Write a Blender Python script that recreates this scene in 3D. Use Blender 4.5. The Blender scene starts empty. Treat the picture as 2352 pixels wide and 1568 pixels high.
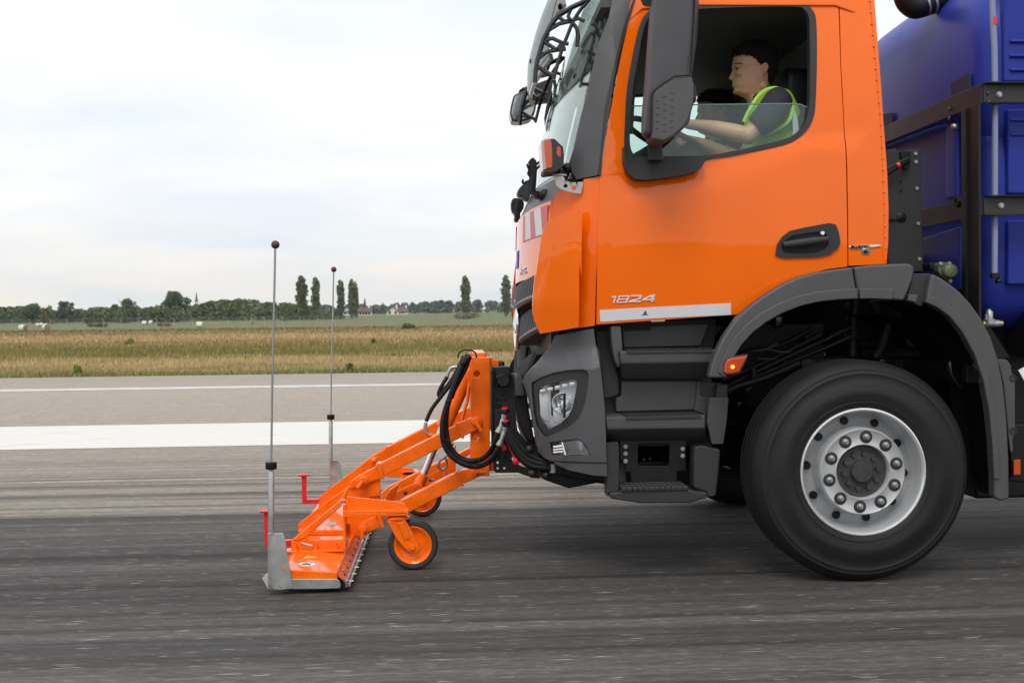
import bpy, bmesh, math, random
import numpy as np
from mathutils import Vector, Matrix
R = math.radians
SC = bpy.context.scene
COL = SC.collection

# ------------------------------------------------------------------ camera
CAM_Z = 1.29
FP = 2600.0                      # focal length in units of a 2352 px wide frame
TH = math.atan(140 / FP)         # yaw
PT = math.atan(53 / FP)          # pitch down
RL = 0.0115                      # roll
fw = Vector((math.sin(TH) * math.cos(PT), math.cos(TH) * math.cos(PT), -math.sin(PT)))
r0 = Vector((math.cos(TH), -math.sin(TH), 0))
u0 = r0.cross(fw)
RV = math.cos(RL) * r0 - math.sin(RL) * u0
UV = math.sin(RL) * r0 + math.cos(RL) * u0
CO = Vector((0, 0, CAM_Z))
cam = bpy.data.cameras.new("camera")
cam.sensor_width = 36
cam.lens = FP / 2352 * 36
cam.clip_start = 0.05
cam.clip_end = 20000
cam.dof.use_dof = True
cam.dof.focus_distance = 5.6
cam.dof.aperture_fstop = 7.0
co = bpy.data.objects.new("camera", cam)
COL.objects.link(co)
co.matrix_world = Matrix(((RV.x, UV.x, -fw.x, CO.x), (RV.y, UV.y, -fw.y, CO.y), (RV.z, UV.z, -fw.z, CO.z), (0, 0, 0, 1)))
SC.camera = co

# ------------------------------------------------------------------ sky, sun, exposure
SUN_EL, SUN_AZ = 50, 195       # degrees; azimuth clockwise from +Y
w = bpy.data.worlds.new("World")
SC.world = w
w.use_nodes = True
nt = w.node_tree
nt.nodes.clear()
N = nt.nodes.new
L = nt.links.new
out = N("ShaderNodeOutputWorld"); bg = N("ShaderNodeBackground"); sky = N("ShaderNodeTexSky")
sky.sky_type = 'NISHITA'; sky.sun_disc = False
sky.sun_elevation = R(SUN_EL); sky.sun_rotation = R(SUN_AZ)
sky.air_density = 1.0; sky.dust_density = 2.0; sky.ozone_density = 1.0
tc = N("ShaderNodeTexCoord"); sep = N("ShaderNodeSeparateXYZ"); L(tc.outputs["Generated"], sep.inputs[0])
def wmath(op, a, b=None, c=None, clamp=False):
    n = N("ShaderNodeMath"); n.operation = op; n.use_clamp = clamp
    for i, v in enumerate((a, b, c)):
        if v is None: continue
        if isinstance(v, (int, float)): n.inputs[i].default_value = v
        else: L(v, n.inputs[i])
    return n.outputs[0]
# project the view direction on a cloud layer overhead
zz = wmath('ADD', wmath('MAXIMUM', sep.outputs[2], 0.0), 0.16)
cx = wmath('DIVIDE', sep.outputs[0], zz); cy = wmath('DIVIDE', sep.outputs[1], zz)
comb = N("ShaderNodeCombineXYZ"); L(cx, comb.inputs[0]); L(cy, comb.inputs[1])
mp = N("ShaderNodeMapping"); L(comb.outputs[0], mp.inputs[0]); mp.inputs['Scale'].default_value = (1.0, 1.25, 1); mp.inputs['Location'].default_value = (2.3, 1.2, 0)
nz = N("ShaderNodeTexNoise"); L(mp.outputs[0], nz.inputs['Vector']); nz.inputs['Scale'].default_value = 1.0
nz.inputs['Detail'].default_value = 6; nz.inputs['Roughness'].default_value = 0.5; nz.inputs['Distortion'].default_value = 0.3
rp = N("ShaderNodeValToRGB"); L(nz.outputs[0], rp.inputs[0])
e = rp.color_ramp.elements
e[0].position = 0.36; e[0].color = (6.9, 7.4, 8.1, 1)
e[1].position = 0.66; e[1].color = (8.8, 8.75, 8.7, 1)
m_ = e.new(0.50); m_.color = (7.8, 7.95, 8.25, 1)
# low band near the horizon: paler, a little warm to the left
hz = wmath('SUBTRACT', 1.0, wmath('DIVIDE', wmath('ABSOLUTE', sep.outputs[2]), 0.16), None, True)
hz = wmath('MULTIPLY', hz, hz)
nz2 = N("ShaderNodeTexNoise"); mp2 = N("ShaderNodeMapping"); L(tc.outputs["Generated"], mp2.inputs[0]); mp2.inputs['Scale'].default_value = (3.0, 3.0, 22)
L(mp2.outputs[0], nz2.inputs['Vector']); nz2.inputs['Scale'].default_value = 1.3; nz2.inputs['Detail'].default_value = 4
rp2 = N("ShaderNodeValToRGB"); L(nz2.outputs[0], rp2.inputs[0])
e = rp2.color_ramp.elements
e[0].position = 0.38; e[0].color = (6.2, 6.75, 6.85, 1); e[1].position = 0.62; e[1].color = (8.2, 7.5, 6.7, 1)
mx = N("ShaderNodeMix"); mx.data_type = 'RGBA'; L(hz, mx.inputs[0]); L(rp.outputs[0], mx.inputs[6]); L(rp2.outputs[0], mx.inputs[7])
# brighter overcast above
up = wmath('ADD', 1.0, wmath('MULTIPLY', wmath('MAXIMUM', sep.outputs[2], 0.0), 0.38))
vm = N("ShaderNodeVectorMath"); vm.operation = 'SCALE'; L(mx.outputs[2], vm.inputs[0]); L(up, vm.inputs['Scale'])
mx2 = N("ShaderNodeMix"); mx2.data_type = 'RGBA'; mx2.inputs[0].default_value = 0.93
L(sky.outputs[0], mx2.inputs[6]); L(vm.outputs[0], mx2.inputs[7])
L(mx2.outputs[2], bg.inputs[0]); bg.inputs[1].default_value = 0.1
L(bg.outputs[0], out.inputs[0])
sl = bpy.data.lights.new("sun", 'SUN'); sl.energy = 1.3; sl.angle = R(25); sl.color = (1, .96, .9)
so = bpy.data.objects.new("sun", sl); COL.objects.link(so)
so.rotation_euler = (R(90 - SUN_EL), 0, R(180 - SUN_AZ) + math.pi * 0 + R(0))
# aim explicitly: direction the light travels
sd = Vector((math.sin(R(SUN_AZ)) * math.cos(R(SUN_EL)), math.cos(R(SUN_AZ)) * math.cos(R(SUN_EL)), math.sin(R(SUN_EL))))
so.rotation_euler = (-sd).to_track_quat('-Z', 'Y').to_euler()
SC.view_settings.view_transform = 'Standard'; SC.view_settings.look = 'None'
SC.view_settings.gamma = 1; SC.view_settings.use_curve_mapping = False
SC.view_settings.exposure = 0.30
try:
    SC.cycles.max_bounces = 8; SC.cycles.transparent_max_bounces = 12; SC.cycles.use_denoising = True
except Exception: pass

# ------------------------------------------------------------------ measuring helpers
FR = {'A': (2000, 0, 2.24), 'B': (2400, 0, 2.091), 'C': (3250, 0, 1.96), 'D': (3250, 700, 1.96), 'E': (1950, 550, 2.613),
      'F': (1950, 1050, 3.136), 'G': (1700, 1350, 2.24), 'H': (2350, 1250, 1.96), 'I': (2850, 1350, 1.4937), 'J': (1000, 1700, 2.0912),
      'K': (0, 1050, 2.352), 'L': (1000, 1050, 2.138), 'M': (0, 0, .57422), 'O': (3700, 1150, 1.6515), 'S': (1050, 1950, 3.1367), 'Q': (1400, 1650, 3.1367)}
def D(fr, x, y):
    ox, oy, s = FR[fr]
    return ((ox + x / s) / 1.7415, (oy + y / s) / 1.7415)
def q(fr, s):
    if isinstance(s, str): s = [tuple(float(v) for v in t.split(',')) for t in s.split()]
    return [D(fr, x, y) for x, y in s]
def ray(p):
    return fw + RV * ((p[0] - 1176) / FP) + UV * ((784 - p[1]) / FP)
def onY(p, Y):
    d = ray(p); return CO + d * (Y / d.y)
def onX(p, X):
    d = ray(p); return CO + d * (X / d.x)
def onZ(p, Z):
    d = ray(p); return CO + d * ((Z - CAM_Z) / d.z)
def W(fr, x, y, Y):
    return onY(D(fr, x, y), Y)
def onS(p, f):
    Y = 5.45
    for _ in range(8):
        v = onY(p, Y); Y = f(v.x, v.z)
    v = onY(p, Y); return v
def mpx(Y): return Y / FP      # metres per reference pixel at depth Y
def smooth(pts, n=4, closed=True):
    m = len(pts); res = []
    rng = range(m) if closed else range(m - 1)
    for i in rng:
        if closed: a, b, c, d = pts[i - 1], pts[i], pts[(i + 1) % m], pts[(i + 2) % m]
        else: a, b, c, d = pts[max(i - 1, 0)], pts[i], pts[i + 1], pts[min(i + 2, m - 1)]
        for k in range(n):
            t = k / n
            res.append(tuple(0.5 * (2 * b[j] + (c[j] - a[j]) * t + (2 * a[j] - 5 * b[j] + 4 * c[j] - d[j]) * t * t + (3 * b[j] - a[j] - 3 * c[j] + d[j]) * t ** 3) for j in range(len(b))))
    if not closed: res.append(tuple(pts[-1]))
    return res
def sstep(t):
    t = max(0., min(1., t)); return t * t * (3 - 2 * t)

# ------------------------------------------------------------------ object helpers
def tag(o, label=None, cat=None, group=None, kind=None):
    if label: o['label'] = label
    if cat: o['category'] = cat
    if group: o['group'] = group
    if kind: o['kind'] = kind
    return o
def empty(name, loc, label, cat, group=None):
    o = bpy.data.objects.new(name, None); COL.objects.link(o)
    o.location = loc; o.empty_display_size = .2
    return tag(o, label, cat, group)
def attach(o, parent):
    o.parent = parent
    if parent.type == 'EMPTY': o.matrix_parent_inverse = Matrix.Translation(-Vector(parent.location))
def mk(name, bm, mat, parent=None, bevel=0, ang=33, local=False, flat=False, seg=2, wn=True):
    if isinstance(bm, MB): bm = bm.bm
    bmesh.ops.recalc_face_normals(bm, faces=bm.faces)
    if bevel:
        es = [e for e in bm.edges if len(e.link_faces) == 2 and e.calc_face_angle(0) > R(ang)]
        if es:
            bmesh.ops.bevel(bm, geom=es, offset=bevel, segments=seg, affect='EDGES', profile=.5, clamp_overlap=True)
    for f in bm.faces: f.smooth = not flat
    for e in bm.edges:
        if len(e.link_faces) == 2 and e.calc_face_angle(0) > R(48): e.smooth = False
    me = bpy.data.meshes.new(name); bm.to_mesh(me); bm.free()
    o = bpy.data.objects.new(name, me); COL.objects.link(o)
    if mat: me.materials.append(mat)
    if bevel and wn and not flat:
        md = o.modifiers.new("wn", 'WEIGHTED_NORMAL'); md.keep_sharp = True
    if parent:
        if local: o.parent = parent
        else: attach(o, parent)
    return o
def split(o):
    """one object per separate piece"""
    b = bmesh.new(); b.from_mesh(o.data); b.verts.ensure_lookup_table(); seen = set(); isl = []
    for v in b.verts:
        if v.index in seen: continue
        st_, comp = [v], []
        seen.add(v.index)
        while st_:
            a = st_.pop(); comp.append(a)
            for e_ in a.link_edges:
                c_ = e_.other_vert(a)
                if c_.index not in seen: seen.add(c_.index); st_.append(c_)
        isl.append(comp)
    nm = o.name.split('.')[0]; res = []
    for comp in isl:
        ix = {v.index: i for i, v in enumerate(comp)}; fs = set(f for v in comp for f in v.link_faces)
        me = bpy.data.meshes.new(nm); me.from_pydata([tuple(v.co) for v in comp], [], [[ix[v.index] for v in f.verts] for f in fs])
        for p in me.polygons: p.use_smooth = True
        me.materials.append(o.data.materials[0]); bb = bmesh.new(); bb.from_mesh(me)
        for e_ in bb.edges:
            if len(e_.link_faces) == 2 and e_.calc_face_angle(0) > R(48): e_.smooth = False
        bb.to_mesh(me); bb.free()
        c = bpy.data.objects.new(nm, me); COL.objects.link(c); c.parent = o.parent; c.matrix_parent_inverse = o.matrix_parent_inverse.copy(); res.append(c)
    b.free(); bpy.data.objects.remove(o)
    return res
class MB:
    def __init__(s): s.bm = bmesh.new()
    def poly(s, pts):
        return s.bm.faces.new([s.bm.verts.new(p) for p in pts])
    def box(s, x0, x1, y0, y1, z0, z1):
        s.prism3([(x0, y0, z0), (x1, y0, z0), (x1, y0, z1), (x0, y0, z1)], (0, y1 - y0, 0)); return s
    def prism3(s, pts, off):
        off = Vector(off); a = [s.bm.verts.new(p) for p in pts]; b = [s.bm.verts.new(Vector(p) + off) for p in pts]
        s.bm.faces.new(a); s.bm.faces.new(b[::-1])
        for i in range(len(a)):
            j = (i + 1) % len(a); s.bm.faces.new((a[j], a[i], b[i], b[j]))
        return s
    def prism(s, fr, st, Y, T, sm=0):
        """outline measured in the photograph, standing on the plane at depth Y, T thick"""
        p = q(fr, st)
        if sm: p = smooth(p, sm)
        return s.prism3([onY(a, Y) for a in p], (0, T, 0))
    def tube(s, pts, r, n=8, caps=True, sq=None):
        pts = [Vector(p) for p in pts]; m = len(pts)
        rr = r if isinstance(r, (list, tuple)) else [r] * m
        t0 = (pts[1] - pts[0]).normalized()
        up = Vector((0, 0, 1)) if abs(t0.z) < .9 else Vector((0, 1, 0))
        u = (up - t0 * up.dot(t0)).normalized(); rings = []
        for i in range(m):
            t = ((pts[min(i + 1, m - 1)] - pts[max(i - 1, 0)])).normalized()
            u = (u - t * u.dot(t)).normalized(); v = t.cross(u)
            ru, rv = rr[i] if isinstance(rr[i], (tuple, list)) else (rr[i], rr[i])
            rings.append([s.bm.verts.new(pts[i] + u * (math.cos(2 * math.pi * k / n) * ru) + v * (math.sin(2 * math.pi * k / n) * rv)) for k in range(n)])
        for i in range(m - 1):
            for k in range(n):
                s.bm.faces.new((rings[i][k], rings[i][(k + 1) % n], rings[i + 1][(k + 1) % n], rings[i + 1][k]))
        if caps:
            s.bm.faces.new(rings[0][::-1]); s.bm.faces.new(rings[-1])
        return s
    def lathe(s, prof, o, axis=(0, 1, 0), n=48, close=False):
        """prof: (radius, height along axis)"""
        a = Vector(axis).normalized(); up = Vector((0, 0, 1)) if abs(a.z) < .9 else Vector((1, 0, 0))
        u = (up - a * up.dot(a)).normalized(); v = a.cross(u); o = Vector(o); rings = []
        for r_, h in prof:
            if r_ < 1e-6: rings.append([s.bm.verts.new(o + a * h)])
            else: rings.append([s.bm.verts.new(o + a * h + (u * math.cos(2 * math.pi * k / n) + v * math.sin(2 * math.pi * k / n)) * r_) for k in range(n)])
        rg = list(range(len(rings) - 1)); pairs = [(i, i + 1) for i in rg]
        if close: pairs.append((len(rings) - 1, 0))
        for i, j in pairs:
            A, B = rings[i], rings[j]
            for k in range(n):
                k2 = (k + 1) % n
                if len(A) == 1 and len(B) == 1: continue
                if len(A) == 1: s.bm.faces.new((A[0], B[k], B[k2]))
                elif len(B) == 1: s.bm.faces.new((A[k], A[k2], B[0]))
                else: s.bm.faces.new((A[k], A[k2], B[k2], B[k]))
        return s
    def ball(s, c, rx, ry=None, rz=None, n=16, m=10):
        ry = ry or rx; rz = rz or rx; c = Vector(c); rings = []
        for i in range(m + 1):
            ph = math.pi * i / m
            if i in (0, m): rings.append([s.bm.verts.new(c + Vector((0, 0, rz * math.cos(ph))))])
            else: rings.append([s.bm.verts.new(c + Vector((rx * math.sin(ph) * math.cos(2 * math.pi * k / n), ry * math.sin(ph) * math.sin(2 * math.pi * k / n), rz * math.cos(ph)))) for k in range(n)])
        for i in range(m):
            A, B = rings[i], rings[i + 1]
            for k in range(n):
                k2 = (k + 1) % n
                if len(A) == 1: s.bm.faces.new((A[0], B[k], B[k2]))
                elif len(B) == 1: s.bm.faces.new((A[k2], A[k], B[0]))
                else: s.bm.faces.new((A[k2], A[k], B[k], B[k2]))
        return s
    def loft(s, rings, cap=True, closed=True):
        R_ = [[s.bm.verts.new(p) for p in r] for r in rings]; n = len(R_[0])
        for i in range(len(R_) - 1):
            for k in range(n if closed else n - 1):
                s.bm.faces.new((R_[i][k], R_[i][(k + 1) % n], R_[i + 1][(k + 1) % n], R_[i + 1][k]))
        if cap and closed:
            s.bm.faces.new(R_[0][::-1]); s.bm.faces.new(R_[-1])
        return s
    def sheet(s, fr, st, surf, T, holes=(), step=.07, sm=0, mapf=None):
        """panel with holes draped over the surface Y = surf(x, z), T thick"""
        loops = [q(fr, st) if not isinstance(st, list) else st]
        if sm: loops[0] = smooth(loops[0], sm)
        for h in holes: loops.append(q(h[0], h[1]) if isinstance(h[0], str) else h)
        b = bmesh.new(); es = []
        for lp in loops:
            vs = []
            for p in lp:
                v = onS(p, surf) if mapf is None else mapf(p)
                vs.append(b.verts.new((v.x, 0, v.z)))
            es += [b.edges.new((vs[i], vs[(i + 1) % len(vs)])) for i in range(len(vs))]
        bmesh.ops.triangle_fill(b, use_beauty=True, use_dissolve=False, edges=es, normal=(0, -1, 0))
        if step:
            xs = [v.co.x for v in b.verts]; zs = [v.co.z for v in b.verts]
            for lo, hi, no in ((min(xs), max(xs), (1, 0, 0)), (min(zs), max(zs), (0, 0, 1))):
                k = math.floor(lo / step) + 1
                while k * step < hi - 1e-4:
                    if k * step > lo + 1e-4:
                        bmesh.ops.bisect_plane(b, geom=b.verts[:] + b.edges[:] + b.faces[:], plane_co=Vector(no) * (k * step + .0003), plane_no=no)
                    k += 1
        va, vb = {}, {}
        for v in b.verts:
            Y = surf(v.co.x, v.co.z)
            va[v] = s.bm.verts.new((v.co.x, Y, v.co.z)); vb[v] = s.bm.verts.new((v.co.x, Y + T, v.co.z))
        for f in b.faces:
            s.bm.faces.new([va[v] for v in f.verts]); s.bm.faces.new([vb[v] for v in f.verts][::-1])
        for e_ in b.edges:
            if len(e_.link_faces) == 1:
                a, c = e_.verts; s.bm.faces.new((va[a], va[c], vb[c], vb[a]))
        b.free(); return s
def flatY(Y): return lambda x, z: Y
def cyl(mb, p0, p1, r, n=16, r1=None):
    mb.tube([p0, p1], [r, r if r1 is None else r1], n); return mb
def textmesh(body, size, extrude, parent, name, mat, origin, shear=0, sx=1, offset=0, xdir=(1, 0, 0), zdir=(0, 0, 1), bevel=0, spacing=1):
    c = bpy.data.curves.new(name, 'FONT'); c.body = body; c.size = size; c.extrude = extrude; c.shear = shear; c.offset = offset; c.bevel_depth = bevel
    c.space_character = spacing
    t = bpy.data.objects.new(name + "_tmp", c); COL.objects.link(t)
    bpy.context.view_layer.update()
    me = bpy.data.meshes.new_from_object(t.evaluated_get(bpy.context.evaluated_depsgraph_get()))
    bpy.data.objects.remove(t)
    xd = Vector(xdir).normalized(); zd = Vector(zdir).normalized(); nd = xd.cross(zd)
    for v in me.vertices:
        p = v.co.copy(); v.co = Vector(origin) + xd * (p.x * sx) + zd * p.y + nd * p.z
    o = bpy.data.objects.new(name, me); COL.objects.link(o); me.materials.clear(); me.materials.append(mat)
    if parent: attach(o, parent)
    return o

# ------------------------------------------------------------------ materials
def newmat(name):
    m = bpy.data.materials.new(name); m.use_nodes = True; return m, m.node_tree, m.node_tree.nodes["Principled BSDF"]
def mat(name, col, rough=.5, metal=0, coat=0, coatr=.03, nscale=0, namt=.15, bump=0, bscale=200, spec=.5, emit=None, dirt=0, sheen=0):
    m, t, b = newmat(name)
    b.inputs['Base Color'].default_value = (*col, 1); b.inputs['Roughness'].default_value = rough
    b.inputs['Metallic'].default_value = metal; b.inputs['Coat Weight'].default_value = coat; b.inputs['Coat Roughness'].default_value = coatr
    b.inputs['Specular IOR Level'].default_value = spec
    if emit: b.inputs['Emission Color'].default_value = (*emit[0], 1); b.inputs['Emission Strength'].default_value = emit[1]
    if nscale or bump:
        g = t.nodes.new("ShaderNodeNewGeometry")
    if nscale:
        n = t.nodes.new("ShaderNodeTexNoise"); n.inputs['Scale'].default_value = nscale; n.inputs['Detail'].default_value = 5
        t.links.new(g.outputs['Position'], n.inputs['Vector'])
        r_ = t.nodes.new("ShaderNodeValToRGB"); t.links.new(n.outputs[0], r_.inputs[0])
        lo = tuple(max(0, c * (1 - namt)) for c in col); hi = tuple(min(1, c * (1 + namt)) for c in col)
        r_.color_ramp.elements[0].position = .3; r_.color_ramp.elements[0].color = (*lo, 1)
        r_.color_ramp.elements[1].position = .7; r_.color_ramp.elements[1].color = (*hi, 1)
        t.links.new(r_.outputs[0], b.inputs['Base Color'])
        mr = t.nodes.new("ShaderNodeMapRange"); t.links.new(n.outputs[0], mr.inputs[0])
        mr.inputs[3].default_value = max(.02, rough - .08); mr.inputs[4].default_value = min(1, rough + .08)
        t.links.new(mr.outputs[0], b.inputs['Roughness'])
    if bump:
        n2 = t.nodes.new("ShaderNodeTexNoise"); n2.inputs['Scale'].default_value = bscale; n2.inputs['Detail'].default_value = 3
        t.links.new(g.outputs['Position'], n2.inputs['Vector'])
        bp = t.nodes.new("ShaderNodeBump"); bp.inputs['Strength'].default_value = bump; bp.inputs['Distance'].default_value = .002
        t.links.new(n2.outputs[0], bp.inputs['Height']); t.links.new(bp.outputs[0], b.inputs['Normal'])
    return m
M = {}
M['orange'] = mat('orange_paint', (.90, .145, .001), .6, coat=1, spec=.0, coatr=.03, nscale=3, namt=.03)
M['orange2'] = mat('orange_frame_paint', (.88, .135, .001), .5, coat=.8, spec=.05, coatr=.07, nscale=14, namt=.12, bump=.08, bscale=120)
M['grey'] = mat('grey_plastic', (.066, .065, .069), .45, nscale=8, namt=.07, bump=.25, bscale=700)
M['dgrey'] = mat('dark_grey_plastic', (.026, .027, .029), .5, spec=.4, nscale=10, namt=.1, bump=.25, bscale=600)
M['black'] = mat('black_rubber', (.007, .007, .0075), .5, nscale=20, namt=.2, spec=.3)
M['gloss'] = mat('gloss_black', (.010, .010, .011), .18, coat=.3)
M['steelblack'] = mat('black_steel', (.009, .009, .0095), .38, nscale=12, namt=.2, spec=.35)
M['tyre'] = mat('tyre_rubber', (.009, .0087, .0084), .6, nscale=9, namt=.15, bump=.1, bscale=300, spec=.35)
M['zinc'] = mat('galvanised_steel', (.42, .43, .42), .42, metal=.75, nscale=18, namt=.18)
M['void'] = mat('shade_black', (.004, .004, .004), .9, spec=.08)  # deep shade of the wheel arch put into a near-black colour
M['rim'] = mat('silver_rim_paint', (.44, .45, .46), .34, metal=.25, coat=.3, nscale=10, namt=.06)
M['chrome'] = mat('chrome', (.75, .76, .78), .08, metal=1)
M['rail'] = mat('worn_steel', (.35, .33, .31), .35, metal=.8, nscale=60, namt=.3)
M['red'] = mat('red_paint', (.62, .012, .016), .35, coat=.4)
M['redcap'] = mat('red_plastic', (.75, .01, .015), .35)
M['brass'] = mat('brass', (.65, .47, .15), .3, metal=.8)
M['silver'] = mat('reflective_strip', (.62, .62, .64), .4, nscale=120, namt=.05)
M['white'] = mat('white_plastic', (.8, .8, .8), .3)
M['amber'] = mat('amber_lens', (.50, .075, .008), .12, coat=.6)
M['redlens'] = mat('red_orange_lens', (.48, .045, .008), .12, coat=.6)
M['blue'] = mat('blue_plastic', (.018, .032, .27), .42, spec=.25, nscale=4, namt=.08, bump=.15, bscale=90)
M['frameblack'] = mat('black_powder_coat', (.010, .010, .010), .42, spec=.35, nscale=30, namt=.1)
M['cabin'] = mat('cabin_lining', (.075, .076, .070), .8, nscale=6, namt=.1)
M['cabindark'] = mat('dark_trim', (.018, .018, .019), .7)
M['olive'] = mat('olive_plastic', (.09, .11, .055), .5, nscale=10, namt=.1)
M['tubec'] = mat('clear_hose', (.20, .24, .36), .3)
M['maroon'] = mat('dark_red_ball', (.085, .022, .020), .55, nscale=30, namt=.1)
M['skin'] = mat('skin', (.62, .34, .21), .5, nscale=25, namt=.07)
M['hair'] = mat('dark_hair', (.008, .006, .005), .8, spec=.2, nscale=60, namt=.4, bump=.8, bscale=160)
M['navy'] = mat('navy_cotton', (.020, .022, .035), .85, nscale=30, namt=.12)
M['hivis'] = mat('hivis_yellow', (.38, .66, .03), .7, nscale=20, namt=.06)
M['teal'] = mat('teal_cotton', (.03, .16, .14), .85)
M['recess_shade'] = mat('painted_shade_blue', (.012, .015, .06), .7)
M['eye'] = mat('eye', (.05, .035, .03), .3)
M['lip'] = mat('lip', (.36, .15, .11), .5)
def glassmat(name, tint, boost=1.0, rough=.02):
    m = bpy.data.materials.new(name); m.use_nodes = True; t = m.node_tree; t.nodes.clear()
    o = t.nodes.new("ShaderNodeOutputMaterial"); mixn = t.nodes.new("ShaderNodeMixShader"); tr = t.nodes.new("ShaderNodeBsdfTransparent"); gl = t.nodes.new("ShaderNodeBsdfGlossy")
    # Schlick reflectance, the same from either side of the thin pane
    lw = t.nodes.new("ShaderNodeNewGeometry"); dt = t.nodes.new("ShaderNodeVectorMath"); dt.operation = 'DOT_PRODUCT'
    t.links.new(lw.outputs['Normal'], dt.inputs[0]); t.links.new(lw.outputs['Incoming'], dt.inputs[1])
    def mth(op, a, b=None):
        n = t.nodes.new("ShaderNodeMath"); n.operation = op; n.use_clamp = op != 'ABSOLUTE'
        for i, v in enumerate((a, b)):
            if v is None: continue
            if isinstance(v, (int, float)): n.inputs[i].default_value = v
            else: t.links.new(v, n.inputs[i])
        return n.outputs[0]
    k = mth('POWER', mth('SUBTRACT', 1.0, mth('ABSOLUTE', dt.outputs['Value'])), 4.2)
    k = mth('ADD', mth('MULTIPLY', k, .96 * boost), .04 * boost)
    t.links.new(k, mixn.inputs[0])
    tr.inputs[0].default_value = (*tint, 1); gl.inputs['Roughness'].default_value = rough; gl.inputs[0].default_value = (.95, 1, .98, 1)
    t.links.new(tr.outputs[0], mixn.inputs[1]); t.links.new(gl.outputs[0], mixn.inputs[2]); t.links.new(mixn.outputs[0], o.inputs[0])
    return m
M['glass'] = glassmat('side_glass', (.88, .96, .93), 1.0)
M['wind'] = glassmat('windscreen_glass', (.80, .90, .86), 1.0)
M['smoke'] = glassmat('smoked_acrylic', (.36, .34, .33), .55)
M['lens'] = glassmat('clear_lens', (.95, .96, .97), 1.0)

# ------------------------------------------------------------------ terrain, runway
def gz(Y):
    pts_ = [(0, 0), (120, 0), (195, 0.05), (250, .85), (330, 1.9), (420, 3.0), (700, 5.5), (1500, 9), (9000, 9)]
    for (a, b), (c, d) in zip(pts_, pts_[1:]):
        if Y <= c: return b + (d - b) * (Y - a) / (c - a)
    return 9
def nodes_for(name):
    m, t, b = newmat(name); return m, t, b, t.nodes.new, t.links.new
YG = (onZ((0, 868), 0).y + onZ((1000, 854), 0).y) / 2     # grass edge
# ground sheet
def ground_mat():
    m, t, b, N_, L_ = nodes_for('field_grass')
    g = N_("ShaderNodeNewGeometry"); s_ = N_("ShaderNodeSeparateXYZ"); L_(g.outputs['Position'], s_.inputs[0])
    mp_ = N_("ShaderNodeMapping"); mp_.inputs['Scale'].default_value = (.06, .25, 1); L_(g.outputs['Position'], mp_.inputs[0])
    n = N_("ShaderNodeTexNoise"); n.inputs['Scale'].default_value = 1; n.inputs['Detail'].default_value = 6; L_(mp_.outputs[0], n.inputs['Vector'])
    wob = N_("ShaderNodeMath"); wob.operation = 'MULTIPLY_ADD'; L_(n.outputs[0], wob.inputs[0]); wob.inputs[1].default_value = .16; wob.inputs[2].default_value = -.08
    lg = N_("ShaderNodeMath"); lg.operation = 'LOGARITHM'; L_(s_.outputs[1], lg.inputs[0]); lg.inputs[1].default_value = 10
    ad = N_("ShaderNodeMath"); L_(lg.outputs[0], ad.inputs[0]); L_(wob.outputs[0], ad.inputs[1])
    mr = N_("ShaderNodeMapRange"); L_(ad.outputs[0], mr.inputs[0]); mr.inputs[1].default_value = 1.38; mr.inputs[2].default_value = 2.6
    r_ = N_("ShaderNodeValToRGB"); L_(mr.outputs[0], r_.inputs[0])
    def pos(Y): return (math.log10(Y) - 1.38) / 1.22
    st = [(26, (.13, .14, .04)), (28, (.17, .16, .05)), (30, (.43, .31, .14)), (39, (.45, .33, .15)), (44, (.21, .19, .065)), (56, (.21, .185, .06)), (66, (.25, .17, .07)), (74, (.40, .29, .14)), (95, (.43, .31, .16)), (125, (.30, .20, .09)), (150, (.24, .18, .07)), (175, (.15, .15, .06)), (230, (.16, .165, .08)), (300, (.145, .165, .07))]
    el = r_.color_ramp.elements
    el[0].position = pos(st[0][0]); el[0].color = (*st[0][1], 1); el[1].position = pos(st[-1][0]); el[1].color = (*st[-1][1], 1)
    for Y, c in st[1:-1]:
        k = el.new(pos(Y)); k.color = (*c, 1)
    n2 = N_("ShaderNodeTexNoise"); mp2_ = N_("ShaderNodeMapping"); mp2_.inputs['Scale'].default_value = (1.2, .5, 1); L_(g.outputs['Position'], mp2_.inputs[0]); L_(mp2_.outputs[0], n2.inputs['Vector'])
    n2.inputs['Scale'].default_value = 1.0; n2.inputs['Detail'].default_value = 8; n2.inputs['Roughness'].default_value = .7
    mm = N_("ShaderNodeMix"); mm.data_type = 'RGBA'; mm.blend_type = 'MULTIPLY'; mm.inputs[0].default_value = 1
    r2 = N_("ShaderNodeValToRGB"); L_(n2.outputs[0], r2.inputs[0]); r2.color_ramp.elements[0].position = .3; r2.color_ramp.elements[0].color = (.62, .66, .6, 1); r2.color_ramp.elements[1].position = .7; r2.color_ramp.elements[1].color = (1.25, 1.2, 1.15, 1)
    L_(r_.outputs[0], mm.inputs[6]); L_(r2.outputs[0], mm.inputs[7]); L_(mm.outputs[2], b.inputs['Base Color'])
    b.inputs['Roughness'].default_value = .95; b.inputs['Specular IOR Level'].default_value = .1
    return m
b = bmesh.new()
ys = [-60, 0, 20, YG - .3, 27, 30, 40, 60, 90, 120, 150, 195, 220, 250, 290, 330, 370, 420, 500, 600, 700, 1000, 1500, 3000, 9000]
xs = [-4000, -1500, -600, -300, -200, -120, -60, -20, 0, 20, 60, 120, 200, 300, 600, 1500, 4000]
gv = [[b.verts.new((x, y, (gz(y) if y > 0 else 0) - .02)) for x in xs] for y in ys]
for i in range(len(ys) - 1):
    for j in range(len(xs) - 1): b.faces.new((gv[i][j], gv[i][j + 1], gv[i + 1][j + 1], gv[i + 1][j]))
tag(mk('ground', b, ground_mat()), kind='structure')

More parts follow.
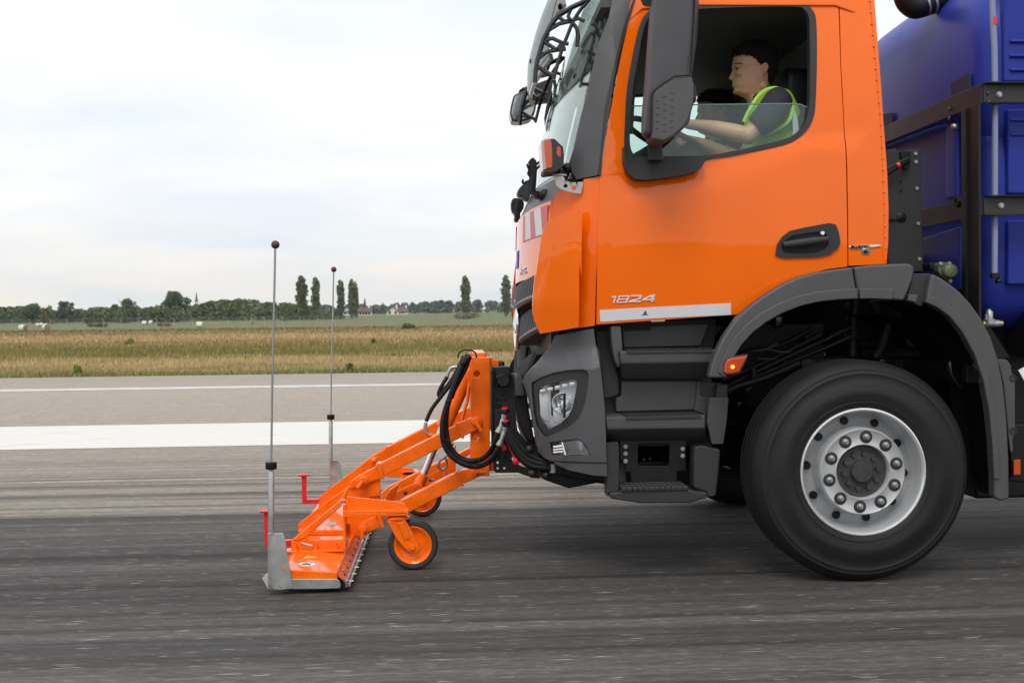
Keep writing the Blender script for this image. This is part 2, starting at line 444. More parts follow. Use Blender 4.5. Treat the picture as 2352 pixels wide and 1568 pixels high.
Yb1 = (onZ((0, 981), 0).y + onZ((950, 965), 0).y) / 2
Yb0 = (onZ((0, 1033), 0).y + onZ((950, 1017.5), 0).y) / 2
Yl1 = (onZ((0, 896.5), 0).y + onZ((1000, 878.5), 0).y) / 2
Yl0 = (onZ((0, 901.5), 0).y + onZ((1000, 883), 0).y) / 2
def yy(py, px=300): return onZ((px, py), 0).y
def runway_mat():
    m, t, b, N_, L_ = nodes_for('runway_asphalt')
    g = N_("ShaderNodeNewGeometry"); s_ = N_("ShaderNodeSeparateXYZ"); L_(g.outputs['Position'], s_.inputs[0])
    def noise(sx, sy, sc=1, det=5, rough=.55):
        a = N_("ShaderNodeMapping"); a.inputs['Scale'].default_value = (sx, sy, 1); L_(g.outputs['Position'], a.inputs[0])
        n = N_("ShaderNodeTexNoise"); n.inputs['Scale'].default_value = sc; n.inputs['Detail'].default_value = det; n.inputs['Roughness'].default_value = rough
        L_(a.outputs[0], n.inputs['Vector']); return n.outputs[0]
    def ramp(src, st):
        r_ = N_("ShaderNodeValToRGB"); L_(src, r_.inputs[0]); el = r_.color_ramp.elements
        el[0].position = st[0][0]; el[0].color = (*st[0][1], 1) if isinstance(st[0][1], tuple) else (st[0][1],) * 3 + (1,)
        el[1].position = st[-1][0]; el[1].color = (*st[-1][1], 1) if isinstance(st[-1][1], tuple) else (st[-1][1],) * 3 + (1,)
        for p, c in st[1:-1]:
            k = el.new(p); k.color = (*c, 1) if isinstance(c, tuple) else (c, c, c, 1)
        return r_.outputs[0]
    def mixc(a, bb, f, bt='MIX'):
        x = N_("ShaderNodeMix"); x.data_type = 'RGBA'; x.blend_type = bt
        if isinstance(f, (int, float)): x.inputs[0].default_value = f
        else: L_(f, x.inputs[0])
        for i, v in ((6, a), (7, bb)):
            if isinstance(v, tuple): x.inputs[i].default_value = (*v, 1)
            else: L_(v, x.inputs[i])
        return x.outputs[2]
    # tone across the runway: rubber wear, pale edge, and painted shade under the truck
    Ymx = 27.0
    wob = N_("ShaderNodeMath"); wob.operation = 'MULTIPLY_ADD'; L_(noise(.25, 1.5, 1, 3), wob.inputs[0]); wob.inputs[1].default_value = .45; wob.inputs[2].default_value = -.225
    ad = N_("ShaderNodeMath"); L_(s_.outputs[1], ad.inputs[0]); L_(wob.outputs[0], ad.inputs[1])
    mr = N_("ShaderNodeMapRange"); L_(ad.outputs[0], mr.inputs[0]); mr.inputs[1].default_value = 2.0; mr.inputs[2].default_value = Ymx
    def ps(py): return (yy(py) - 2.0) / (Ymx - 2.0)
    def c(v):
        k = min(1, max(0, (v - .07) / .15)); return (v, v * (.93 - .055 * k), v * (.865 - .135 * k))
    st = [(ps(1560), c(.098)), (ps(1500), c(.076)), (ps(1430), c(.080)), (ps(1380), c(.060)), (ps(1320), c(.070)), (ps(1262), c(.066)), (ps(1230), c(.088)), (ps(1204), c(.10)), (ps(1190), c(.13)), (ps(1178), c(.20)),
          (ps(1150), c(.22)), (ps(1120), c(.25)), (ps(1085), c(.25)), (ps(1035), c(.27)), (ps(985), c(.30)), (ps(900), c(.33)), (ps(870), c(.30))]
    base = ramp(mr.outputs[0], st)
    def neutral(a): return a
    # long rubber streaks
    st2 = ramp(noise(.012, 2.6, 1, 4, .6), [(.34, .42), (.44, .82), (.56, 1.02), (.66, 1.28)])
    st3 = ramp(noise(.08, 9, 1, 3, .6), [(.34, .62), (.5, 1.0), (.68, 1.25)])
    colr = mixc(base, st2, 1, 'MULTIPLY'); 
    near = N_("ShaderNodeMapRange"); L_(s_.outputs[1], near.inputs[0]); near.inputs[1].default_value = yy(1100); near.inputs[2].default_value = yy(1030); near.inputs[3].default_value = 1; near.inputs[4].default_value = .12
    colr2 = mixc(base, colr, near.outputs[0]); colr = mixc(colr2, mixc(colr2, st3, 1, 'MULTIPLY'), near.outputs[0])
    # fine gravel drawn out along the direction of rolling and brushing
    g1 = ramp(noise(14, 90, 1, 3, .7), [(.3, .62), (.5, .92), (.6, 1.2), (.72, 2.4)])
    g2 = ramp(noise(3.2, 34, 1, 4, .65), [(.3, .68), (.5, .98), (.7, 1.4)])
    colr = mixc(colr, mixc(g1, g2, 1, 'MULTIPLY'), .85, 'MULTIPLY')
    # pale stone chips
    ch = ramp(noise(6.5, 70, 1, 2, .5), [(.66, 0.0), (.72, 1.0)])
    colr = mixc(colr, (.34, .32, .30), ch)
    # black rubber lines
    f = None
    for py, wd, a_ in ((1100, .045, .75), (1106, .02, .35), (1139, .07, .75), (1147, .03, .5), (1191, .06, .5), (1318, .05, .35), (1398, .04, .3), (1478, .04, .45), (1503, .03, .35), (1440, .03, .25)):
        d_ = N_("ShaderNodeMath"); d_.operation = 'SUBTRACT'; L_(ad.outputs[0], d_.inputs[0]); d_.inputs[1].default_value = yy(py)
        ab = N_("ShaderNodeMath"); ab.operation = 'ABSOLUTE'; L_(d_.outputs[0], ab.inputs[0])
        mm = N_("ShaderNodeMapRange"); L_(ab.outputs[0], mm.inputs[0]); mm.inputs[1].default_value = wd * .5; mm.inputs[2].default_value = wd * 1.6; mm.inputs[3].default_value = a_; mm.inputs[4].default_value = 0
        if f is None: f = mm.outputs[0]
        else:
            mxn = N_("ShaderNodeMath"); mxn.operation = 'MAXIMUM'; L_(f, mxn.inputs[0]); L_(mm.outputs[0], mxn.inputs[1]); f = mxn.outputs[0]
    br = N_("ShaderNodeMath"); br.operation = 'MULTIPLY'; L_(f, br.inputs[0]); L_(ramp(noise(.5, 12, 1, 3), [(.3, .55), (.55, 1.0)]), br.inputs[1])
    colr = mixc(colr, (.05, .05, .052), br.outputs[0])
    L_(colr, b.inputs['Base Color']); b.inputs['Roughness'].default_value = .85; b.inputs['Specular IOR Level'].default_value = .25
    bp = N_("ShaderNodeBump"); bp.inputs['Strength'].default_value = .5; bp.inputs['Distance'].default_value = .004
    L_(noise(25, 120, 1, 3), bp.inputs['Height']); L_(bp.outputs[0], b.inputs['Normal'])
    return m
b = MB(); b.poly([(-900, -40, 0), (900, -40, 0), (900, YG, 0), (-900, YG, 0)])
tag(mk('runway', b, runway_mat()), kind='structure')
def paint_mat():
    m, t, b, N_, L_ = nodes_for('white_line_paint')
    g = N_("ShaderNodeNewGeometry"); a = N_("ShaderNodeMapping"); a.inputs['Scale'].default_value = (.8, 5, 1); L_(g.outputs['Position'], a.inputs[0])
    n = N_("ShaderNodeTexNoise"); n.inputs['Scale'].default_value = 1.5; n.inputs['Detail'].default_value = 6; L_(a.outputs[0], n.inputs['Vector'])
    r_ = N_("ShaderNodeValToRGB"); L_(n.outputs[0], r_.inputs[0]); el = r_.color_ramp.elements
    el[0].position = .26; el[0].color = (.44, .42, .37, 1); el[1].position = .40; el[1].color = (.60, .585, .545, 1)
    L_(r_.outputs[0], b.inputs['Base Color']); b.inputs['Roughness'].default_value = .7; return m
PM = paint_mat()
b = MB(); b.poly([(-900, Yb0, .004), (900, Yb0, .004), (900, Yb1, .004), (-900, Yb1, .004)])
tag(mk('runway_marking', b, PM), kind='structure')
b = MB(); b.poly([(-900, Yl0, .004), (900, Yl0, .004), (900, Yl1, .004), (-900, Yl1, .004)])
tag(mk('runway_marking', b, mat('worn_line_paint', (.50, .49, .46), .8, nscale=2, namt=.15)), kind='structure')
# ------------------------------------------------------------------ background: field plants, trees, fence, bales, village
rng = random.Random(7)
def hit(p):
    """where the line of sight meets the terrain"""
    Y = 60.
    d = ray(p)
    while Y < 1200:
        z = CAM_Z + d.z / d.y * Y
        if z <= gz(Y): return Vector((d.x / d.y * Y, Y, gz(Y)))
        Y += 1
    return Vector((d.x / d.y * 600, 600, gz(600)))
def leafmat(name, lo, hi, scale=.35, fine=2.5):
    m, t, b, N_, L_ = nodes_for(name)
    g = N_("ShaderNodeNewGeometry"); n = N_("ShaderNodeTexNoise"); n.inputs['Scale'].default_value = scale; n.inputs['Detail'].default_value = 4; L_(g.outputs['Position'], n.inputs['Vector'])
    r_ = N_("ShaderNodeValToRGB"); L_(n.outputs[0], r_.inputs[0]); el = r_.color_ramp.elements
    el[0].position = .35; el[0].color = (*lo, 1); el[1].position = .65; el[1].color = (*hi, 1)
    L_(r_.outputs[0], b.inputs['Base Color']); b.inputs['Roughness'].default_value = .7; b.inputs['Specular IOR Level'].default_value = .25
    return m
LM = {'dark': leafmat('dark_leaves', (.050, .076, .034), (.095, .130, .056)), 'mid': leafmat('mid_leaves', (.066, .096, .040), (.13, .165, .068)),
      'olive': leafmat('olive_leaves', (.08, .095, .03), (.15, .16, .055)), 'pop': leafmat('poplar_leaves', (.075, .098, .045), (.15, .175, .085), .6),
      'far': leafmat('hazed_leaves', (.075, .105, .075), (.12, .15, .105), .15), 'heap': leafmat('dry_brush', (.14, .12, .06), (.24, .19, .10), .8),  # distant leaves: bluish haze of distance mixed into the colour
      'weed': leafmat('weed_leaves', (.12, .16, .03), (.22, .26, .05), 2.0)}
BARK = mat('bark', (.09, .075, .06), .9, nscale=3, namt=.3)
def quads(P_, S, rs, up=.3):
    """numpy leaf clusters: one bent quad pair per centre"""
    n = len(P_)
    a = rs.normal(size=(n, 3)); a /= np.linalg.norm(a, axis=1)[:, None]
    c = rs.normal(size=(n, 3)); c -= a * (a * c).sum(1)[:, None]; c /= np.linalg.norm(c, axis=1)[:, None]
    S = np.asarray(S)[:, None] if np.ndim(S) else np.full((n, 1), S)
    a *= S; c *= S * .7
    V = np.stack([P_ - a - c * .3, P_ + c, P_ + a * .9 + c * .2, P_ - c], 1).reshape(-1, 3)
    F = np.arange(4 * n).reshape(n, 4)
    return V, F
def npmesh(name, V, F, m, parent=None, local=False):
    me = bpy.data.meshes.new(name); k = F.shape[1]
    me.vertices.add(len(V)); me.vertices.foreach_set('co', V.astype(np.float32).ravel())
    me.loops.add(F.size); me.loops.foreach_set('vertex_index', F.astype(np.int32).ravel())
    me.polygons.add(len(F)); me.polygons.foreach_set('loop_start', np.arange(0, F.size, k, dtype=np.int32)); me.polygons.foreach_set('loop_total', np.full(len(F), k, dtype=np.int32))
    me.update(calc_edges=True); me.validate(); me.materials.append(m)
    o = bpy.data.objects.new(name, me); COL.objects.link(o)
    if parent is not None:
        if local: o.parent = parent
        else: attach(o, parent)
    return o
def blobpts(rs, blobs, n):
    vol = np.array([b_[3] * b_[4] * b_[5] for b_ in blobs]) ** .75; cnt = (vol / vol.sum() * n).astype(int) + 1
    out_ = []
    for b_, k in zip(blobs, cnt):
        d_ = rs.normal(size=(k, 3)); d_ /= np.linalg.norm(d_, axis=1)[:, None]
        r_ = rs.uniform(.25, 1.0, size=(k, 1)) ** .45
        out_.append(d_ * r_ * np.array(b_[3:6]) + np.array(b_[:3]))
    return np.concatenate(out_)
def tree(name, px, top, wpx, Y, label, cat, m, kind='round', group=None, n=2600, seed=1, leaf=None, basey=None):
    base = onY((px, 735), Y); base.z = gz(Y); t = onY((px, top), Y)
    H = t.z - base.z; Wd = wpx * mpx(Y); rs = np.random.RandomState(seed); e_ = empty(name, base, label, cat, group)
    bl = []
    if kind == 'round':
        for i in range(26):
            a = rs.uniform(0, 2 * math.pi); f = rs.uniform(.0, 1) ; zf = rs.uniform(.22, .93)
            rad = Wd * .5 * math.sqrt(max(.05, 1 - ((zf - .5) / .52) ** 2)) * .78
            rr = Wd * rs.uniform(.11, .2)
            bl.append((math.cos(a) * rad * f, math.sin(a) * rad * f, zf * H * .95, rr, rr, rr * .8))
    elif kind == 'pop':
        k = 22
        for i in range(k):
            zf = .08 + .86 * i / (k - 1); wf = min(1, (zf / .35) ** .6) * min(1, ((1.03 - zf) / .28) ** .6)
            bl.append((rs.uniform(-.16, .16) * Wd * wf, rs.uniform(-.16, .16) * Wd * wf, zf * H, Wd * .43 * wf * rs.uniform(.85, 1.1) + .1, Wd * .43 * wf + .1, H * .055))
    elif kind == 'twin':
        for sx_, hh in ((-.2, 1), (.27, .93)):
            for i in range(18):
                zf = (.08 + .86 * i / 17); wf = min(1, (zf / .35) ** .6) * min(1, ((1.03 - zf) / .28) ** .6)
                bl.append((sx_ * Wd + rs.uniform(-.08, .08) * Wd, rs.uniform(-.1, .1) * Wd, zf * H * hh, Wd * .29 * wf + .1, Wd * .3 * wf + .1, H * .05))
    elif kind == 'cone':
        for i in range(12):
            zf = .08 + .9 * i / 11; bl.append((0, 0, zf * H, Wd * .5 * (1 - zf) + .1, Wd * .5 * (1 - zf) + .1, H * .06))
    P_ = blobpts(rs, bl, n); V, F = quads(P_, rs.uniform(.6, 1.2, len(P_)) * (leaf or .32), rs)
    npmesh('crown', V, F, m, e_, True)
    tb = MB(); r_ = max(.12, Wd * .03)
    tb.tube([(0, 0, -.3), (0.05, 0, H * .3), (0, .05, H * .6), (.1, 0, H * .88)], [r_ * 1.3, r_, r_ * .6, r_ * .15], 8)
    for i in range(7):
        a = rs.uniform(0, 6.28); z0 = H * rs.uniform(.25, .6); L_ = Wd * (.3 if kind == 'round' else .12)
        tb.tube([(0, 0, z0), (math.cos(a) * L_ * .6, math.sin(a) * L_ * .6, z0 + L_ * .5), (math.cos(a) * L_, math.sin(a) * L_, z0 + L_ * 1.1)], [r_ * .5, r_ * .3, r_ * .08], 6)
    mk('trunk', tb, BARK, e_, local=True)
    return e_
# single trees of the tree line (left to right)
tree('broadleaf_tree', 75, 692, 52, 300, 'leftmost round dark tree rising over the hedge at the edge of the field', 'tree', LM['dark'], seed=11)
tree('broadleaf_tree', 152, 690, 48, 298, 'compact dark pointed-top tree, second from the left above the hedge', 'tree', LM['dark'], seed=12)
tree('broadleaf_tree', 292, 682, 62, 305, 'airy spreading tree with sky showing through its crown, left of the church', 'tree', LM['mid'], seed=13, n=1500)
tree('broadleaf_tree', 266, 697, 30, 300, 'small dark tree tucked against the left side of the airy spreading tree', 'tree', LM['dark'], seed=14, n=1200)
tree('broadleaf_tree', 400, 667, 72, 310, 'tallest and widest dark round tree, directly left of the church spire', 'tree', LM['dark'], seed=15, n=4200)
tree('poplar_tree', 693, 632, 27, 295, 'broadest dark poplar, first in the poplar row from the left', 'poplar', LM['pop'], 'pop', 'poplars in a row', 4200, 21, .28)
tree('poplar_tree', 726, 636, 20, 292, 'slim leaning poplar, second from left in the row', 'poplar', LM['pop'], 'pop', 'poplars in a row', 2900, 22, .28)
tree('poplar_tree', 783, 642, 18, 300, 'narrowest poplar, just right of the distant marker rod', 'poplar', LM['pop'], 'pop', 'poplars in a row', 2600, 23, .28)
tree('poplar_tree', 811, 639, 21, 300, 'twin-topped poplar standing beside the white houses', 'poplar', LM['pop'], 'twin', 'poplars in a row', 3000, 24, .28)
tree('poplar_tree', 1070, 632, 23, 320, 'lone poplar with a brown heap at its foot', 'poplar', LM['pop'], 'pop', 'poplars in a row', 3200, 25, .28)
tree('poplar_tree', 1163, 631, 22, 315, 'rightmost poplar, half hidden behind the truck front', 'poplar', LM['pop'], 'pop', 'poplars in a row', 3000, 26, .28)
tree('conifer_tree', 838.5, 686, 11, 480, 'small pointed conifer rising behind the house with the red roof', 'conifer', LM['dark'], 'cone', None, 700, 31, .35)
tree('conifer_tree', 880, 695, 11, 520, 'tiny pointed conifer between the two white houses', 'conifer', LM['dark'], 'cone', None, 500, 32, .35)
def bush(name, px, y0, y1, wpx, label, m, Y=None, n=500, leaf=.22, seed=3, kind='bush'):
    Y = Y or hit((px, y1)).y; base = onY((px, y1), Y); base.z = gz(Y); H = max(.3, (y1 - y0) * mpx(Y)); Wd = wpx * mpx(Y)
    rs = np.random.RandomState(seed); e_ = empty(name, base, label, 'bush')
    bl = [(rs.uniform(-.35, .35) * Wd, rs.uniform(-.2, .2) * Wd, H * rs.uniform(.25, .6), Wd * .22, Wd * .22, H * .38) for i in range(9)]
    P_ = blobpts(rs, bl, n); V, F = quads(P_, rs.uniform(.6, 1.2, len(P_)) * leaf, rs); npmesh('foliage', V, F, m, e_, True)
    tb = MB()
    for i in range(4):
        a = i * 1.6; tb.tube([(0, 0, -.1), (math.cos(a) * Wd * .15, math.sin(a) * Wd * .1, H * .6)], [.04, .015], 6)
    mk('stem', tb, BARK, e_, local=True)
    return e_
bush('bush', 372, 709, 752, 56, 'wide olive-green bush in the hedge left of the tall round tree', LM['olive'], 285, 1400, .35, 41)
bush('bush', 110, 712, 756, 40, 'yellowish bush in the hedge between the two left trees', LM['olive'], 280, 900, .35, 42)
bush('bush', 400, 726, 752, 40, 'light green low bush under the tall round tree', LM['mid'], 282, 900, .32, 43)
bush('bush', 653, 707, 735, 22, 'bright round bush left of the broadest poplar', LM['mid'], 288, 700, .3, 44)
bush('bush', 217, 722, 752, 50, 'low olive bush below the white shed roof', LM['olive'], 284, 900, .32, 45)
bush('bush', 285, 722, 753, 46, 'rounded green bush in front of the airy spreading tree', LM['mid'], 283, 900, .32, 46)
bush('bush', 1067, 712, 724, 18, 'green bush at the foot of the lone poplar', LM['olive'], 300, 500, .3, 47)
bush('brush_heap', 1076, 718, 735, 60, 'flat brown heap of dry brush below the lone poplar', LM['heap'], 285, 1200, .25, 48)
bush('bush', 936, 743, 757, 36, 'dark green low bush in the field, right of the middle', LM['mid'], 150, 900, .16, 49)
bush('weed_clump', 859, 780, 795, 14, 'dark weed clump alone in the middle of the dry field', LM['mid'], None, 260, .06, 50)
bush('weed_clump', 299, 776, 795, 22, 'bright yellow-green weed clump in the left half of the field', LM['weed'], None, 260, .07, 51)
bush('weed_clump', 180, 845, 868, 22, 'leafy green weed at the edge of the runway, left', LM['weed'], YG + .5, 300, .035, 52)
bush('weed_clump', 804, 838, 857, 16, 'small green weed at the edge of the runway between the marker rods', LM['olive'], YG + .4, 260, .03, 53)
for px, y0, y1, wd, lb in ((223, 729, 746, 64, 'brown heap of old straw behind the fence, left of the middle bales'), (378, 741, 754, 34, 'flat reddish heap of soil behind the fence under the olive bush')):
    bush('straw_heap', px, y0 + 8, y1 + 2, wd * .8, lb, LM['heap'], 228, 900, .22, int(px))['category'] = 'heap'
# the wood behind: one mass
def wood(label, prof, Y0, Y1, n, leaf, m, seed):
    rs = np.random.RandomState(seed); xs_ = np.array([p[0] for p in prof]); ts_ = np.array([p[1] for p in prof])
    P_ = []
    nb = 300
    for i in range(nb):
        px = rs.uniform(xs_[0], xs_[-1]); Y = rs.uniform(Y0, Y1); top = np.interp(px, xs_, ts_) - 3 + abs(rs.normal()) * 5 * (1 if rs.rand() < .6 else .2)
        t = onY((px, top), Y); g_ = gz(Y); H = max(1.2, t.z - g_); wd = rs.uniform(1.6, 3.6)
        k = n // nb
        zz_ = rs.uniform(0, 1, k) ** .7; ang = rs.uniform(0, 6.283, k); rr = np.sqrt(np.clip(1 - (zz_ * 1.05 - .3) ** 2 / .6, .03, 1)) * wd * rs.uniform(.5, 1, k)
        P_.append(np.stack([t.x + np.cos(ang) * rr, Y + np.sin(ang) * rr, g_ + zz_ * H], 1))
    P_ = np.concatenate(P_); V, F = quads(P_, rs.uniform(.6, 1.3, len(P_)) * leaf, rs)
    o = npmesh('wood', V, F, m); tag(o, label, 'trees', None, 'stuff'); return o
wood('low green wood and hedge behind the field on the left', [(-500, 705), (0, 706), (30, 708), (50, 706), (100, 713), (125, 716), (185, 713), (230, 708), (255, 711), (330, 710), (365, 706), (440, 704), (470, 700), (490, 693), (500, 697), (512, 690), (530, 694), (552, 688), (575, 690), (600, 695), (650, 698), (700, 703), (735, 712), (760, 716), (770, 726)], 300, 340, 54000, .42, LM['mid'], 61)
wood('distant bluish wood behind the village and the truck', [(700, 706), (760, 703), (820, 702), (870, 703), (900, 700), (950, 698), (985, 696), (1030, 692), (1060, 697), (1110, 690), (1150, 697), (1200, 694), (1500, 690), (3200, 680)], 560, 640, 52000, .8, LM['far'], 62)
# grass: nearest strips of blades; beyond, tufts
def grass():
    rs = np.random.RandomState(5); Vs, Cs = [], []
    def strip(Ya, Yb, n, h, wd, colf, pxa=-300, pxb=2500):
        n = int(n * 1.6); Y = np.exp(rs.uniform(math.log(Ya), math.log(Yb), n)); px = rs.uniform(pxa, pxb, n)
        X = (px - 1036) / FP * Y; g_ = np.array([gz(y) for y in Y]) - .02
        hh = h * rs.uniform(.45, 1.15, n) * (1 + .25 * np.sin(X * .9 + Y)); a = rs.uniform(0, math.pi, n); dx = np.cos(a) * wd; dy = np.sin(a) * wd; lx = rs.normal(0, .22, n) * hh; ly = rs.normal(0, .22, n) * hh
        V = np.stack([np.stack([X - dx, Y - dy, g_], 1), np.stack([X + dx, Y + dy, g_], 1), np.stack([X + lx, Y + ly, g_ + hh], 1)], 1)
        Vs.append(V.reshape(-1, 3)); c_ = colf(rs, X, Y, n); Cs.append(np.repeat(c_, 3, 0))
    def band(cols, wts=None):
        cols = np.array(cols)
        def f(rs, X, Y, n): 
            pt = np.sin(X * .55 + 2.1 * np.sin(Y * .35)) * np.sin(Y * .8 + 1.7 * np.sin(X * .31)) + .6 * np.sin(X * 1.9 + Y * .7) * np.sin(Y * 1.3 - X * .5)
            c0 = cols[rs.choice(len(cols), n, p=wts)] * rs.uniform(.8, 1.2, (n, 1)) * (1 + .16 * pt)[:, None]
            g_ = np.clip(pt - .35, 0, 1)[:, None] * .55
            return c0 * (1 - g_) + np.array([(.17, .18, .06)]) * g_
        return f
    gr = [(.15, .19, .05), (.21, .22, .07), (.13, .15, .055), (.42, .31, .14)]
    st_ = [(.44, .335, .17), (.50, .39, .21), (.38, .29, .14), (.28, .25, .11)]
    gb = [(.20, .19, .06), (.26, .21, .08), (.15, .15, .05), (.33, .22, .09)]
    rd = [(.39, .27, .15), (.33, .23, .12), (.44, .32, .17)]
    strip(YG - .02, YG + 1.1, 22000, .10, .014, band(gr, [.3, .25, .2, .25]))
    strip(YG + .6, 31, 26000, .15, .013, band(gr + st_, [.12, .12, .1, .06, .2, .2, .1, .1]))
    strip(29, 41, 42000, .16, .018, band(st_, [.35, .3, .2, .15]))
    strip(39, 60, 34000, .18, .03, band(gb, [.35, .25, .25, .15]))
    strip(57, 74, 16000, .22, .045, band(gb + rd, [.15, .15, .1, .15, .15, .15, .15]))
    strip(70, 120, 22000, .2, .07, band(rd + st_, [.2, .15, .2, .1, .15, .1, .1]))
    strip(115, 172, 14000, .26, .11, band(gb + rd, [.15, .15, .15, .15, .15, .15, .1]))
    strip(150, 190, 5000, .35, .16, band([(.15, .13, .05), (.11, .11, .04), (.25, .17, .08)]))
    V = np.concatenate(Vs); C_ = np.concatenate(Cs); F = np.arange(len(V)).reshape(-1, 3)
    m, t, b, N_, L_ = nodes_for('grass_blades'); at = N_("ShaderNodeAttribute"); at.attribute_name = 'Col'; L_(at.outputs['Color'], b.inputs['Base Color'])
    b.inputs['Roughness'].default_value = .8; b.inputs['Specular IOR Level'].default_value = .15
    o = npmesh('grass', V, F, m); me = o.data
    ca = me.color_attributes.new('Col', 'FLOAT_COLOR', 'POINT'); arr = np.ones((len(me.vertices), 4), np.float32); arr[:, :3] = C_[:len(me.vertices)]
    ca.data.foreach_set('color', arr.ravel())
    tag(o, 'dry straw and green grass covering the field beyond the runway', 'grass', None, 'stuff')
grass()
# fence
fe = empty('wire_fence', (0, 190, 0), 'long grey wire mesh fence with cranked posts across the field', 'fence')
FY = 190.0; FM = mat('fence_post_grey', (.38, .39, .38), .7); WM = mat('fence_wire', (.20, .21, .20), .6, metal=.4)
pxs = [50 - 72 * k for k in range(8, 0, -1)] + [28.5, 70, 116, 154, 193, 237.5, 278, 318.5, 359.5, 400, 442, 482, 523.5, 564, 607, 649, 690, 730, 771, 812, 854, 895, 937, 978, 1021, 1061, 1101, 1141] + [1182 + 41 * k for k in range(14)]
for px in pxs:
    x = onY((px, 750), FY).x; pb = MB(); pb.tube([(x, FY, -.1), (x, FY, 1.75), (x - .22, FY - .1, 2.05)], .04, 6)
    mk('fence_post', pb, FM, fe)
wb = MB(); xa, xb = onY((pxs[0], 750), FY).x, onY((pxs[-1], 750), FY).x
for i in range(9): wb.tube([(xa, FY - .07, .15 + i * .2), (xb, FY - .07, .15 + i * .2)], .012, 4)
for s_, z_ in ((-.1, 1.9), (-.2, 2.03)): wb.tube([(xa + s_, FY - .1, z_), (xb + s_, FY - .1, z_)], .012, 4)
mk('fence_wire', wb, WM, fe)
# hay bales
BW = mat('white_bale_film', (.62, .66, .56), .5, nscale=2, namt=.08); BS = mat('baled_straw', (.26, .16, .07), .95, nscale=6, namt=.3)
for i, (x0, x1, y0, y1, ang, lb) in enumerate((
        (180, 255, 595, 655, 25, 'leftmost white wrapped hay bale lying behind the fence'),
        (388, 488, 588, 655, 50, 'hay bale showing its large round brown end, in front of a smaller white one'),
        (340, 378, 570, 604, 10, 'small white wrapped bale behind the brown-ended bale, left of a pair'),
        (374, 412, 567, 600, 15, 'small white wrapped bale behind the brown-ended bale, right of a pair'),
        (1338, 1385, 548, 590, 5, 'white bale left of a close pair before the olive bush'),
        (1402, 1440, 545, 580, 8, 'smaller white bale right of a close pair before the olive bush'),
        (1845, 1912, 560, 615, -5, 'single white wrapped bale standing below the church'),
        (2355, 2392, 570, 604, 75, 'small brown round bale left of the poplars, by the dark wood edge'))):
    p = D('K', (x0 + x1) / 2, y1); h_ = (y1 - y0) * .2441; Y = 197 if i in (0, 1) else (208 if i == 6 else 236); bs = onY(p, Y)
    r_ = h_ * mpx(Y) / 2; wdm = (x1 - x0) * .2441 * mpx(Y); a = R(ang); Lh = r_ * .95
    zc = max(gz(Y), bs.z) + r_
    e_ = empty('hay_bale', (bs.x, Y, zc - r_), lb, 'hay bale', 'round bales on the field')
    ax = Vector((math.cos(a), -math.sin(a), 0)); mb = MB(); mb.lathe([(r_ * .96, -Lh), (r_, -Lh * .9), (r_, Lh * .9), (r_ * .96, Lh)], (0, 0, r_), ax, 28)
    mk('film', mb, BW, e_, local=True)
    for s_ in (-1, 1):
        mb = MB(); mb.lathe([(0, s_ * (Lh + .02)), (r_ * .9, s_ * (Lh + .01)), (r_ * .97, s_ * (Lh - .02))], (0, 0, r_), ax, 28); mk('straw_end', mb, BS, e_, local=True)
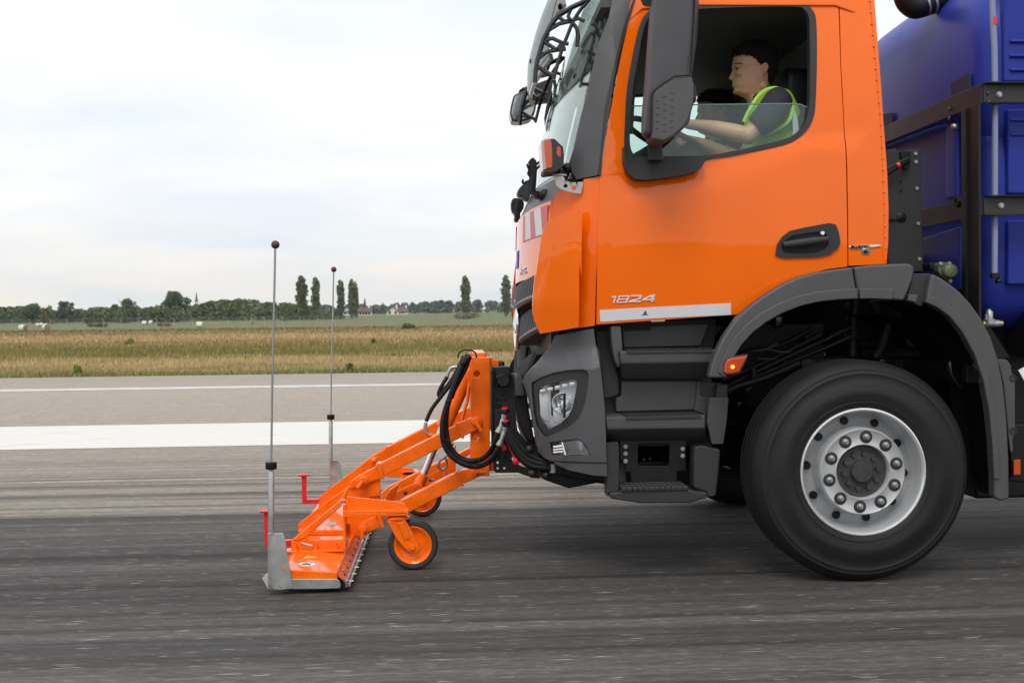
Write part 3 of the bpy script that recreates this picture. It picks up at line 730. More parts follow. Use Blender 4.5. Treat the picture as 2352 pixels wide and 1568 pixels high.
# village
WALL = mat('white_render', (.72, .70, .64), .9, nscale=.5, namt=.04); ROOF = mat('brown_red_tiles', (.10, .052, .043), .85, nscale=2, namt=.2); GLS = mat('dark_pane', (.03, .035, .04), .15); SOL = mat('solar_panel', (.12, .16, .26), .2)
WALL2 = mat('cream_render', (.68, .62, .46), .9)
def house(px, yb, wpx, hpx, rpx, Y, label, wm, gable=False, dep=9, solar=False, nw=3):
    c = onY((px, yb), Y); s = mpx(Y); Wd, H, Rf = wpx * s, hpx * s, rpx * s; e_ = empty('house', (c.x, Y, c.z), label, 'house')
    mb = MB()
    if gable: mb.prism3([(-Wd / 2, 0, -2), (Wd / 2, 0, -2), (Wd / 2, 0, H), (0, 0, H + Rf), (-Wd / 2, 0, H)], (0, dep, 0))
    else: mb.prism3([(-Wd / 2, 0, -2), (-Wd / 2, 0, H), (-Wd / 2, dep / 2, H + Rf), (-Wd / 2, dep, H), (-Wd / 2, dep, -2)], (Wd, 0, 0))
    mk('wall', mb, wm, e_, local=True)
    mb = MB(); o_ = .5
    if gable:
        for sx_ in (-1, 1):
            mb.prism3([(sx_ * (Wd / 2 + o_), -o_, H - o_ * Rf / (Wd / 2)), (sx_ * (Wd / 2 + o_), -o_, H - o_ * Rf / (Wd / 2) + .22), (0, -o_, H + Rf + .24), (0, -o_, H + Rf + .02)], (0, dep + 2 * o_, 0))
    else:
        for sy in (-1, 1):
            ye = dep / 2 + sy * (dep / 2 + o_); ze = H - o_ * Rf / (dep / 2)
            mb.prism3([(-Wd / 2 - o_, ye, ze), (-Wd / 2 - o_, ye, ze + .22), (-Wd / 2 - o_, dep / 2, H + Rf + .24), (-Wd / 2 - o_, dep / 2, H + Rf + .02)], (Wd + 2 * o_, 0, 0))
    rf = mk('roof', mb, ROOF, e_, local=True)
    mb = MB(); mb.box(Wd * .2, Wd * .2 + .7, dep * .4, dep * .4 + .7, H, H + Rf + .8); mk('chimney', mb, WALL, rf, local=True)
    if solar:
        mb = MB(); k = Rf / (dep / 2)
        mb.prism3([(-Wd * .35, .8, H + .8 * k + .25), (Wd * .3, .8, H + .8 * k + .25), (Wd * .3, dep * .4, H + dep * .4 * k + .25), (-Wd * .35, dep * .4, H + dep * .4 * k + .25)], (0, 0, .08)); mk('solar_panel', mb, SOL, rf, local=True)
    for i in range(nw):
        x = (-.5 + (i + .6) / (nw + .2)) * Wd; mb = MB(); mb.box(x - .5, x + .5, -.05, .1, H * .35, H * .35 + 1.3); wn = mk('window', mb, WALL, e_, local=True)
        mb = MB(); mb.box(x - .42, x + .42, -.08, .05, H * .35 + .08, H * .35 + 1.22); mk('pane', mb, GLS, wn, local=True)
house(838, 727, 28, 11, 9, 430, 'white house with long dark red roof right of the twin-topped poplar', WALL, nw=4)
house(902, 724, 30, 7, 13, 440, 'cream house with a wide front gable, right of the village', WALL2, True, nw=2)
house(798, 725, 22, 8, 8, 445, 'white house with solar panels between the last two poplars of the row', WALL, solar=True, nw=2)
house(926, 722, 18, 6, 10, 460, 'low brown-roofed building behind the gabled house on its right', WALL, nw=1)
house(241, 728, 24, 6, 3, 330, 'white flat shed roof showing over the bushes left of the airy tree', WALL, nw=1)
c = onY((451.5, 704), 900); s = mpx(900); e_ = empty('church', (c.x, 900, c.z - 12), 'white church tower with a dark needle spire above the wood', 'church')
mb = MB(); Hh = 11 * s + 12; wd = 3.6 * s; mb.box(-wd, wd, -wd, wd, 0, Hh); mk('tower', mb, WALL, e_, local=True)
mb = MB(); mb.tube([(0, 0, Hh), (0, 0, Hh + 4 * s), (0, 0, Hh + 22 * s)], [wd * 1.5, wd * .85, .1], 8); mk('spire', mb, mat('slate', (.05, .06, .07), .6), e_, local=True)
for s_ in (-.5, .5):
    mb = MB(); mb.box(s_ * wd - .6, s_ * wd + .6, -wd - .05, -wd + .3, Hh - 4.2, Hh - 1.5); mk('belfry_window', mb, GLS, e_, local=True)
# ------------------------------------------------------------------ the truck
YC = 6.6                                # centre plane of truck
TK = empty('truck', (1.9, YC, 0), 'orange truck cab with dark grey wheel arch and steps driving left on the runway', 'truck')
def interp(pts, x):
    if x <= pts[0][0]: return pts[0][1]
    for (a, b), (c, d) in zip(pts, pts[1:]):
        if x <= c: return b + (d - b) * (x - a) / (c - a)
    return pts[-1][1]
SW = [(v.x, v.z) for v in (W('M', 1440, 412, 5.42), W('B', 560, 1500, 5.42), W('B', 850, 1440, 5.42), W('B', 1300, 1300, 5.42), W('B', 1720, 1140, 5.42), W('C', 230, 1060, 5.42), W('C', 440, 1045, 5.42))]
XSW1 = W('C', 455, 1045, 5.42).x
def cab(x, z):
    Y = 5.42
    Y += .075 * (z - 1.93) ** 2
    Y += .0011 * math.sin(3.1 * x + 1.2) * math.sin(4.3 * z + .4) + .0006 * math.sin(7 * x) * math.sin(2.2 * z)
    d = z - interp(SW, x)
    k = sstep((XSW1 - x) / .05) * sstep((x - .80) / .08)
    Y += .016 * sstep((d + .075) / .085) * k
    Y += 1.1 * max(0, .80 - x) ** 2
    return Y
def off(f, d): return lambda x, z: f(x, z) + d
far = Matrix.Translation((0, 2 * YC, 0)) @ Matrix.Diagonal((1, -1, 1, 1))
def mirror(o, parent=None):
    """the same piece on the other side of the vehicle"""
    c = o.copy(); c.data = o.data.copy(); c.data.transform(far); c.data.flip_normals(); COL.objects.link(c)
    if parent: c.parent = parent; c.matrix_parent_inverse = o.matrix_parent_inverse if parent.type == 'EMPTY' else Matrix()
    return c
WIN = "480,60 830,42 1200,28 1640,20 1730,40 1785,95 1808,170 1815,400 1812,640 1800,900 1780,1000 1730,1090 1650,1160 1540,1210 1300,1265 1080,1310 880,1345 820,1430 700,1462 560,1482 380,1503 290,1492 235,1440 208,1350 203,1220 210,1000 225,750 255,560 300,330 345,180 400,100"
INN = "500,95 830,75 1250,60 1640,58 1710,82 1745,140 1755,250 1757,700 1745,920 1715,1030 1650,1110 1540,1165 1300,1225 1080,1270 880,1302 560,1308 330,1308 272,1275 250,1180 258,950 283,700 322,480 352,300 400,160"
# door
DOOR = "1370,745 1372,560 1378,405 1396,290 1422,150 1452,10 1475,-30 1510,-62 1560,-72 1900,-75 1922,-55 1925,0 1930,150 1938,300 1943,380 1946,612 1900,618 1832,637 1790,655 1750,681 1720,702 1692,722"
WIN = smooth(q("B", WIN), 3); INN = smooth(q("B", INN), 3)
dm = MB().sheet('M', DOOR, cab, .035, holes=[WIN], step=.06)
door = mk('door', dm, M['orange'], TK, bevel=.004)
sm = MB().sheet('M', WIN, off(cab, -.006), .045, holes=[INN], step=.12)
seal = mk('window_frame', sm, M['dgrey'], door, bevel=.006)
gl = MB().sheet('B', "255,888 700,878 1250,871 1600,868 1680,875 1748,905 1735,980 1710,1045 1650,1120 1540,1172 1300,1232 1080,1277 880,1310 560,1315 330,1315 262,1275 245,1180 250,1000", off(cab, .02), .004, step=.15)
pane = mk('window_pane', gl, M['glass'], door)
ct = MB().tube([onS(p, off(cab, .022)) for p in q('B', "262,889 700,879 1250,872 1600,869 1680,876 1744,905")], .0035, 6)
mk('pane_edge', ct, mat('glass_edge', (.12, .25, .22), .15), door)
dlo = MB().sheet('M', DOOR, off(cab, .036), .04, holes=[WIN], step=.12); dl = mk('door_lining', dlo, M['cabindark'], door)
# far side door and pane
fd = mirror(door, TK); mirror(seal, fd); mirror(dl, fd); fp = mirror(pane, fd)
fgl = MB().sheet('M', INN, off(cab, .02), .004, step=.15); t_ = mk('window_pane', fgl, M['glass'], fd); t_.data.transform(far); t_.data.flip_normals()
bpy.data.objects.remove(fp)
# rear cab corner
REARP = "1949,610 1946,380 1940,300 1932,150 1928,0 1925,-55 1915,-80 1985,-85 2001,0 2014,150 2024,260 2033,430 2037,606 2000,608"
rp_ = mk('cab_rear_corner', MB().sheet('M', REARP, cab, .035, step=.06), M['orange'], TK, bevel=.004)
fl = MB().sheet('M', "1994,-40 2005,-40 2016,100 2029,280 2038,400 2041,480 2040,560 2036,606 2029,606 2031,480 2024,300 2012,150", off(cab, -.004), .04, step=.1)
flg = mk('seam_flange', fl, M['orange'], rp_, bevel=.002)
rv = MB()
for i in range(24):
    p = D('C', interp([(0, 452), (400, 485), (900, 533), (1568, 566), (2000, 575)], i * 88), i * 88 + 10)
    v = onS(p, off(cab, -.004)); rv.ball(v, .0055, .003, .0055, 10, 6)
split(mk('rivet', rv, M['orange'], rp_))
mirror(rp_, TK)
# A-pillar, dark
def apf(x, z): return cab(x, z) - .004 + 1.2 * max(0, interp([(1.9, .70), (2.85, .88), (3.2, .93)], z) - x) ** 1.6
AP = "1325,412 1372,403 1393,280 1417,150 1448,5 1470,-45 1408,-50 1406,0 1400,36 1373,108 1354,195 1334,269 1318,340 1306,380"
ap = mk('windscreen_pillar', MB().sheet('M', AP, apf, .04, step=.05), M['grey'], TK, bevel=.006)
ridge = mk('pillar_trim', MB().sheet('A', "1190,0 1215,0 1135,250 1055,550 965,950 918,1400 905,1568 880,1568 895,1400 940,950 1030,550 1105,250", off(apf, -.006), .02, step=.1), M['dgrey'], ap, bevel=.003)
mirror(ap, TK)
# windscreen (heightfield x over y, z)
def wx(Y, z):
    u = (Y - YC) / 1.1
    return interp([(1.0, .425), (1.35, .395), (1.86, .412), (2.0, .475), (2.05, .50), (2.45, .575), (2.85, .70), (3.3, .86)], z) + .13 * abs(u) ** 2.2 * (1 if z > 1.9 else .9)
def front(name, yz, mt, parent, T=.02, o=0, step=.12, bevel=0, fx=wx, holes=()):
    """panel across the front of the cab, outline in (Y, Z)"""
    b = bmesh.new(); loops = [yz] + list(holes); es = []
    for lp in loops:
        vs = [b.verts.new((0, y, z)) for y, z in lp]; es += [b.edges.new((vs[i], vs[(i + 1) % len(vs)])) for i in range(len(vs))]
    bmesh.ops.triangle_fill(b, use_beauty=True, edges=es, normal=(-1, 0, 0))
    for ax, no in ((1, (0, 1, 0)), (2, (0, 0, 1))):
        lo = min(v.co[ax] for v in b.verts); hi = max(v.co[ax] for v in b.verts); k = math.floor(lo / step) + 1
        while k * step < hi - 1e-4:
            if k * step > lo + 1e-4: bmesh.ops.bisect_plane(b, geom=b.verts[:] + b.edges[:] + b.faces[:], plane_co=Vector(no) * (k * step + .0003), plane_no=no)
            k += 1
    mb = MB(); va, vb = {}, {}
    for v in b.verts:
        x = fx(v.co.y, v.co.z) + o; va[v] = mb.bm.verts.new((x, v.co.y, v.co.z)); vb[v] = mb.bm.verts.new((x + T, v.co.y, v.co.z))
    for f in b.faces: mb.bm.faces.new([va[v] for v in f.verts]); mb.bm.faces.new([vb[v] for v in f.verts][::-1])
    for e_ in b.edges:
        if len(e_.link_faces) == 1: a, c = e_.verts; mb.bm.faces.new((va[a], va[c], vb[c], vb[a]))
    b.free(); return mk(name, mb, mt, parent, bevel=bevel)
Y0w, Y1w = YC - 1.03, YC + 1.03
wsn = front('windscreen', [(Y0w, 2.02), (Y1w, 2.02), (Y1w - .0, 2.6), (Y1w - .04, 3.05), (Y0w + .04, 3.05), (Y0w, 2.6)], M['wind'], TK, .006, 0, .1)
front('windscreen_border', [(Y0w - .03, 1.97), (Y1w + .03, 1.97), (Y1w + .03, 2.08), (Y0w - .03, 2.08)], M['gloss'], wsn, .02, .004)
cowl = front('cowl', [(YC - .97, 1.84), (YC + .97, 1.84), (YC + 1.03, 2.0), (YC - 1.03, 2.0)], M['grey'], TK, .04, -.004, .1, .004)
hood = front('front_panel', [(YC - 1.0, 1.50), (YC, 1.497), (YC + 1.0, 1.50), (YC + 1.0, 1.87), (YC, 1.862), (YC - 1.0, 1.87)], M['orange'], TK, .03, -.01, .1, .004)
# red and white warning stripes on the front panel
def yfront(px, z=1.78, o=-.016):
    """near-side depth at which the front panel is seen at picture column px"""
    best = min(((abs(1036 + FP * (wx(Y, z) + o) / Y - px), Y) for Y in np.arange(5.5, 6.35, .004)))
    return float(best[1])
def edc(x): return D('E', x, 900)[0]
ys_ = [yfront(edc(v)) for v in (636, 560, 497, 452, 405, 380)]; yl_ = [yfront(edc(v)) for v in (592, 588, 525, 465, 412, 380)]
ys_[-1] = yl_[-1] = max(ys_[-2], yl_[-2]) + .10
for sgn in (0, 1):
    my = (lambda y: y) if not sgn else (lambda y: 2 * YC - y)
    def quad_(y0, y1, l0, l1, z0, z1): return [(my(l0), z0), (my(l1), z0), (my(y1), z1), (my(y0), z1)]
    wp = front('warning_sheeting', quad_(ys_[0], ys_[5], ys_[0], ys_[5], 1.708, 1.852), mat('red_sheeting', (.55, .03, .03), .35), hood, .004, -.014, .15)
    for i, j in ((1, 2), (3, 4)):
        front('white_stripe', quad_(ys_[i], ys_[j], yl_[i], yl_[j], 1.710, 1.850), M['silver'], wp, .004, -.0165, .2)
# lettering on the front panel, reading across the front
lt = textmesh('Arocs', .078, .004, hood, 'model_lettering', M['chrome'], (0, YC - .26, 1.532), shear=.25, sx=1.25, xdir=(0, -1, 0), zdir=(0, 0, 1))
for v in lt.data.vertices: v.co.x = wx(v.co.y, v.co.z) - .012 + (v.co.x) * 1.0
for v in (0, 1):
    pass
bd = MB(); bd.bm.from_mesh(mk('x_tmp', MB().box(0, .004, YC - .08, YC + .08, 1.58, 1.68), M['blue']).data)
bpy.data.objects.remove(bpy.data.objects['x_tmp'])
for v in bd.bm.verts: v.co.x = wx(v.co.y, v.co.z) - .014 + v.co.x
mk('blue_sticker', bd, M['blue'], hood)
# grille: three V shaped bars with ribs, chrome star
def gx(Y, z): return wx(Y, z) - .012
def vz(Y, zs, zc): return zc + (zs - zc) * min(1, abs(Y - YC) / .95)
gr = MB()
core = MB(); core.box(.50, .54, YC - .95, YC + .95, .8, 1.52); mk('radiator_core', core, M['black'], TK)
for (zs, zc, hh) in ((1.395, 1.335, .10), (1.235, 1.13, .115)):
    rings = []
    for i in range(25):
        Y = YC - .96 + 1.92 * i / 24; z = vz(Y, zs, zc); x = gx(Y, z)
        rings.append([(x - .005, Y, z), (x - .022, Y, z + .012), (x - .010, Y, z + .034), (x + .07, Y, z + .04), (x + .09, Y, z)])
    gr.loft(rings)
    for i in range(30):
        Y = YC - .94 + 1.88 * (i + .5) / 30; z = vz(Y, zs, zc); x = gx(Y, z)
        gr.prism3([(x - .016, Y - .013, z + .02), (x - .004, Y - .008, z + .03 + hh), (x + .05, Y - .008, z + .03 + hh), (x + .05, Y - .013, z + .02)], (0, .022, 0))
mk('grille', gr, M['grey'], TK, bevel=.003)
lg = MB()
rings = []
for i in range(25):
    t = -1 + 2 * i / 24; Y = YC + t * .72; ztop = .985 + .13 * abs(t) ** 1.1; zb = .83 + .27 * abs(t) ** 1.5; x = gx(Y, 1.0) - .015
    rings.append([(x, Y, zb), (x - .012, Y, zb + .02), (x - .004, Y, ztop), (x + .05, Y, ztop), (x + .06, Y, zb)])
lg.loft(rings)
for i in range(26):
    t = -.92 + 1.84 * i / 25; Y = YC + t * .72; ztop = .985 + .13 * abs(t) ** 1.1; zb = .83 + .27 * abs(t) ** 1.5; x = gx(Y, 1.0) - .015
    if ztop - zb > .03: lg.box(x - .022, x + .02, Y - .006, Y + .006, zb + .02, ztop)
mk('lower_grille', lg, M['grey'], TK, bevel=.003)
st = MB(); sc_ = Vector((gx(YC, 1.2) - .012, YC, 1.255)); r_ = .14
for k in range(3):
    a = math.pi / 2 + k * 2 * math.pi / 3
    tip = sc_ + Vector((0, math.cos(a) * r_, math.sin(a) * r_)); 
    l_ = sc_ + Vector((0, math.cos(a + 1.05) * .03, math.sin(a + 1.05) * .03)); rr_ = sc_ + Vector((0, math.cos(a - 1.05) * .03, math.sin(a - 1.05) * .03)); pk = sc_ + Vector((-.022, 0, 0)); bk = sc_ + Vector((.02, 0, 0))
    for f in ((tip, l_, pk), (tip, pk, rr_), (tip, rr_, bk), (tip, bk, l_)): st.poly(f)
st.tube([sc_ + Vector((0, math.cos(2 * math.pi * i / 40) * r_, math.sin(2 * math.pi * i / 40) * r_)) for i in range(41)], .013, 8)
mk('star_emblem', st, M['chrome'], TK, flat=False)
# air deflectors at the front corners
def defl(x, z): return cab(.80, z) - .045 + 2.2 * max(0, .615 - x) ** 1.55 + .12 * max(0, 1.365 - z) ** 1.0 * (1 if x < .9 else 1)
E1 = q('E', "985,752 930,764 860,782 790,802 740,818 690,838 660,853 630,880 607,912 590,950 575,1000 562,1050 553,1100 540,1180 530,1250 517,1350 505,1450")
F1 = q('F', "598,120 590,200 580,320 568,450 564,560 566,630 590,720 625,810 660,893 800,868 960,842 1145,812 1150,600 1150,300 1150,30")
E2 = q('E', "982,1450 985,1100 988,900")
ad_ = mk('air_deflector', MB().sheet('M', E1 + F1 + E2, defl, .025, step=.03), M['orange'], TK, bevel=.004)
mirror(ad_, TK)
def cpan(x, z): return cab(x, z) + .012 + 1.2 * max(0, .66 - x) ** 1.5
CP = q('E', "1003,440 1172,406 1168,600 1160,900 1150,1200 1132,1540") + q('F', "1358,300 1352,600 1345,790 1165,815 1143,812 1130,640 1000,300") + q('E', "850,1000 760,900 668,850 680,760 690,700 700,640 712,600 735,560 760,535 830,520 960,500 1000,470")
cpn = mk('cab_corner_panel', MB().sheet('M', CP, cpan, .03, step=.05), M['orange'], TK, bevel=.004)
mirror(cpn, TK)

# bumper corner
def bum(x, z):
    Y = 5.425 + .42 * (max(0, .74 - x) / .36) ** 2.2
    zl = 1.055 - .16 * max(0, .72 - x)
    Y += .05 * sstep((z - zl) / .085) + .02 * max(0, z - 1.15)
    Y += .05 * sstep((.735 - z) / .03) * 0 + .15 * max(0, .80 - z) ** 2
    return Y
BUM = q('F', "830,922 1000,885 1180,855 1330,828 1345,930 1362,1040 1395,1200 1405,1300") + q('G', "1562,210 1590,420 1608,600 1618,800 1625,1000 1632,1240 1500,1232 1400,1210 1300,1190 1200,1150 1130,1105 1080,1082 1020,1030 995,950 972,800 948,650 925,540 885,420 868,400 900,340 950,280 1000,230 1060,160 1120,90 1150,20 1165,0")
HL = "955,402 1050,350 1150,315 1280,290 1420,283 1455,300 1468,340 1462,440 1440,560 1412,660 1375,730 1300,800 1200,850 1085,893 1045,850 1000,790 975,660 960,520"
FG = "1118,935 1200,925 1360,905 1400,920 1440,960 1485,1045 1480,1062 1445,1070 1240,1065 1140,1050 1130,1000"
bp_ = mk('bumper_corner', MB().sheet('M', BUM, bum, .03, holes=[('G', HL), ('G', FG)], step=.04), M['grey'], TK, bevel=.004)
mirror(bp_, TK)
# headlight bowl and lens
hb = mk('headlight_surround', MB().sheet('G', HL, off(bum, .02), .02, holes=[('G', "1012,455 1100,420 1180,395 1360,368 1364,420 1355,480 1330,610 1290,700 1225,762 1108,825 1085,780 1030,735 1018,600")], step=.05), M['dgrey'], TK, bevel=.004)
HLI = "1010,452 1100,417 1180,392 1362,365 1366,420 1357,482 1332,612 1292,702 1227,765 1106,829 1083,782 1028,737 1016,600"
lens = mk('headlight', MB().sheet('G', HLI, off(bum, .022), .004, step=.06), M['lens'], TK)
bowl = MB().sheet('G', HLI, off(bum, .11), .004, step=.06)
mk('reflector_bowl', bowl, mat('bowl_silver', (.95, .95, .97), .3, metal=.2), lens)
c = W('G', 1235, 590, 5.50); mb = MB(); mb.lathe([(.0, .07), (.02, .06), (.04, .03), (.05, .006), (.053, 0), (.049, .003)], (c.x, 5.515, c.z), n=32)
mk('projector', mb, M['chrome'], lens); mb = MB(); mb.ball((c.x + .01, 5.515, c.z), .018); mk('bulb', mb, M['white'], lens)
mb = MB(); mb.prism('G', "1240,500 1262,498 1260,720 1238,715", 5.475, .012); mk('light_bar', mb, M['black'], lens)
mb = MB()
for k in range(5): mb.prism('G', [(1030 + k * 66, 470 - k * 17), (1080 + k * 66, 457 - k * 15), (1082 + k * 66, 485 - k * 12), (1032 + k * 66, 500 - k * 14)], 5.53 - k * .008, .02)
mb.prism('G', "1025,500 1105,500 1125,760 1060,735 1035,700", 5.55, .02); mb.prism('G', "1150,640 1215,620 1230,740 1180,770 1150,740", 5.52, .02)
split(mk('facet', mb, M['rim'], lens, bevel=.004))
FGI = "1130,957 1240,935 1360,917 1400,930 1430,965 1478,1040 1470,1056 1400,1062 1240,1053 1150,1040"
fog = mk('fog_light', MB().sheet('G', FGI, off(bum, .010), .004, step=.08), M['lens'], TK)
mk('reflector_bowl', MB().sheet('G', FGI, off(bum, .045), .004, step=.08), M['chrome'], fog)
mb = MB()
for k in range(3): mb.prism('G', [(1150, 975 + k * 24), (1235, 965 + k * 24), (1240, 975 + k * 24), (1152, 985 + k * 24)], 5.445, .03)
mb.prism('G', "1225,940 1235,940 1265,1050 1252,1050", 5.445, .03)
split(mk('louvre', mb, M['white'], fog))
mk('fog_surround', MB().sheet('G', "1112,930 1200,920 1362,899 1404,914 1446,958 1492,1048 1484,1068 1448,1077 1240,1072 1134,1056 1120,1000", off(bum, .012), .02, holes=[('G', FGI)], step=.08), M['dgrey'], TK, bevel=.003)
# lower bumper lip
mk('bumper_seam', MB().sheet('G', "1110,1098 1300,1108 1500,1114 1628,1116 1628,1124 1500,1123 1300,1118 1115,1110", off(bum, -.004), .006, step=.05), M['black'], bp_)
# dark boxes added under the cab to block light between door and step
mb = MB()
mb.box(.62, 1.25, 5.72, 7.48, .55, 1.24); mb.box(1.25, 2.02, 6.05, 7.15, 1.0, 1.24); mk('under_cab_block', mb, M['cabindark'], TK)
mb = MB(); mb.box(.56, 1.0, 5.62, 7.58, 1.22, 1.98); mk('fire_wall', mb, M['cabindark'], TK)
# cab shell: roof, rear wall, lining
def roofring(x):
    return [(x, YC - 1.15 + .03, 2.80), (x, YC - 1.10, 2.93), (x, YC - .98, 3.05), (x, YC - .6, 3.11), (x, YC, 3.13), (x, YC + .6, 3.11), (x, YC + .98, 3.05), (x, YC + 1.10, 2.93), (x, YC + 1.12, 2.80), (x, YC + .9, 2.86), (x, YC, 2.90), (x, YC - .9, 2.86)]
mb = MB(); mb.loft([[(x, y, z - dz if i < 9 else z) for i, (x, y, z) in enumerate(roofring(x))] for x, dz in ((.86, .1), (.95, .02), (1.2, 0), (1.9, 0), (2.04, .05))]); mk('roof', mb, M['orange'], TK, bevel=.01)
mb = MB(); mb.prism3([(2.06, YC - 1.1, 1.5), (2.10, YC - 1.1, 1.5), (2.04, YC - 1.1, 3.0), (2.00, YC - 1.1, 3.0)], (0, 2.2, 0)); mk('rear_wall', mb, M['orange'], TK, bevel=.005)
li = MB(); li.prism3([(2.02, YC - 1.09, 1.5), (2.045, YC - 1.09, 1.5), (1.99, YC - 1.09, 2.84), (1.97, YC - 1.09, 2.84)], (0, 2.18, 0))
li.box(.75, 2.0, YC - 1.08, YC + 1.08, 2.80, 2.84); li.box(.70, 2.02, YC - 1.1, YC + 1.1, 1.45, 1.5)
mk('cabin_lining', li, M['cabin'], TK)
mb = MB(); mb.prism('B', "1562,180 1580,178 1590,215 1604,180 1616,185 1612,250 1600,268 1580,262 1568,235", 7.2, .03); mk('coat_hook', mb, M['black'], TK)
ds = MB(); ds.prism3([(.60, YC - 1.0, 1.5), (.95, YC - 1.0, 1.5), (.98, YC - 1.0, 1.86), (.90, YC - 1.0, 1.98), (.62, YC - 1.0, 2.02)], (0, 2.0, 0)); mk('dashboard', ds, M['cabindark'], TK, bevel=.02)
# seats
for yc, nm in ((5.92, 1), (7.25, 1)):
    mb = MB(); mb.loft([[(x + dx, yc + sy * wy, z) for dx, sy in ((0, -1), (.0, 1), (.13, 1), (.13, -1))] for x, z, wy in ((1.60, 1.7, .22), (1.66, 2.0, .24), (1.72, 2.3, .22), (1.74, 2.36, .13), (1.755, 2.54, .13), (1.75, 2.58, .09))]); s_ = mk('seat_back', mb, M['black'], TK, bevel=.03)
    mb = MB(); mb.box(1.18, 1.68, yc - .24, yc + .24, 1.52, 1.70); mk('seat_cushion', mb, M['black'], TK, bevel=.04)
# steering wheel
swc = W('B', 560, 1170, 5.93); ax = Vector((-.45, 0, -.9)).normalized(); mb = MB()
uu = Vector((0, 1, 0)); vv = ax.cross(uu)
ringp = [swc + uu * math.cos(2 * math.pi * k / 32) * .235 + vv * math.sin(2 * math.pi * k / 32) * .235 for k in range(33)]
mb.tube(ringp, .016, 8); 
for k in (0, 8, 16): mb.tube([ringp[k * 2 % 32], swc + ax * .04], [.014, .03], 6)
mb.lathe([(0, -.0), (.07, .0), (.08, .05), (0, .06)], swc, ax, 20)
mk('steering_wheel', mb, M['cabindark'], TK)
mb = MB(); mb.tube([swc + ax * .03, swc + ax * .5], .035, 8); mk('steering_column', mb, M['cabindark'], TK)
mb = MB(); mb.prism('B', "250,1300 330,1255 420,1200 520,1185 700,1110 770,1140 830,1200 880,1280 900,1320 300,1330", 6.0, .5); mk('instrument_binnacle', mb, mat('binnacle_grey', (.05, .055, .06), .6), TK, bevel=.02)

# door handle, badges, trims
hs = off(cab, -.012)
HD = "1782,586 1786,562 1797,544 1815,530 1850,522 1905,512 1920,516 1926,530 1931,555 1925,570 1905,585 1880,590 1800,592"
h1 = MB().sheet('M', HD, hs, .05, holes=[('M', "1795,568 1803,552 1820,541 1860,534 1893,531 1900,540 1903,560 1895,572 1880,580 1830,583 1800,580")], step=.06)
dh = mk('door_handle', h1, M['dgrey'], door, bevel=.004)
mk('handle_recess', MB().sheet('M', "1793,568 1802,550 1820,539 1860,532 1895,529 1903,540 1906,560 1897,574 1880,582 1830,585 1798,582", off(cab, -.002), .002, step=0), M['black'], door)
mb = MB(); mb.tube([onS(p, off(cab, -.028)) for p in q('M', "1800,562 1840,557 1870,553 1903,549")], [(.014, .009), (.018, .01), (.018, .01), (.013, .009)], 10); mk('handle_grip', mb, M['dgrey'], door, bevel=0)
v = onS((1890, 535), off(cab, -.02)); mb = MB(); cyl(mb, v, v + Vector((0, .02, 0)), .009, 16); mk('lock_cylinder', mb, M['white'], door)
def ontext(body, size, ex, px, py, parent, name, mt, shear, sx, rot, o_=0, f=cab, d=-.003, sp=1):
    v = onS((px, py), off(f, d)); a = R(rot)
    t = textmesh(body, size, ex, parent, name, mt, v, shear=shear, sx=sx, offset=o_, xdir=(math.cos(a), 0, math.sin(a)), zdir=(-math.sin(a), 0, math.cos(a)), bevel=.0012, spacing=sp)
    return t
SILV = mat('badge_silver', (.72, .73, .75), .28, metal=.35)
for st, hs_ in (("1562,425 1618,419 1594,512 1570,512 1590,441 1559,443", ()),
                ("1650,418 1772,412 1786,422 1774,457 1766,464 1760,498 1742,507 1626,509 1616,499 1628,470 1640,462 1637,430", ("1660,434 1755,430 1749,452 1656,455", "1646,472 1742,467 1735,491 1639,493")),
                ("1790,412 1930,407 1943,417 1932,448 1918,459 1830,480 1928,478 1922,498 1770,502 1779,482 1892,452 1903,428 1794,431", ()),
                ("2062,405 2107,401 2089,455 2104,454 2098,472 2083,473 2074,495 2050,496 2056,476 1940,479 1943,461", ("2056,426 2049,456 1985,459",))):
    mk('number_digit', MB().sheet('F', st, off(cab, -.0045), .005, holes=[('F', h) for h in hs_], step=0), SILV, door, bevel=.0012)
RS = "1377,712 1500,705 1679,696 1679,723 1500,731 1379,739"
rs_ = mk('reflective_strip', MB().sheet('M', RS, off(cab, -.0025), .003, step=.1), M['silver'], door)
mk('strip_mark', MB().sheet('M', "1474,722 1489,721 1489,723 1474,724", off(cab, -.0035), .002, step=0), M['dgrey'], rs_)
mk('strip_mark', MB().sheet('M', "1481,714 1484,714 1485,721 1478,721", off(cab, -.0035), .002, step=0), M['dgrey'], rs_)
bg_ = mk('emission_badge', MB().sheet('D', "288,560 300,553 400,548 530,547 540,555 538,566 460,572 452,618 440,625 398,626 385,618 376,578 300,580 290,575", off(cab, -.004), .006, step=0), M['rail'], rp_, bevel=.0015)
bg_.data.materials[0] = M['chrome']
ontext('BLUETEC', .0165, .001, *D('D', 303, 573), bg_, 'badge_lettering', M['black'], 0, 1.35, 1.0, d=-.0065, sp=1.0)
ontext('6', .026, .001, *D('D', 402, 614), bg_, 'badge_number', M['black'], 0, 1.6, 1.0, .0008, d=-.0065)

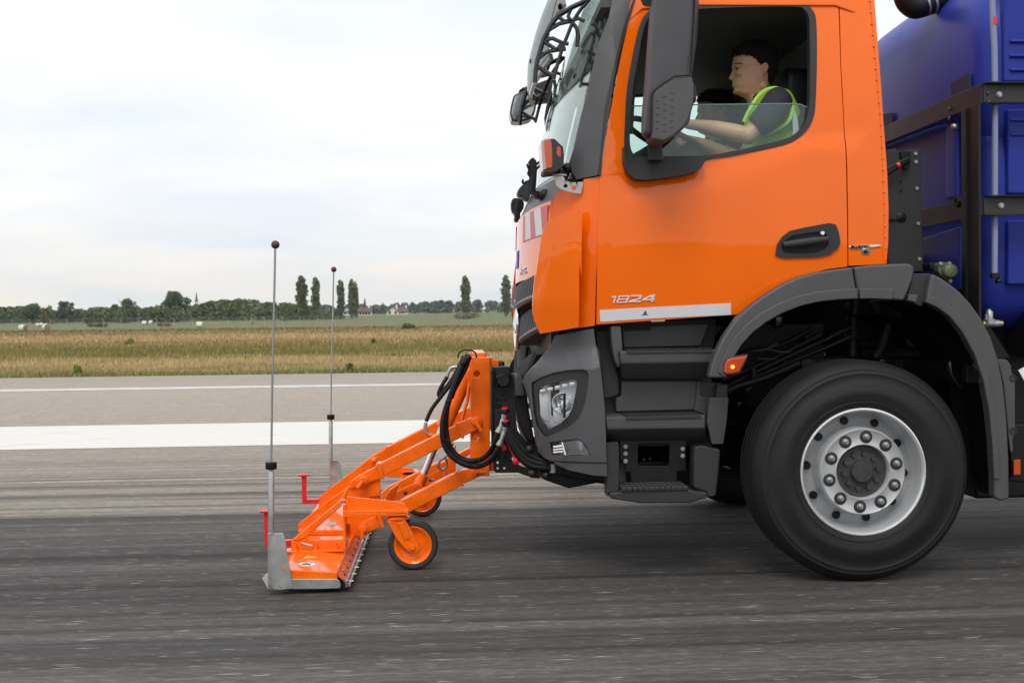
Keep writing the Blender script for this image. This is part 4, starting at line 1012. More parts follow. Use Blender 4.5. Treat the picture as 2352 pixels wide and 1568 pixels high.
# mirror base, neck, main mirror
mb = MB().sheet('B', "203,1222 215,1270 245,1300 300,1318 560,1322 885,1332 880,1350 860,1385 822,1430 700,1462 560,1484 380,1504 290,1494 232,1440 205,1350", off(cab, -.075), .09, step=.1)
mbase = mk('mirror_base', mb, M['dgrey'], TK, bevel=.028, seg=4)
mb = MB(); mb.loft([[W('A', x, y, Y) for x, Y in ((xa, 5.29), (xb, 5.29), (xb, 5.39), (xa, 5.39))] for xa, xb, y in ((1340, 1430, 1225), (1325, 1445, 1255), (1330, 1440, 1290), (1322, 1455, 1330), (1322, 1465, 1440))]); mk('mirror_neck', mb, M['dgrey'], mbase, bevel=.012)
def lofty(fr, rows, mt, name, parent, bevel, ya, yb, tp=.6):
    mb = MB(); rr = []
    for y, xs_ in rows: rr.append([W(fr, x, y, Y) for x, Y in xs_])
    mb.loft(rr); return mk(name, mb, mt, parent, bevel=bevel, seg=3)
yA, yB, yC_, yD_ = 5.16, 5.06, 5.08, 5.30
rows = [(-230, ((1372, yA), (1402, yB), (1590, yC_), (1790, 5.15), (1800, yD_), (1400, yD_ + .03))), (0, ((1348, yA), (1378, yB), (1580, yC_), (1770, 5.15), (1784, yD_), (1376, yD_ + .03))),
        (350, ((1322, yA), (1352, yB), (1560, yC_), (1748, 5.15), (1768, yD_), (1350, yD_ + .03))), (680, ((1298, yA), (1330, yB), (1537, yC_), (1705, 5.15), (1722, yD_), (1330, yD_ + .03))),
        (700, ((1297, yA), (1330, yB), (1535, yC_), (1708, 5.15), (1725, yD_), (1330, yD_ + .03))), (1000, ((1271, yA), (1300, yB), (1548, yC_), (1695, 5.15), (1715, yD_), (1310, yD_ + .03))),
        (1100, ((1266, yA), (1290, yB), (1520, yC_), (1670, 5.16), (1700, yD_), (1310, yD_ + .03))), (1200, ((1264, yA), (1285, yB), (1420, yC_), (1560, 5.18), (1600, yD_), (1310, yD_ + .03))), (1250, ((1300, yA + .01), (1310, yB + .03), (1370, yC_ + .03), (1470, 5.2), (1500, yD_), (1330, yD_ + .02)))]
mir = lofty('A', rows, M['grey'], 'side_mirror', TK, .012, 0, 0)
mb = MB(); mb.prism('A', "1362,1190 1366,872 1378,835 1402,802 1550,698 1580,690 1702,684 1722,700 1742,745 1744,850 1738,930 1700,1060 1660,1135 1560,1225 1470,1272 1355,1250", 5.045, .16)
mir2 = mk('mirror_camera_housing', mb, M['grey'], mir, bevel=.02, seg=3)
mb = MB()
for r_ in range(6):
    for c_ in range(3):
        x = 1395 + c_ * 66; y = 900 + r_ * 62 - c_ * 34
        if y < 1180 and y > 760: mb.prism('A', [(x, y), (x + 28, y + 3), (x + 28, y + 7), (x, y + 4)], 5.043, .006)
split(mk('grip_notch', mb, M['dgrey'], mir2))
mb = MB(); mb.tube(smooth([tuple(W('A', x, y, 5.042)) for x, y in ((1352, 1180), (1358, 872), (1370, 832), (1396, 796), (1546, 692), (1578, 684), (1700, 676))], 4, False), .0045, 6); mk('housing_gap', mb, M['black'], mir)
mb = MB(); mb.tube([W('A', x, y, 5.135) for x, y in ((1745, -40), (1738, 200), (1715, 500), (1705, 660))], .004, 6); mk('mirror_seam', mb, M['black'], mir)
mb = MB(); mb.prism('A', "1745,760 1755,765 1765,840 1758,910 1742,925 1738,840", 5.10, .15); mk('mirror_lug', mb, M['dgrey'], mir, bevel=.006)
mb = MB(); mb.tube([W('A', 1320, 5, 5.15), W('A', 1400, -10, 5.4)], .03, 8); mk('mirror_arm', mb, M['dgrey'], mir)
fm = mirror(mir, TK); fm.location.y = 0
# inner grab rail behind the pillar
mb = MB(); mb.tube([W('A', x, y, 5.6) for x, y in ((1170, 1200), (1185, 900), (1215, 680), (1225, 620), (1205, 600))], .012, 8); mk('grab_rail', mb, M['dgrey'], TK)
# ------------------------------------------------------------------ truck, continued: visor, lamps, steps, arches, wheels, chassis
# sun visor: smoked acrylic on a black skeleton
def vx(Y, z): return interp([(2.6, .485), (2.68, .47), (2.8, .475), (2.95, .515), (3.05, .55), (3.15, .60), (3.3, .72)], z) + .16 * abs((Y - YC) / 1.05) ** 2.2
VW = .655
vis = front('sun_visor', [(YC - VW, 2.665), (YC - .3, 2.64), (YC + .3, 2.64), (YC + VW, 2.665), (YC + VW, 3.28), (YC - VW, 3.28)], M['smoke'], TK, .005, 0, .07, fx=vx)
front('visor_rim', [(YC - VW, 2.645), (YC - .3, 2.62), (YC + .3, 2.62), (YC + VW, 2.645), (YC + VW, 2.675), (YC + .3, 2.65), (YC - .3, 2.65), (YC - VW, 2.675)], M['gloss'], vis, .02, .002, .1, fx=vx)
sk = MB()
def strut(pts_, Y, r_=.011): sk.tube([W('A', x, y, Y) for x, y in pts_], r_, 6)
for Yk, dx in ((5.95, 0), (7.3, 0)):
    if Yk > 6.5:
        # same bracket on the far side: shift the outline in world space
        base_ = [v.co.copy() for v in sk.bm.verts]; fs = [[v.index for v in f.verts] for f in sk.bm.faces]
        sk.bm.verts.index_update(); fs = [[v.index for v in f.verts] for f in sk.bm.faces]
        nv = [sk.bm.verts.new((v.x, 2 * YC - v.y, v.z)) for v in base_]
        for f in fs: sk.bm.faces.new([nv[i] for i in f][::-1])
        break
    strut(((312, 745), (318, 640), (335, 540), (390, 360), (452, 235), (520, 145), (640, 70), (780, 5)), Yk, .014)
    strut(((480, 715), (520, 560), (560, 430), (600, 330), (655, 190), (720, 90), (800, 0)), Yk)
    for s_ in (((430, 275), (530, 215), (640, 190)), ((520, 150), (575, 190), (640, 190)), ((640, 70), (610, 150), (640, 190)), ((385, 365), (470, 345), (560, 385), (615, 395)), ((395, 375), (450, 410), (510, 450)), ((560, 385), (510, 450)), ((335, 530), (420, 465), (510, 450), (590, 440)),
               ((640, 190), (700, 165), (760, 190)), ((640, 190), (690, 260), (700, 330), (690, 420)), ((340, 600), (400, 640), (500, 690))): strut(s_, Yk)
split(mk('visor_bracket', sk, M['gloss'], vis))
mb = MB()
for p, dy in (((285, 552), 0), ((358, 325), 0), ((540, 62), 0)):
    v = W('A', *p, YC - .1); mb.ball(v, .014, .03, .018)
split(mk('visor_clip', mb, M['black'], vis))
mb = MB(); mb.prism('A', "860,70 920,70 905,185 850,188", 5.9, .004); mk('vignette_sticker', mb, M['blue'], TK)
# far front mirror on its arm
mb = MB(); Ym = 7.75
mb.prism('A', "108,905 125,860 160,835 280,795 310,800 328,850 326,940 305,1030 270,1068 200,1088 125,1090 100,1060 90,1000", Ym, .16, 3); kk = mk('front_mirror', mb, M['gloss'], TK, bevel=.03, seg=3)
mb = MB(); mb.prism('A', "122,915 135,872 165,850 275,812 300,820 312,860 308,940 290,1015 255,1050 195,1070 130,1072 110,1040 105,1000", Ym - .004, .003, 3); mk('mirror_glass', mb, mat('dark_mirror_glass', (.35, .38, .38), .05, metal=.9), kk)
mb = MB(); mb.prism('A', "165,815 200,785 320,750 480,690 470,780 440,905 330,920 310,800 290,792", Ym + .03, .10); mk('mirror_arm', mb, M['dgrey'], kk, bevel=.01)
mb = MB(); mb.prism('A', "405,1150 398,1050 415,950 440,860 470,800 474,860 462,960 435,1080", Ym - .1, .05); mk('mirror_back', mb, M['gloss'], kk, bevel=.01)

# amber flasher lamp on its bracket
Yl = 5.50
lb = mk('indicator_bracket', MB().sheet('E', "702,418 715,402 790,402 806,430 830,455 865,468 900,470 995,462 998,500 980,592 900,582 820,562 760,540 718,500", flatY(Yl - .05), .008,
        holes=[q('E', [(817 + 21 * math.cos(a), 508 + 21 * math.sin(a)) for a in np.linspace(0, 2 * math.pi, 18)[:-1]]), q('E', [(902 + 24 * math.cos(a), 530 + 24 * math.sin(a)) for a in np.linspace(0, 2 * math.pi, 18)[:-1]])], step=0), mat('painted_bracket', (.42, .42, .39), .5), TK, bevel=.0015)
def hexa(fr, front_x, back_x, name, mt, parent, Ya=Yl - .08, T=.16, bevel=.008):
    pass
mb = MB(); mb.prism('E', "640,12 700,12 745,55 790,95 800,180 798,300 720,360 610,374 585,365 582,345 640,330", Yl - .08, .17); lamp = mk('indicator_lamp', mb, M['dgrey'], TK, bevel=.01)
mb = MB(); mb.prism('E', "600,14 662,12 676,60 684,200 680,320 612,330 596,180 588,60", Yl - .085, .18); mk('amber_lens', mb, M['amber'], lamp, bevel=.006)
mb = MB(); mb.prism('E', "562,40 572,25 602,14 606,100 612,200 622,330 600,340 582,338 570,200", Yl - .083, .175); mk('clear_lens', mb, mat('milky_lens', (.50, .30, .26), .15, coat=.5), lamp, bevel=.006)
mb = MB(); mb.prism('E', "562,50 567,46 576,150 590,250 596,332 584,330 570,180", Yl - .075, .16); mk('lens_rim', mb, M['chrome'], lamp, bevel=.003)
mb = MB(); mb.prism('E', "725,95 760,98 770,150 766,205 745,205 722,175", Yl - .084, .005); mk('side_lens', mb, M['redlens'], lamp, bevel=.001)
mb = MB(); mb.tube([W('E', 757, 340, Yl), W('E', 757, 372, Yl), W('E', 757, 372, Yl)+Vector((0,0,-.002)), W('E', 757, 392, Yl)], [.022, .024, .03, .03], 14); mk('lamp_stem', mb, M['dgrey'], lamp)
mb = MB(); mb.tube([W('E', 757, 390, Yl), W('E', 757, 404, Yl)], .034, 18); mk('rubber_ring', mb, M['white'], lamp)
mb = MB(); mb.tube([W('E', 757, 404, Yl), W('E', 757, 440, Yl), W('E', 757, 485, Yl)], [.022, .02, .012], 12); mk('lamp_stud', mb, M['black'], lamp)
mb = MB(); mb.tube(smooth([tuple(W('E', x, y, Yl + .02)) for x, y in ((800, 300), (850, 295), (865, 325), (850, 360), (820, 380), (810, 420), (835, 450), (880, 460), (930, 455), (970, 440))], 3, False), .007, 6)
mb.ball(W('E', 838, 325, Yl + .03), .028)
for x, y in ((815, 450), (872, 468), (933, 482)): mb.tube([W('E', x, y - 15, Yl - .06), W('E', x, y + 5, Yl - .06)], .004, 5)
split(mk('lamp_cable', mb, M['black'], lamp))
# wipers and the small black fittings ahead of the windscreen
for (fr, pts_, Yw) in (('E', ((470, 240), (480, 330), (470, 480), (460, 600)), 6.0), ('E', ((325, 640), (315, 720), (303, 790)), 6.7)):
    mb = MB(); mb.tube([W(fr, x, y, Yw) for x, y in pts_], [(.006, .02)] * len(pts_), 8); mk('wiper_arm', mb, M['steelblack'], TK)
mb = MB(); mb.prism('E', "315,580 325,540 370,490 410,470 450,480 455,560 445,620 420,660 370,620 330,610", 6.35, .12, 2); mk('camera_pod', mb, M['dgrey'], TK, bevel=.02)
mb = MB(); mb.prism('E', "250,700 258,650 280,632 330,635 380,660 378,740 345,790 345,840 330,870 285,868 290,800 262,770", 6.85, .12, 2); mk('camera_pod', mb, M['black'], TK, bevel=.02)
mb = MB(); mb.prism('E', "470,590 500,560 540,565 600,580 620,600 600,625 520,625", 5.85, .1, 2); mb.ball(W('E', 595, 600, 5.85), .03)
mb.tube(smooth([tuple(W('E', x, y, 5.85)) for x, y in ((520, 560), (530, 610), (570, 645), (605, 620), (608, 590))], 3, False), .006, 6); mk('wiper_pivot', mb, M['black'], TK)
mb = MB()
for pts_ in (((430, 275), (470, 225), (490, 250), (470, 300), (430, 300), (412, 280)), ((420, 300), (435, 340), (425, 380), (450, 410)), ((490, 300), (530, 265), (562, 250)), ((445, 400), (480, 360), (520, 320), (560, 290)), ((440, 330), (460, 350), (440, 385)), ((370, 440), (372, 480), (430, 455), (440, 480))):
    mb.tube(smooth([tuple(W('E', x, y, 6.0)) for x, y in pts_], 3, False), .007, 6)
mk('washer_hose', mb, M['black'], TK)

# ---- step well
G, DG = M['grey'], M['dgrey']
mb = MB(); mb.prism('H', "40,95 1010,50 995,200 970,420 975,560 985,1040 960,1050 120,1040 120,700 60,500 40,300", 5.66, .03); well = mk('step_well', mb, DG, TK)
mb = MB(); mb.prism('H', "270,112 500,105 960,82 905,220 886,262 284,276", 5.625, .02); mk('well_panel', mb, G, well, bevel=.006)
mb = MB(); mb.prism('H', "268,535 880,532 862,650 835,762 225,778 220,665 262,655", 5.615, .02); mk('well_panel', mb, G, well, bevel=.006)
mb = MB(); mb.prism('H', "182,104 262,104 270,180 278,296 250,330 258,400 245,440 215,380 195,290 186,200", 5.47, .2); mk('well_pillar', mb, G, TK, bevel=.008)
mb = MB(); mb.prism('H', "-10,130 45,132 60,230 95,300 110,470 118,680 125,1000 100,1000 60,600 30,300", 5.52, .15); mk('bumper_return', mb, G, TK, bevel=.008)
mb = MB(); mb.prism('H', "60,140 180,140 190,260 215,380 245,500 250,640 210,660 130,680 100,430 70,250", 5.60, .05); mk('well_side', mb, DG, TK, bevel=.008)
def step(name, top, face, under, yf, yb, yu):
    mb = MB(); xa, xb, y0, y1, ya_, yb_ = face
    a = [W('H', xa, y0, yf), W('H', xb, y1, yf), W('H', xb - 8, yb_, yf + .006), W('H', xa + 8, ya_, yf + .006)]
    ua = [W('H', under[0], under[1], yu), W('H', under[2], under[3], yu)]
    back = [Vector((a[0].x, yb, a[0].z)), Vector((a[1].x, yb, a[1].z))]
    ub = [Vector((ua[0].x, yb, ua[0].z)), Vector((ua[1].x, yb, ua[1].z))]
    v = [mb.bm.verts.new(p) for p in a + ua + back + ub]
    for f in ((0, 1, 2, 3), (3, 2, 5, 4), (0, 6, 7, 1), (4, 5, 9, 8), (6, 8, 9, 7), (0, 3, 4, 8, 6), (1, 7, 9, 5, 2)): mb.bm.faces.new([v[i] for i in f])
    return mk(name, mb, G, TK, bevel=.008)
s1 = step('step', None, (252, 1012, 300, 290, 400, 388), (275, 515, 915, 518), 5.43, 5.64, 5.56)
s2 = step('step', None, (145, 925, 818, 800, 915, 905), (150, 1005, 940, 1000), 5.42, 5.64, 5.55)
def tread(par, x0, x1, y0, y1, Ya):
    mb = MB(); mb.prism('H', [(x0, y0), (x1, y1), (x1 - 4, y1 + 26), (x0 + 4, y0 + 26)], Ya - .004, .008); t = mk('tread_insert', mb, DG, par, bevel=.002)
    mb = MB(); a = W('H', x0, y0, Ya); b_ = W('H', x1, y1, Ya); n_ = 11
    for i in range(n_):
        x = a.x + (b_.x - a.x) * (i + .5) / n_; z = a.z + (b_.z - a.z) * (i + .5) / n_
        for j in range(3): mb.box(x - .018, x + .018, Ya + .01 + j * .05, Ya + .045 + j * .05, z - .002, z + .008)
    mk('tread_stud', mb, M['steelblack'], t, bevel=.002)
tread(s1, 305, 975, 297, 290, 5.43); tread(s2, 300, 893, 815, 803, 5.42)
mb = MB(); mb.prism('H', "960,20 1250,20 1250,1300 940,1100", 6.1, .03); mk('well_shade_sheet', mb, M['void'], TK)  # black sheet added as the darkness behind the front of the arch
mb = MB(); mb.box(.88, 1.33, 5.72, 6.1, .40, .98); mk('sill_dark_block', mb, M['black'], TK, bevel=.01)  # dark box added behind the step bracket to block the bright view through
# column beside the wheel
mb = MB(); mb.loft([[W('H', x, y, Y) for x, Y in r_] for r_, y in ((((925, 5.60), (960, 5.43), (1108, 5.47), (1100, 5.66)), 664), (((925, 5.60), (935, 5.43), (1092, 5.47), (1085, 5.66)), 850), (((960, 5.60), (975, 5.45), (1064, 5.47), (1060, 5.66)), 1032))])
mk('arch_corner', mb, G, TK, bevel=.006)
mb = MB(); mb.prism('H', "870,535 1100,560 1100,700 1020,700 880,655", 5.60, .06); mb.prism('H', "1020,565 1100,565 1090,670 1005,665", 5.55, .06); mk('arch_filler', mb, DG, TK, bevel=.004)
mb = MB(); mb.prism('H', "862,540 884,535 880,650 950,668 930,905 905,905 918,800 838,765 852,660", 5.60, .03); mk('well_edge', mb, G, TK, bevel=.004)
# under steps: frame plates and lowest step
mb = MB(); mb.prism('H', "150,1022 240,1012 248,1060 245,1395 165,1410 158,1445 152,1200", 5.46, .12); mk('step_post', mb, M['dgrey'], TK, bevel=.01)
mb = MB(); mb.prism('H', "835,1050 900,1040 1045,1072 1030,1250 1008,1440 940,1452 935,1410 830,1375", 5.46, .1); mk('step_post', mb, M['dgrey'], TK, bevel=.01)
mid = mk('step_bracket', MB().sheet('H', "255,1005 775,1000 770,1180 775,1240 700,1240 700,1365 345,1365 340,1250 300,1250 300,1180 255,1140", flatY(5.56), .01, holes=[('H', "395,1035 420,1025 630,1025 645,1040 640,1190 625,1200 410,1200 395,1190")], step=0), M['steelblack'], TK, bevel=.002)
mb = MB()
for x, y in ((299, 1050), (299, 1104), (299, 1163), (747, 1067), (747, 1121)): v = W('H', x, y, 5.55); cyl(mb, v, v + Vector((0, .012, 0)), .011, 8)
split(mk('bolt', mb, M['zinc'], mid))
mb = MB()
for x, y in ((495, 1287), (585, 1282), (445, 1150), (490, 1145)): v = W('H', x, y, 5.556); cyl(mb, v, v + Vector((0, .004, 0)), .007, 8)
split(mk('bolt_hole', mb, M['black'], mid))
mb = MB(); mb.prism('H', "178,1415 280,1402 300,1382 760,1376 830,1398 940,1410 942,1452 880,1468 805,1492 420,1494 180,1458", 5.42, .22); s3 = mk('lowest_step', mb, M['dgrey'], TK, bevel=.008)
mb = MB(); a = W('H', 290, 1385, 5.40); b_ = W('H', 770, 1378, 5.40)
for i in range(12):
    x = a.x + (b_.x - a.x) * i / 11
    for j in range(3): mb.box(x - .013, x + .013, 5.41 + j * .07, 5.45 + j * .07, a.z - .012, a.z + .010)
split(mk('tread_stud', mb, M['dgrey'], s3, bevel=.003))

# ---- wheel arch
Yf = 5.315
OUT1 = [(1628, 868), (1634, 838), (1646, 805), (1664, 770), (1694, 728), (1728, 698), (1765, 672), (1800, 651), (1832, 637), (1870, 626), (1910, 619), (1958, 613)]
INN1 = [(1668, 868), (1675, 845), (1687, 818), (1705, 790), (1730, 763), (1760, 740), (1795, 720), (1835, 704), (1880, 693), (1925, 688), (1971, 686)]
OUT2 = [(1961, 613), (2000, 609), (2050, 606), (2085, 605), (2096, 608), (2101, 618), (2097, 640), (2088, 665), (2076, 691)]
INN2 = [(2050, 688), (2010, 686), (1975, 686), (1970, 668)]
OUT3 = [(2140, 628), (2160, 637), (2180, 650), (2205, 670), (2230, 697), (2255, 732), (2277, 775), (2293, 825), (2306, 890), (2313, 960), (2318, 1050), (2319, 1146), (2300, 1151), (2285, 1143)]
INN3 = [(2284, 1100), (2280, 1020), (2272, 940), (2258, 870), (2238, 812), (2210, 762), (2180, 725), (2150, 704), (2126, 694)]
def archf(x, z): return Yf
def arch(name, o_, i_, T, mt, bevel=.012):
    mb = MB(); mb.prism3([onY(p, Yf) for p in o_ + i_[::1]], (0, T, 0)); return mk(name, mb, mt, TK, bevel=bevel, seg=3)
a1 = arch('wheel_arch_front', OUT1, INN1[::-1], .07, G); a2 = arch('wheel_arch_top', OUT2, INN2, .07, G); a3 = arch('wheel_arch_rear', OUT3, INN3, .07, G)
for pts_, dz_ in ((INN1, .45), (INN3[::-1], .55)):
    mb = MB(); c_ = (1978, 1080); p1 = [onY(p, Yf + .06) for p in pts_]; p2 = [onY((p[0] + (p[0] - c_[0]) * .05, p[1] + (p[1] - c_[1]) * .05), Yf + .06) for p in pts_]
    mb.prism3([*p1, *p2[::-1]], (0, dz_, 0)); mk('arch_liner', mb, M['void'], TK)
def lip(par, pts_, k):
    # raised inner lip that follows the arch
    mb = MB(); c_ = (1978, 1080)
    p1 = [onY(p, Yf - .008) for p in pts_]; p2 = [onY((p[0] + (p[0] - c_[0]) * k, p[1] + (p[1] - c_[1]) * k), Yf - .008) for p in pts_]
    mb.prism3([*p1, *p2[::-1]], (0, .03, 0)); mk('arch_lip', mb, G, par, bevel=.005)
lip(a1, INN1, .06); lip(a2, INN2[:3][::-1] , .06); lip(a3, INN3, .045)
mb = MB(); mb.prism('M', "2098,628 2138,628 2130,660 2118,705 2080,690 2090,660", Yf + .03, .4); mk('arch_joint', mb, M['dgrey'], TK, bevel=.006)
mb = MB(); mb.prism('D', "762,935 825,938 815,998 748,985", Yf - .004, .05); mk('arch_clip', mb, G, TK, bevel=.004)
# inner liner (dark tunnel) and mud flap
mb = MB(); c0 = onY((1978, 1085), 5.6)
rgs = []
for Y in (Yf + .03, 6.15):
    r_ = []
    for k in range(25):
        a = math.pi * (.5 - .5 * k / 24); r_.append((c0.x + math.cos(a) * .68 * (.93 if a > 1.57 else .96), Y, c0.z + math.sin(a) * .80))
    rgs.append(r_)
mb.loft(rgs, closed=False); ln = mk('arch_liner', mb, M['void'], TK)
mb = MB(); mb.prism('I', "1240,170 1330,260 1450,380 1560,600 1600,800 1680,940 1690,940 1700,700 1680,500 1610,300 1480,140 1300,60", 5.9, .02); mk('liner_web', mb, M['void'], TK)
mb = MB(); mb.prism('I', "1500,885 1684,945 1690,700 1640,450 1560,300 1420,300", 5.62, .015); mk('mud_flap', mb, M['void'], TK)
mb = MB(); mb.prism('O', "480,478 505,470 545,478 568,510 575,560 596,590 598,950 582,1000 585,1080 560,1090 545,900 520,640 500,560", 5.42, .05); mf = mk('mudguard_bracket', mb, M['grey'], TK, bevel=.006)
mb = MB()
for y in (597, 946):
    v = W('O', 584, y, 5.415); mb.lathe([(.008, 0), (.017, 0), (.017, .02), (.008, .02)], v, n=14, close=True)
split(mk('bracket_eye', mb, M['dgrey'], mf))
# side marker lamp on the arch
mb = MB(); mb.prism('H', "1060,460 1068,400 1085,360 1120,345 1265,325 1250,370 1195,480 1120,492 1075,488", Yf - .012, .04); sm_ = mk('side_marker_lamp', mb, M['dgrey'], TK, bevel=.005)
mb = MB(); mb.prism('H', "1072,460 1080,400 1100,368 1130,356 1258,338 1240,370 1190,468 1120,482 1080,478", Yf - .022, .03); mk('marker_lens', mb, M['redlens'], sm_, bevel=.006)
mb = MB(); v = W('H', 1138, 425, Yf - .025); mb.ball(v, .009, .005, .009); mk('marker_bulb', mb, mat('lit_bulb', (1, .5, .1), .4, emit=((1, .25, .02), 3.5)), sm_)

# ---- wheels
def wheel(name='front_wheel'):
    o = bpy.data.objects.new(name, None); COL.objects.link(o); return o
wc = onY(D('I', 900, 813), 5.318); wc.z = .5355; Rt = .5345
tp = [(.300, .02), (.306, .0), (.318, -.006), (.335, -.010), (.338, -.007), (.352, -.010), (.37, -.014), (.395, -.0165), (.398, -.0145), (.425, -.0165), (.428, -.014), (.45, -.014), (.468, -.010), (.471, -.012), (.488, -.004), (.492, -.005), (.505, .006), (.522, .028), (Rt, .05)]
W_ = .30
gv_ = []
for k in range(4):
    y = .05 + (W_ - .1) * (k + .6) / 4.2; gv_ += [(Rt, y), (Rt - .012, y + .002), (Rt - .012, y + .012), (Rt, y + .014)]
tp2 = tp + gv_ + [(Rt, W_ - .05), (.52, W_ - .025), (.45, W_ + .005), (.33, W_ + .005), (.30, W_ - .02)]
mb = MB(); mb.lathe(tp2, wc, n=128, close=True); ty = mk('tyre', mb, M['tyre'], TK)
rm = MB()
rm.lathe([(.302, .012), (.295, .004), (.289, .03), (.282, .05), (.281, .075), (.276, .080), (.274, .118), (.268, .124), (.240, .112), (.222, .102), (.213, .088), (.211, .020), (.209, .010), (.205, .003), (.202, -.001), (.199, .002), (.135, .002), (.132, .0), (.128, .004), (.126, .06), (.10, .062), (.10, .20), (.30, .22)], wc, n=96)
rim = mk('rim', rm, M['rim'], TK); 
fg = MB(); fg.lathe([(.303, .012), (.3085, .001), (.306, -.006), (.299, -.007), (.293, -.001), (.290, .012)], wc, n=96); mk('rim_flange', fg, mat('polished_rim_edge', (.78, .79, .80), .22, metal=.6), rim)
nuts = MB(); rec = MB(); hol = MB(); hb_ = MB()
for k in range(10):
    a = 2 * math.pi * (k + .35) / 10; p = wc + Vector((math.cos(a) * .168, .001, math.sin(a) * .168))
    rec.lathe([(0, -.0015), (.029, -.0015), (.031, .001)], p, n=20)
    nuts.lathe([(0, -.026), (.008, -.026), (.009, -.018), (.0125, -.016), (.013, -.003), (.0165, -.002)], p, n=10)
    a = 2 * math.pi * (k + .85) / 10; d_ = Vector((math.cos(a), 0, math.sin(a)))
    c_ = wc + d_ * .243 + Vector((0, .108, 0)); nrm = (Vector((0, -1, 0)) * .93 + d_ * .37).normalized()
    hol.lathe([(0, .010), (.018, .010), (.021, 0)], c_, nrm, 16)
    a = 2 * math.pi * (k + .2) / 10; p = wc + Vector((math.cos(a) * .084, .03, math.sin(a) * .084)); hb_.lathe([(0, -.012), (.012, -.012), (.015, .004), (.015, .03)], p, n=10)
split(mk('wheel_nut', nuts, mat('nut_steel', (.32, .32, .32), .4, metal=.7), rim))
split(mk('nut_recess_shade', rec, mat('nut_shade_grey', (.018, .018, .019), .6), rim))  # flat dark discs paint the shade around the sunken nuts
split(mk('vent_dark_cap', hol, M['black'], rim))  # closed black caps stand in for the darkness of open vents
hb_.lathe([(0, .004), (.048, .004), (.054, .012), (.056, .03), (.10, .036), (.125, .034)], wc, n=40)
mk('hub', hb_, mat('hub_paint', (.035, .036, .038), .45, nscale=30, namt=.2), TK)
for src in (ty, rim):
    pass
# other wheels (far side and rear axle)
for X_, far_ in ((0, True), (3.75, False), (3.75, True)):
    for src in (ty, rim):
        c = src.copy(); c.data = src.data; COL.objects.link(c); c.location = (X_, 0, 0)
        if far_: c.scale = (1, -1, 1); c.location.y = 2 * YC
        if X_ == 3.75: c.hide_render = False
mb = MB(); mb.box(1.2, 3.0, 6.26, 6.30, .45, 1.62); mb.box(1.2, 2.2, 6.25, 7.1, 1.35, 1.45); mk('arch_sight_block', mb, M['void'], TK)  # black walls added to close bright see-through in the wheel arch
# axle, springs, frame, engine parts
ch = MB(); ch.tube([(wc.x, 5.6, wc.z), (wc.x, 7.6, wc.z)], .06, 12); mk('axle', ch, M['steelblack'], TK)
for Yr in (6.2, 6.92):
    mb = MB(); mb.prism3([(.9, Yr, .78), (6.5, Yr, .78), (6.5, Yr, 1.06), (.9, Yr, 1.06)], (0, .08, 0)); mk('frame_rail', mb, M['steelblack'], TK, bevel=.01)
mb = MB()
for i in range(5):
    L_ = .75 - i * .1; mb.prism3([(wc.x - L_, 6.02, .66 - i * .02 + .10), (wc.x, 6.02, .60 - i * .02), (wc.x + L_, 6.02, .66 - i * .02 + .10), (wc.x + L_, 6.02, .675 - i * .02 + .10), (wc.x, 6.02, .615 - i * .02), (wc.x - L_, 6.02, .675 - i * .02 + .10)], (0, .09, 0))
mk('leaf_spring', mb, M['steelblack'], TK, bevel=.002)
mb = MB(); mb.box(1.35, 2.0, 6.3, 6.9, .8, 1.5); mb.box(1.5, 2.35, 6.35, 6.85, .55, .9); mb.box(2.3, 3.4, 6.4, 6.8, .7, 1.2); split(mk('engine_block', mb, M['steelblack'], TK, bevel=.03))
mb = MB()
for (fr, pts_, Y, r_) in (('I', ((90, 315), (250, 240), (480, 140), (700, 50), (860, -20)), 5.78, .012), ('I', ((95, 285), (260, 205), (470, 105), (700, 0), (820, -60)), 5.80, .014), ('I', ((60, 250), (250, 175), (450, 80), (650, -20)), 5.84, .016), ('I', ((60, 330), (150, 290), (330, 235), (520, 150)), 5.72, .02), ('I', ((100, 120), (250, 75), (420, 40), (600, -60)), 5.86, .012), ('I', ((240, 180), (245, 260), (200, 320)), 5.74, .02), ('I', ((860, -260), (840, -60), (835, 110)), 5.9, .03), ('I', ((1060, -100), (1010, 60), (960, 120)), 5.86, .035),
                          ('I', ((880, 95), (1050, 95), (1350, 90)), 5.95, .03), ('I', ((930, 40), (1060, -40), (1140, -160)), 6.0, .02), ('D', ((360, 1320), (560, 1310), (720, 1100)), 5.95, .012), ('D', ((470, 990), (530, 1130), (580, 1230)), 5.92, .02)):
    mb.tube(smooth([tuple(W(fr, x, y, Y)) for x, y in pts_], 3, False), r_, 8)
split(mk('hose_bundle', mb, M['black'], TK))
mb = MB(); mb.tube([W('I', 235, 80, 5.75), W('I', 340, 68, 5.75), W('I', 400, 85, 5.75), W('I', 470, 84, 5.75)], .006, 6); mb.tube([W('I', 275, 125, 5.75), W('I', 380, 128, 5.75)], .005, 6); mb.tube([W('I', 330, 60, 5.75), W('I', 385, 35, 5.75)], [.006, .01], 6)
split(mk('brake_line', mb, M['dgrey'], TK))
rs = random.Random(3); mb = MB(); mb2 = MB()
for i in range(46):
    x, y = rs.uniform(60, 1500), rs.uniform(-180, 420); Y = rs.uniform(5.9, 6.15); v = W('I', x, y, Y); a, b_, c_ = (rs.uniform(.015, .05) for _ in range(3))
    if v.z > 1.42 or math.hypot(v.x - wc.x, v.z - wc.z) > .76: continue
    (mb if rs.random() < .75 else mb2).box(v.x - a, v.x + a, v.y - b_, v.y + b_, v.z - c_, v.z + c_)
split(mk('axle_fitting', mb, M['gloss'], TK, bevel=.008)); split(mk('engine_fitting', mb2, M['steelblack'], TK, bevel=.008))
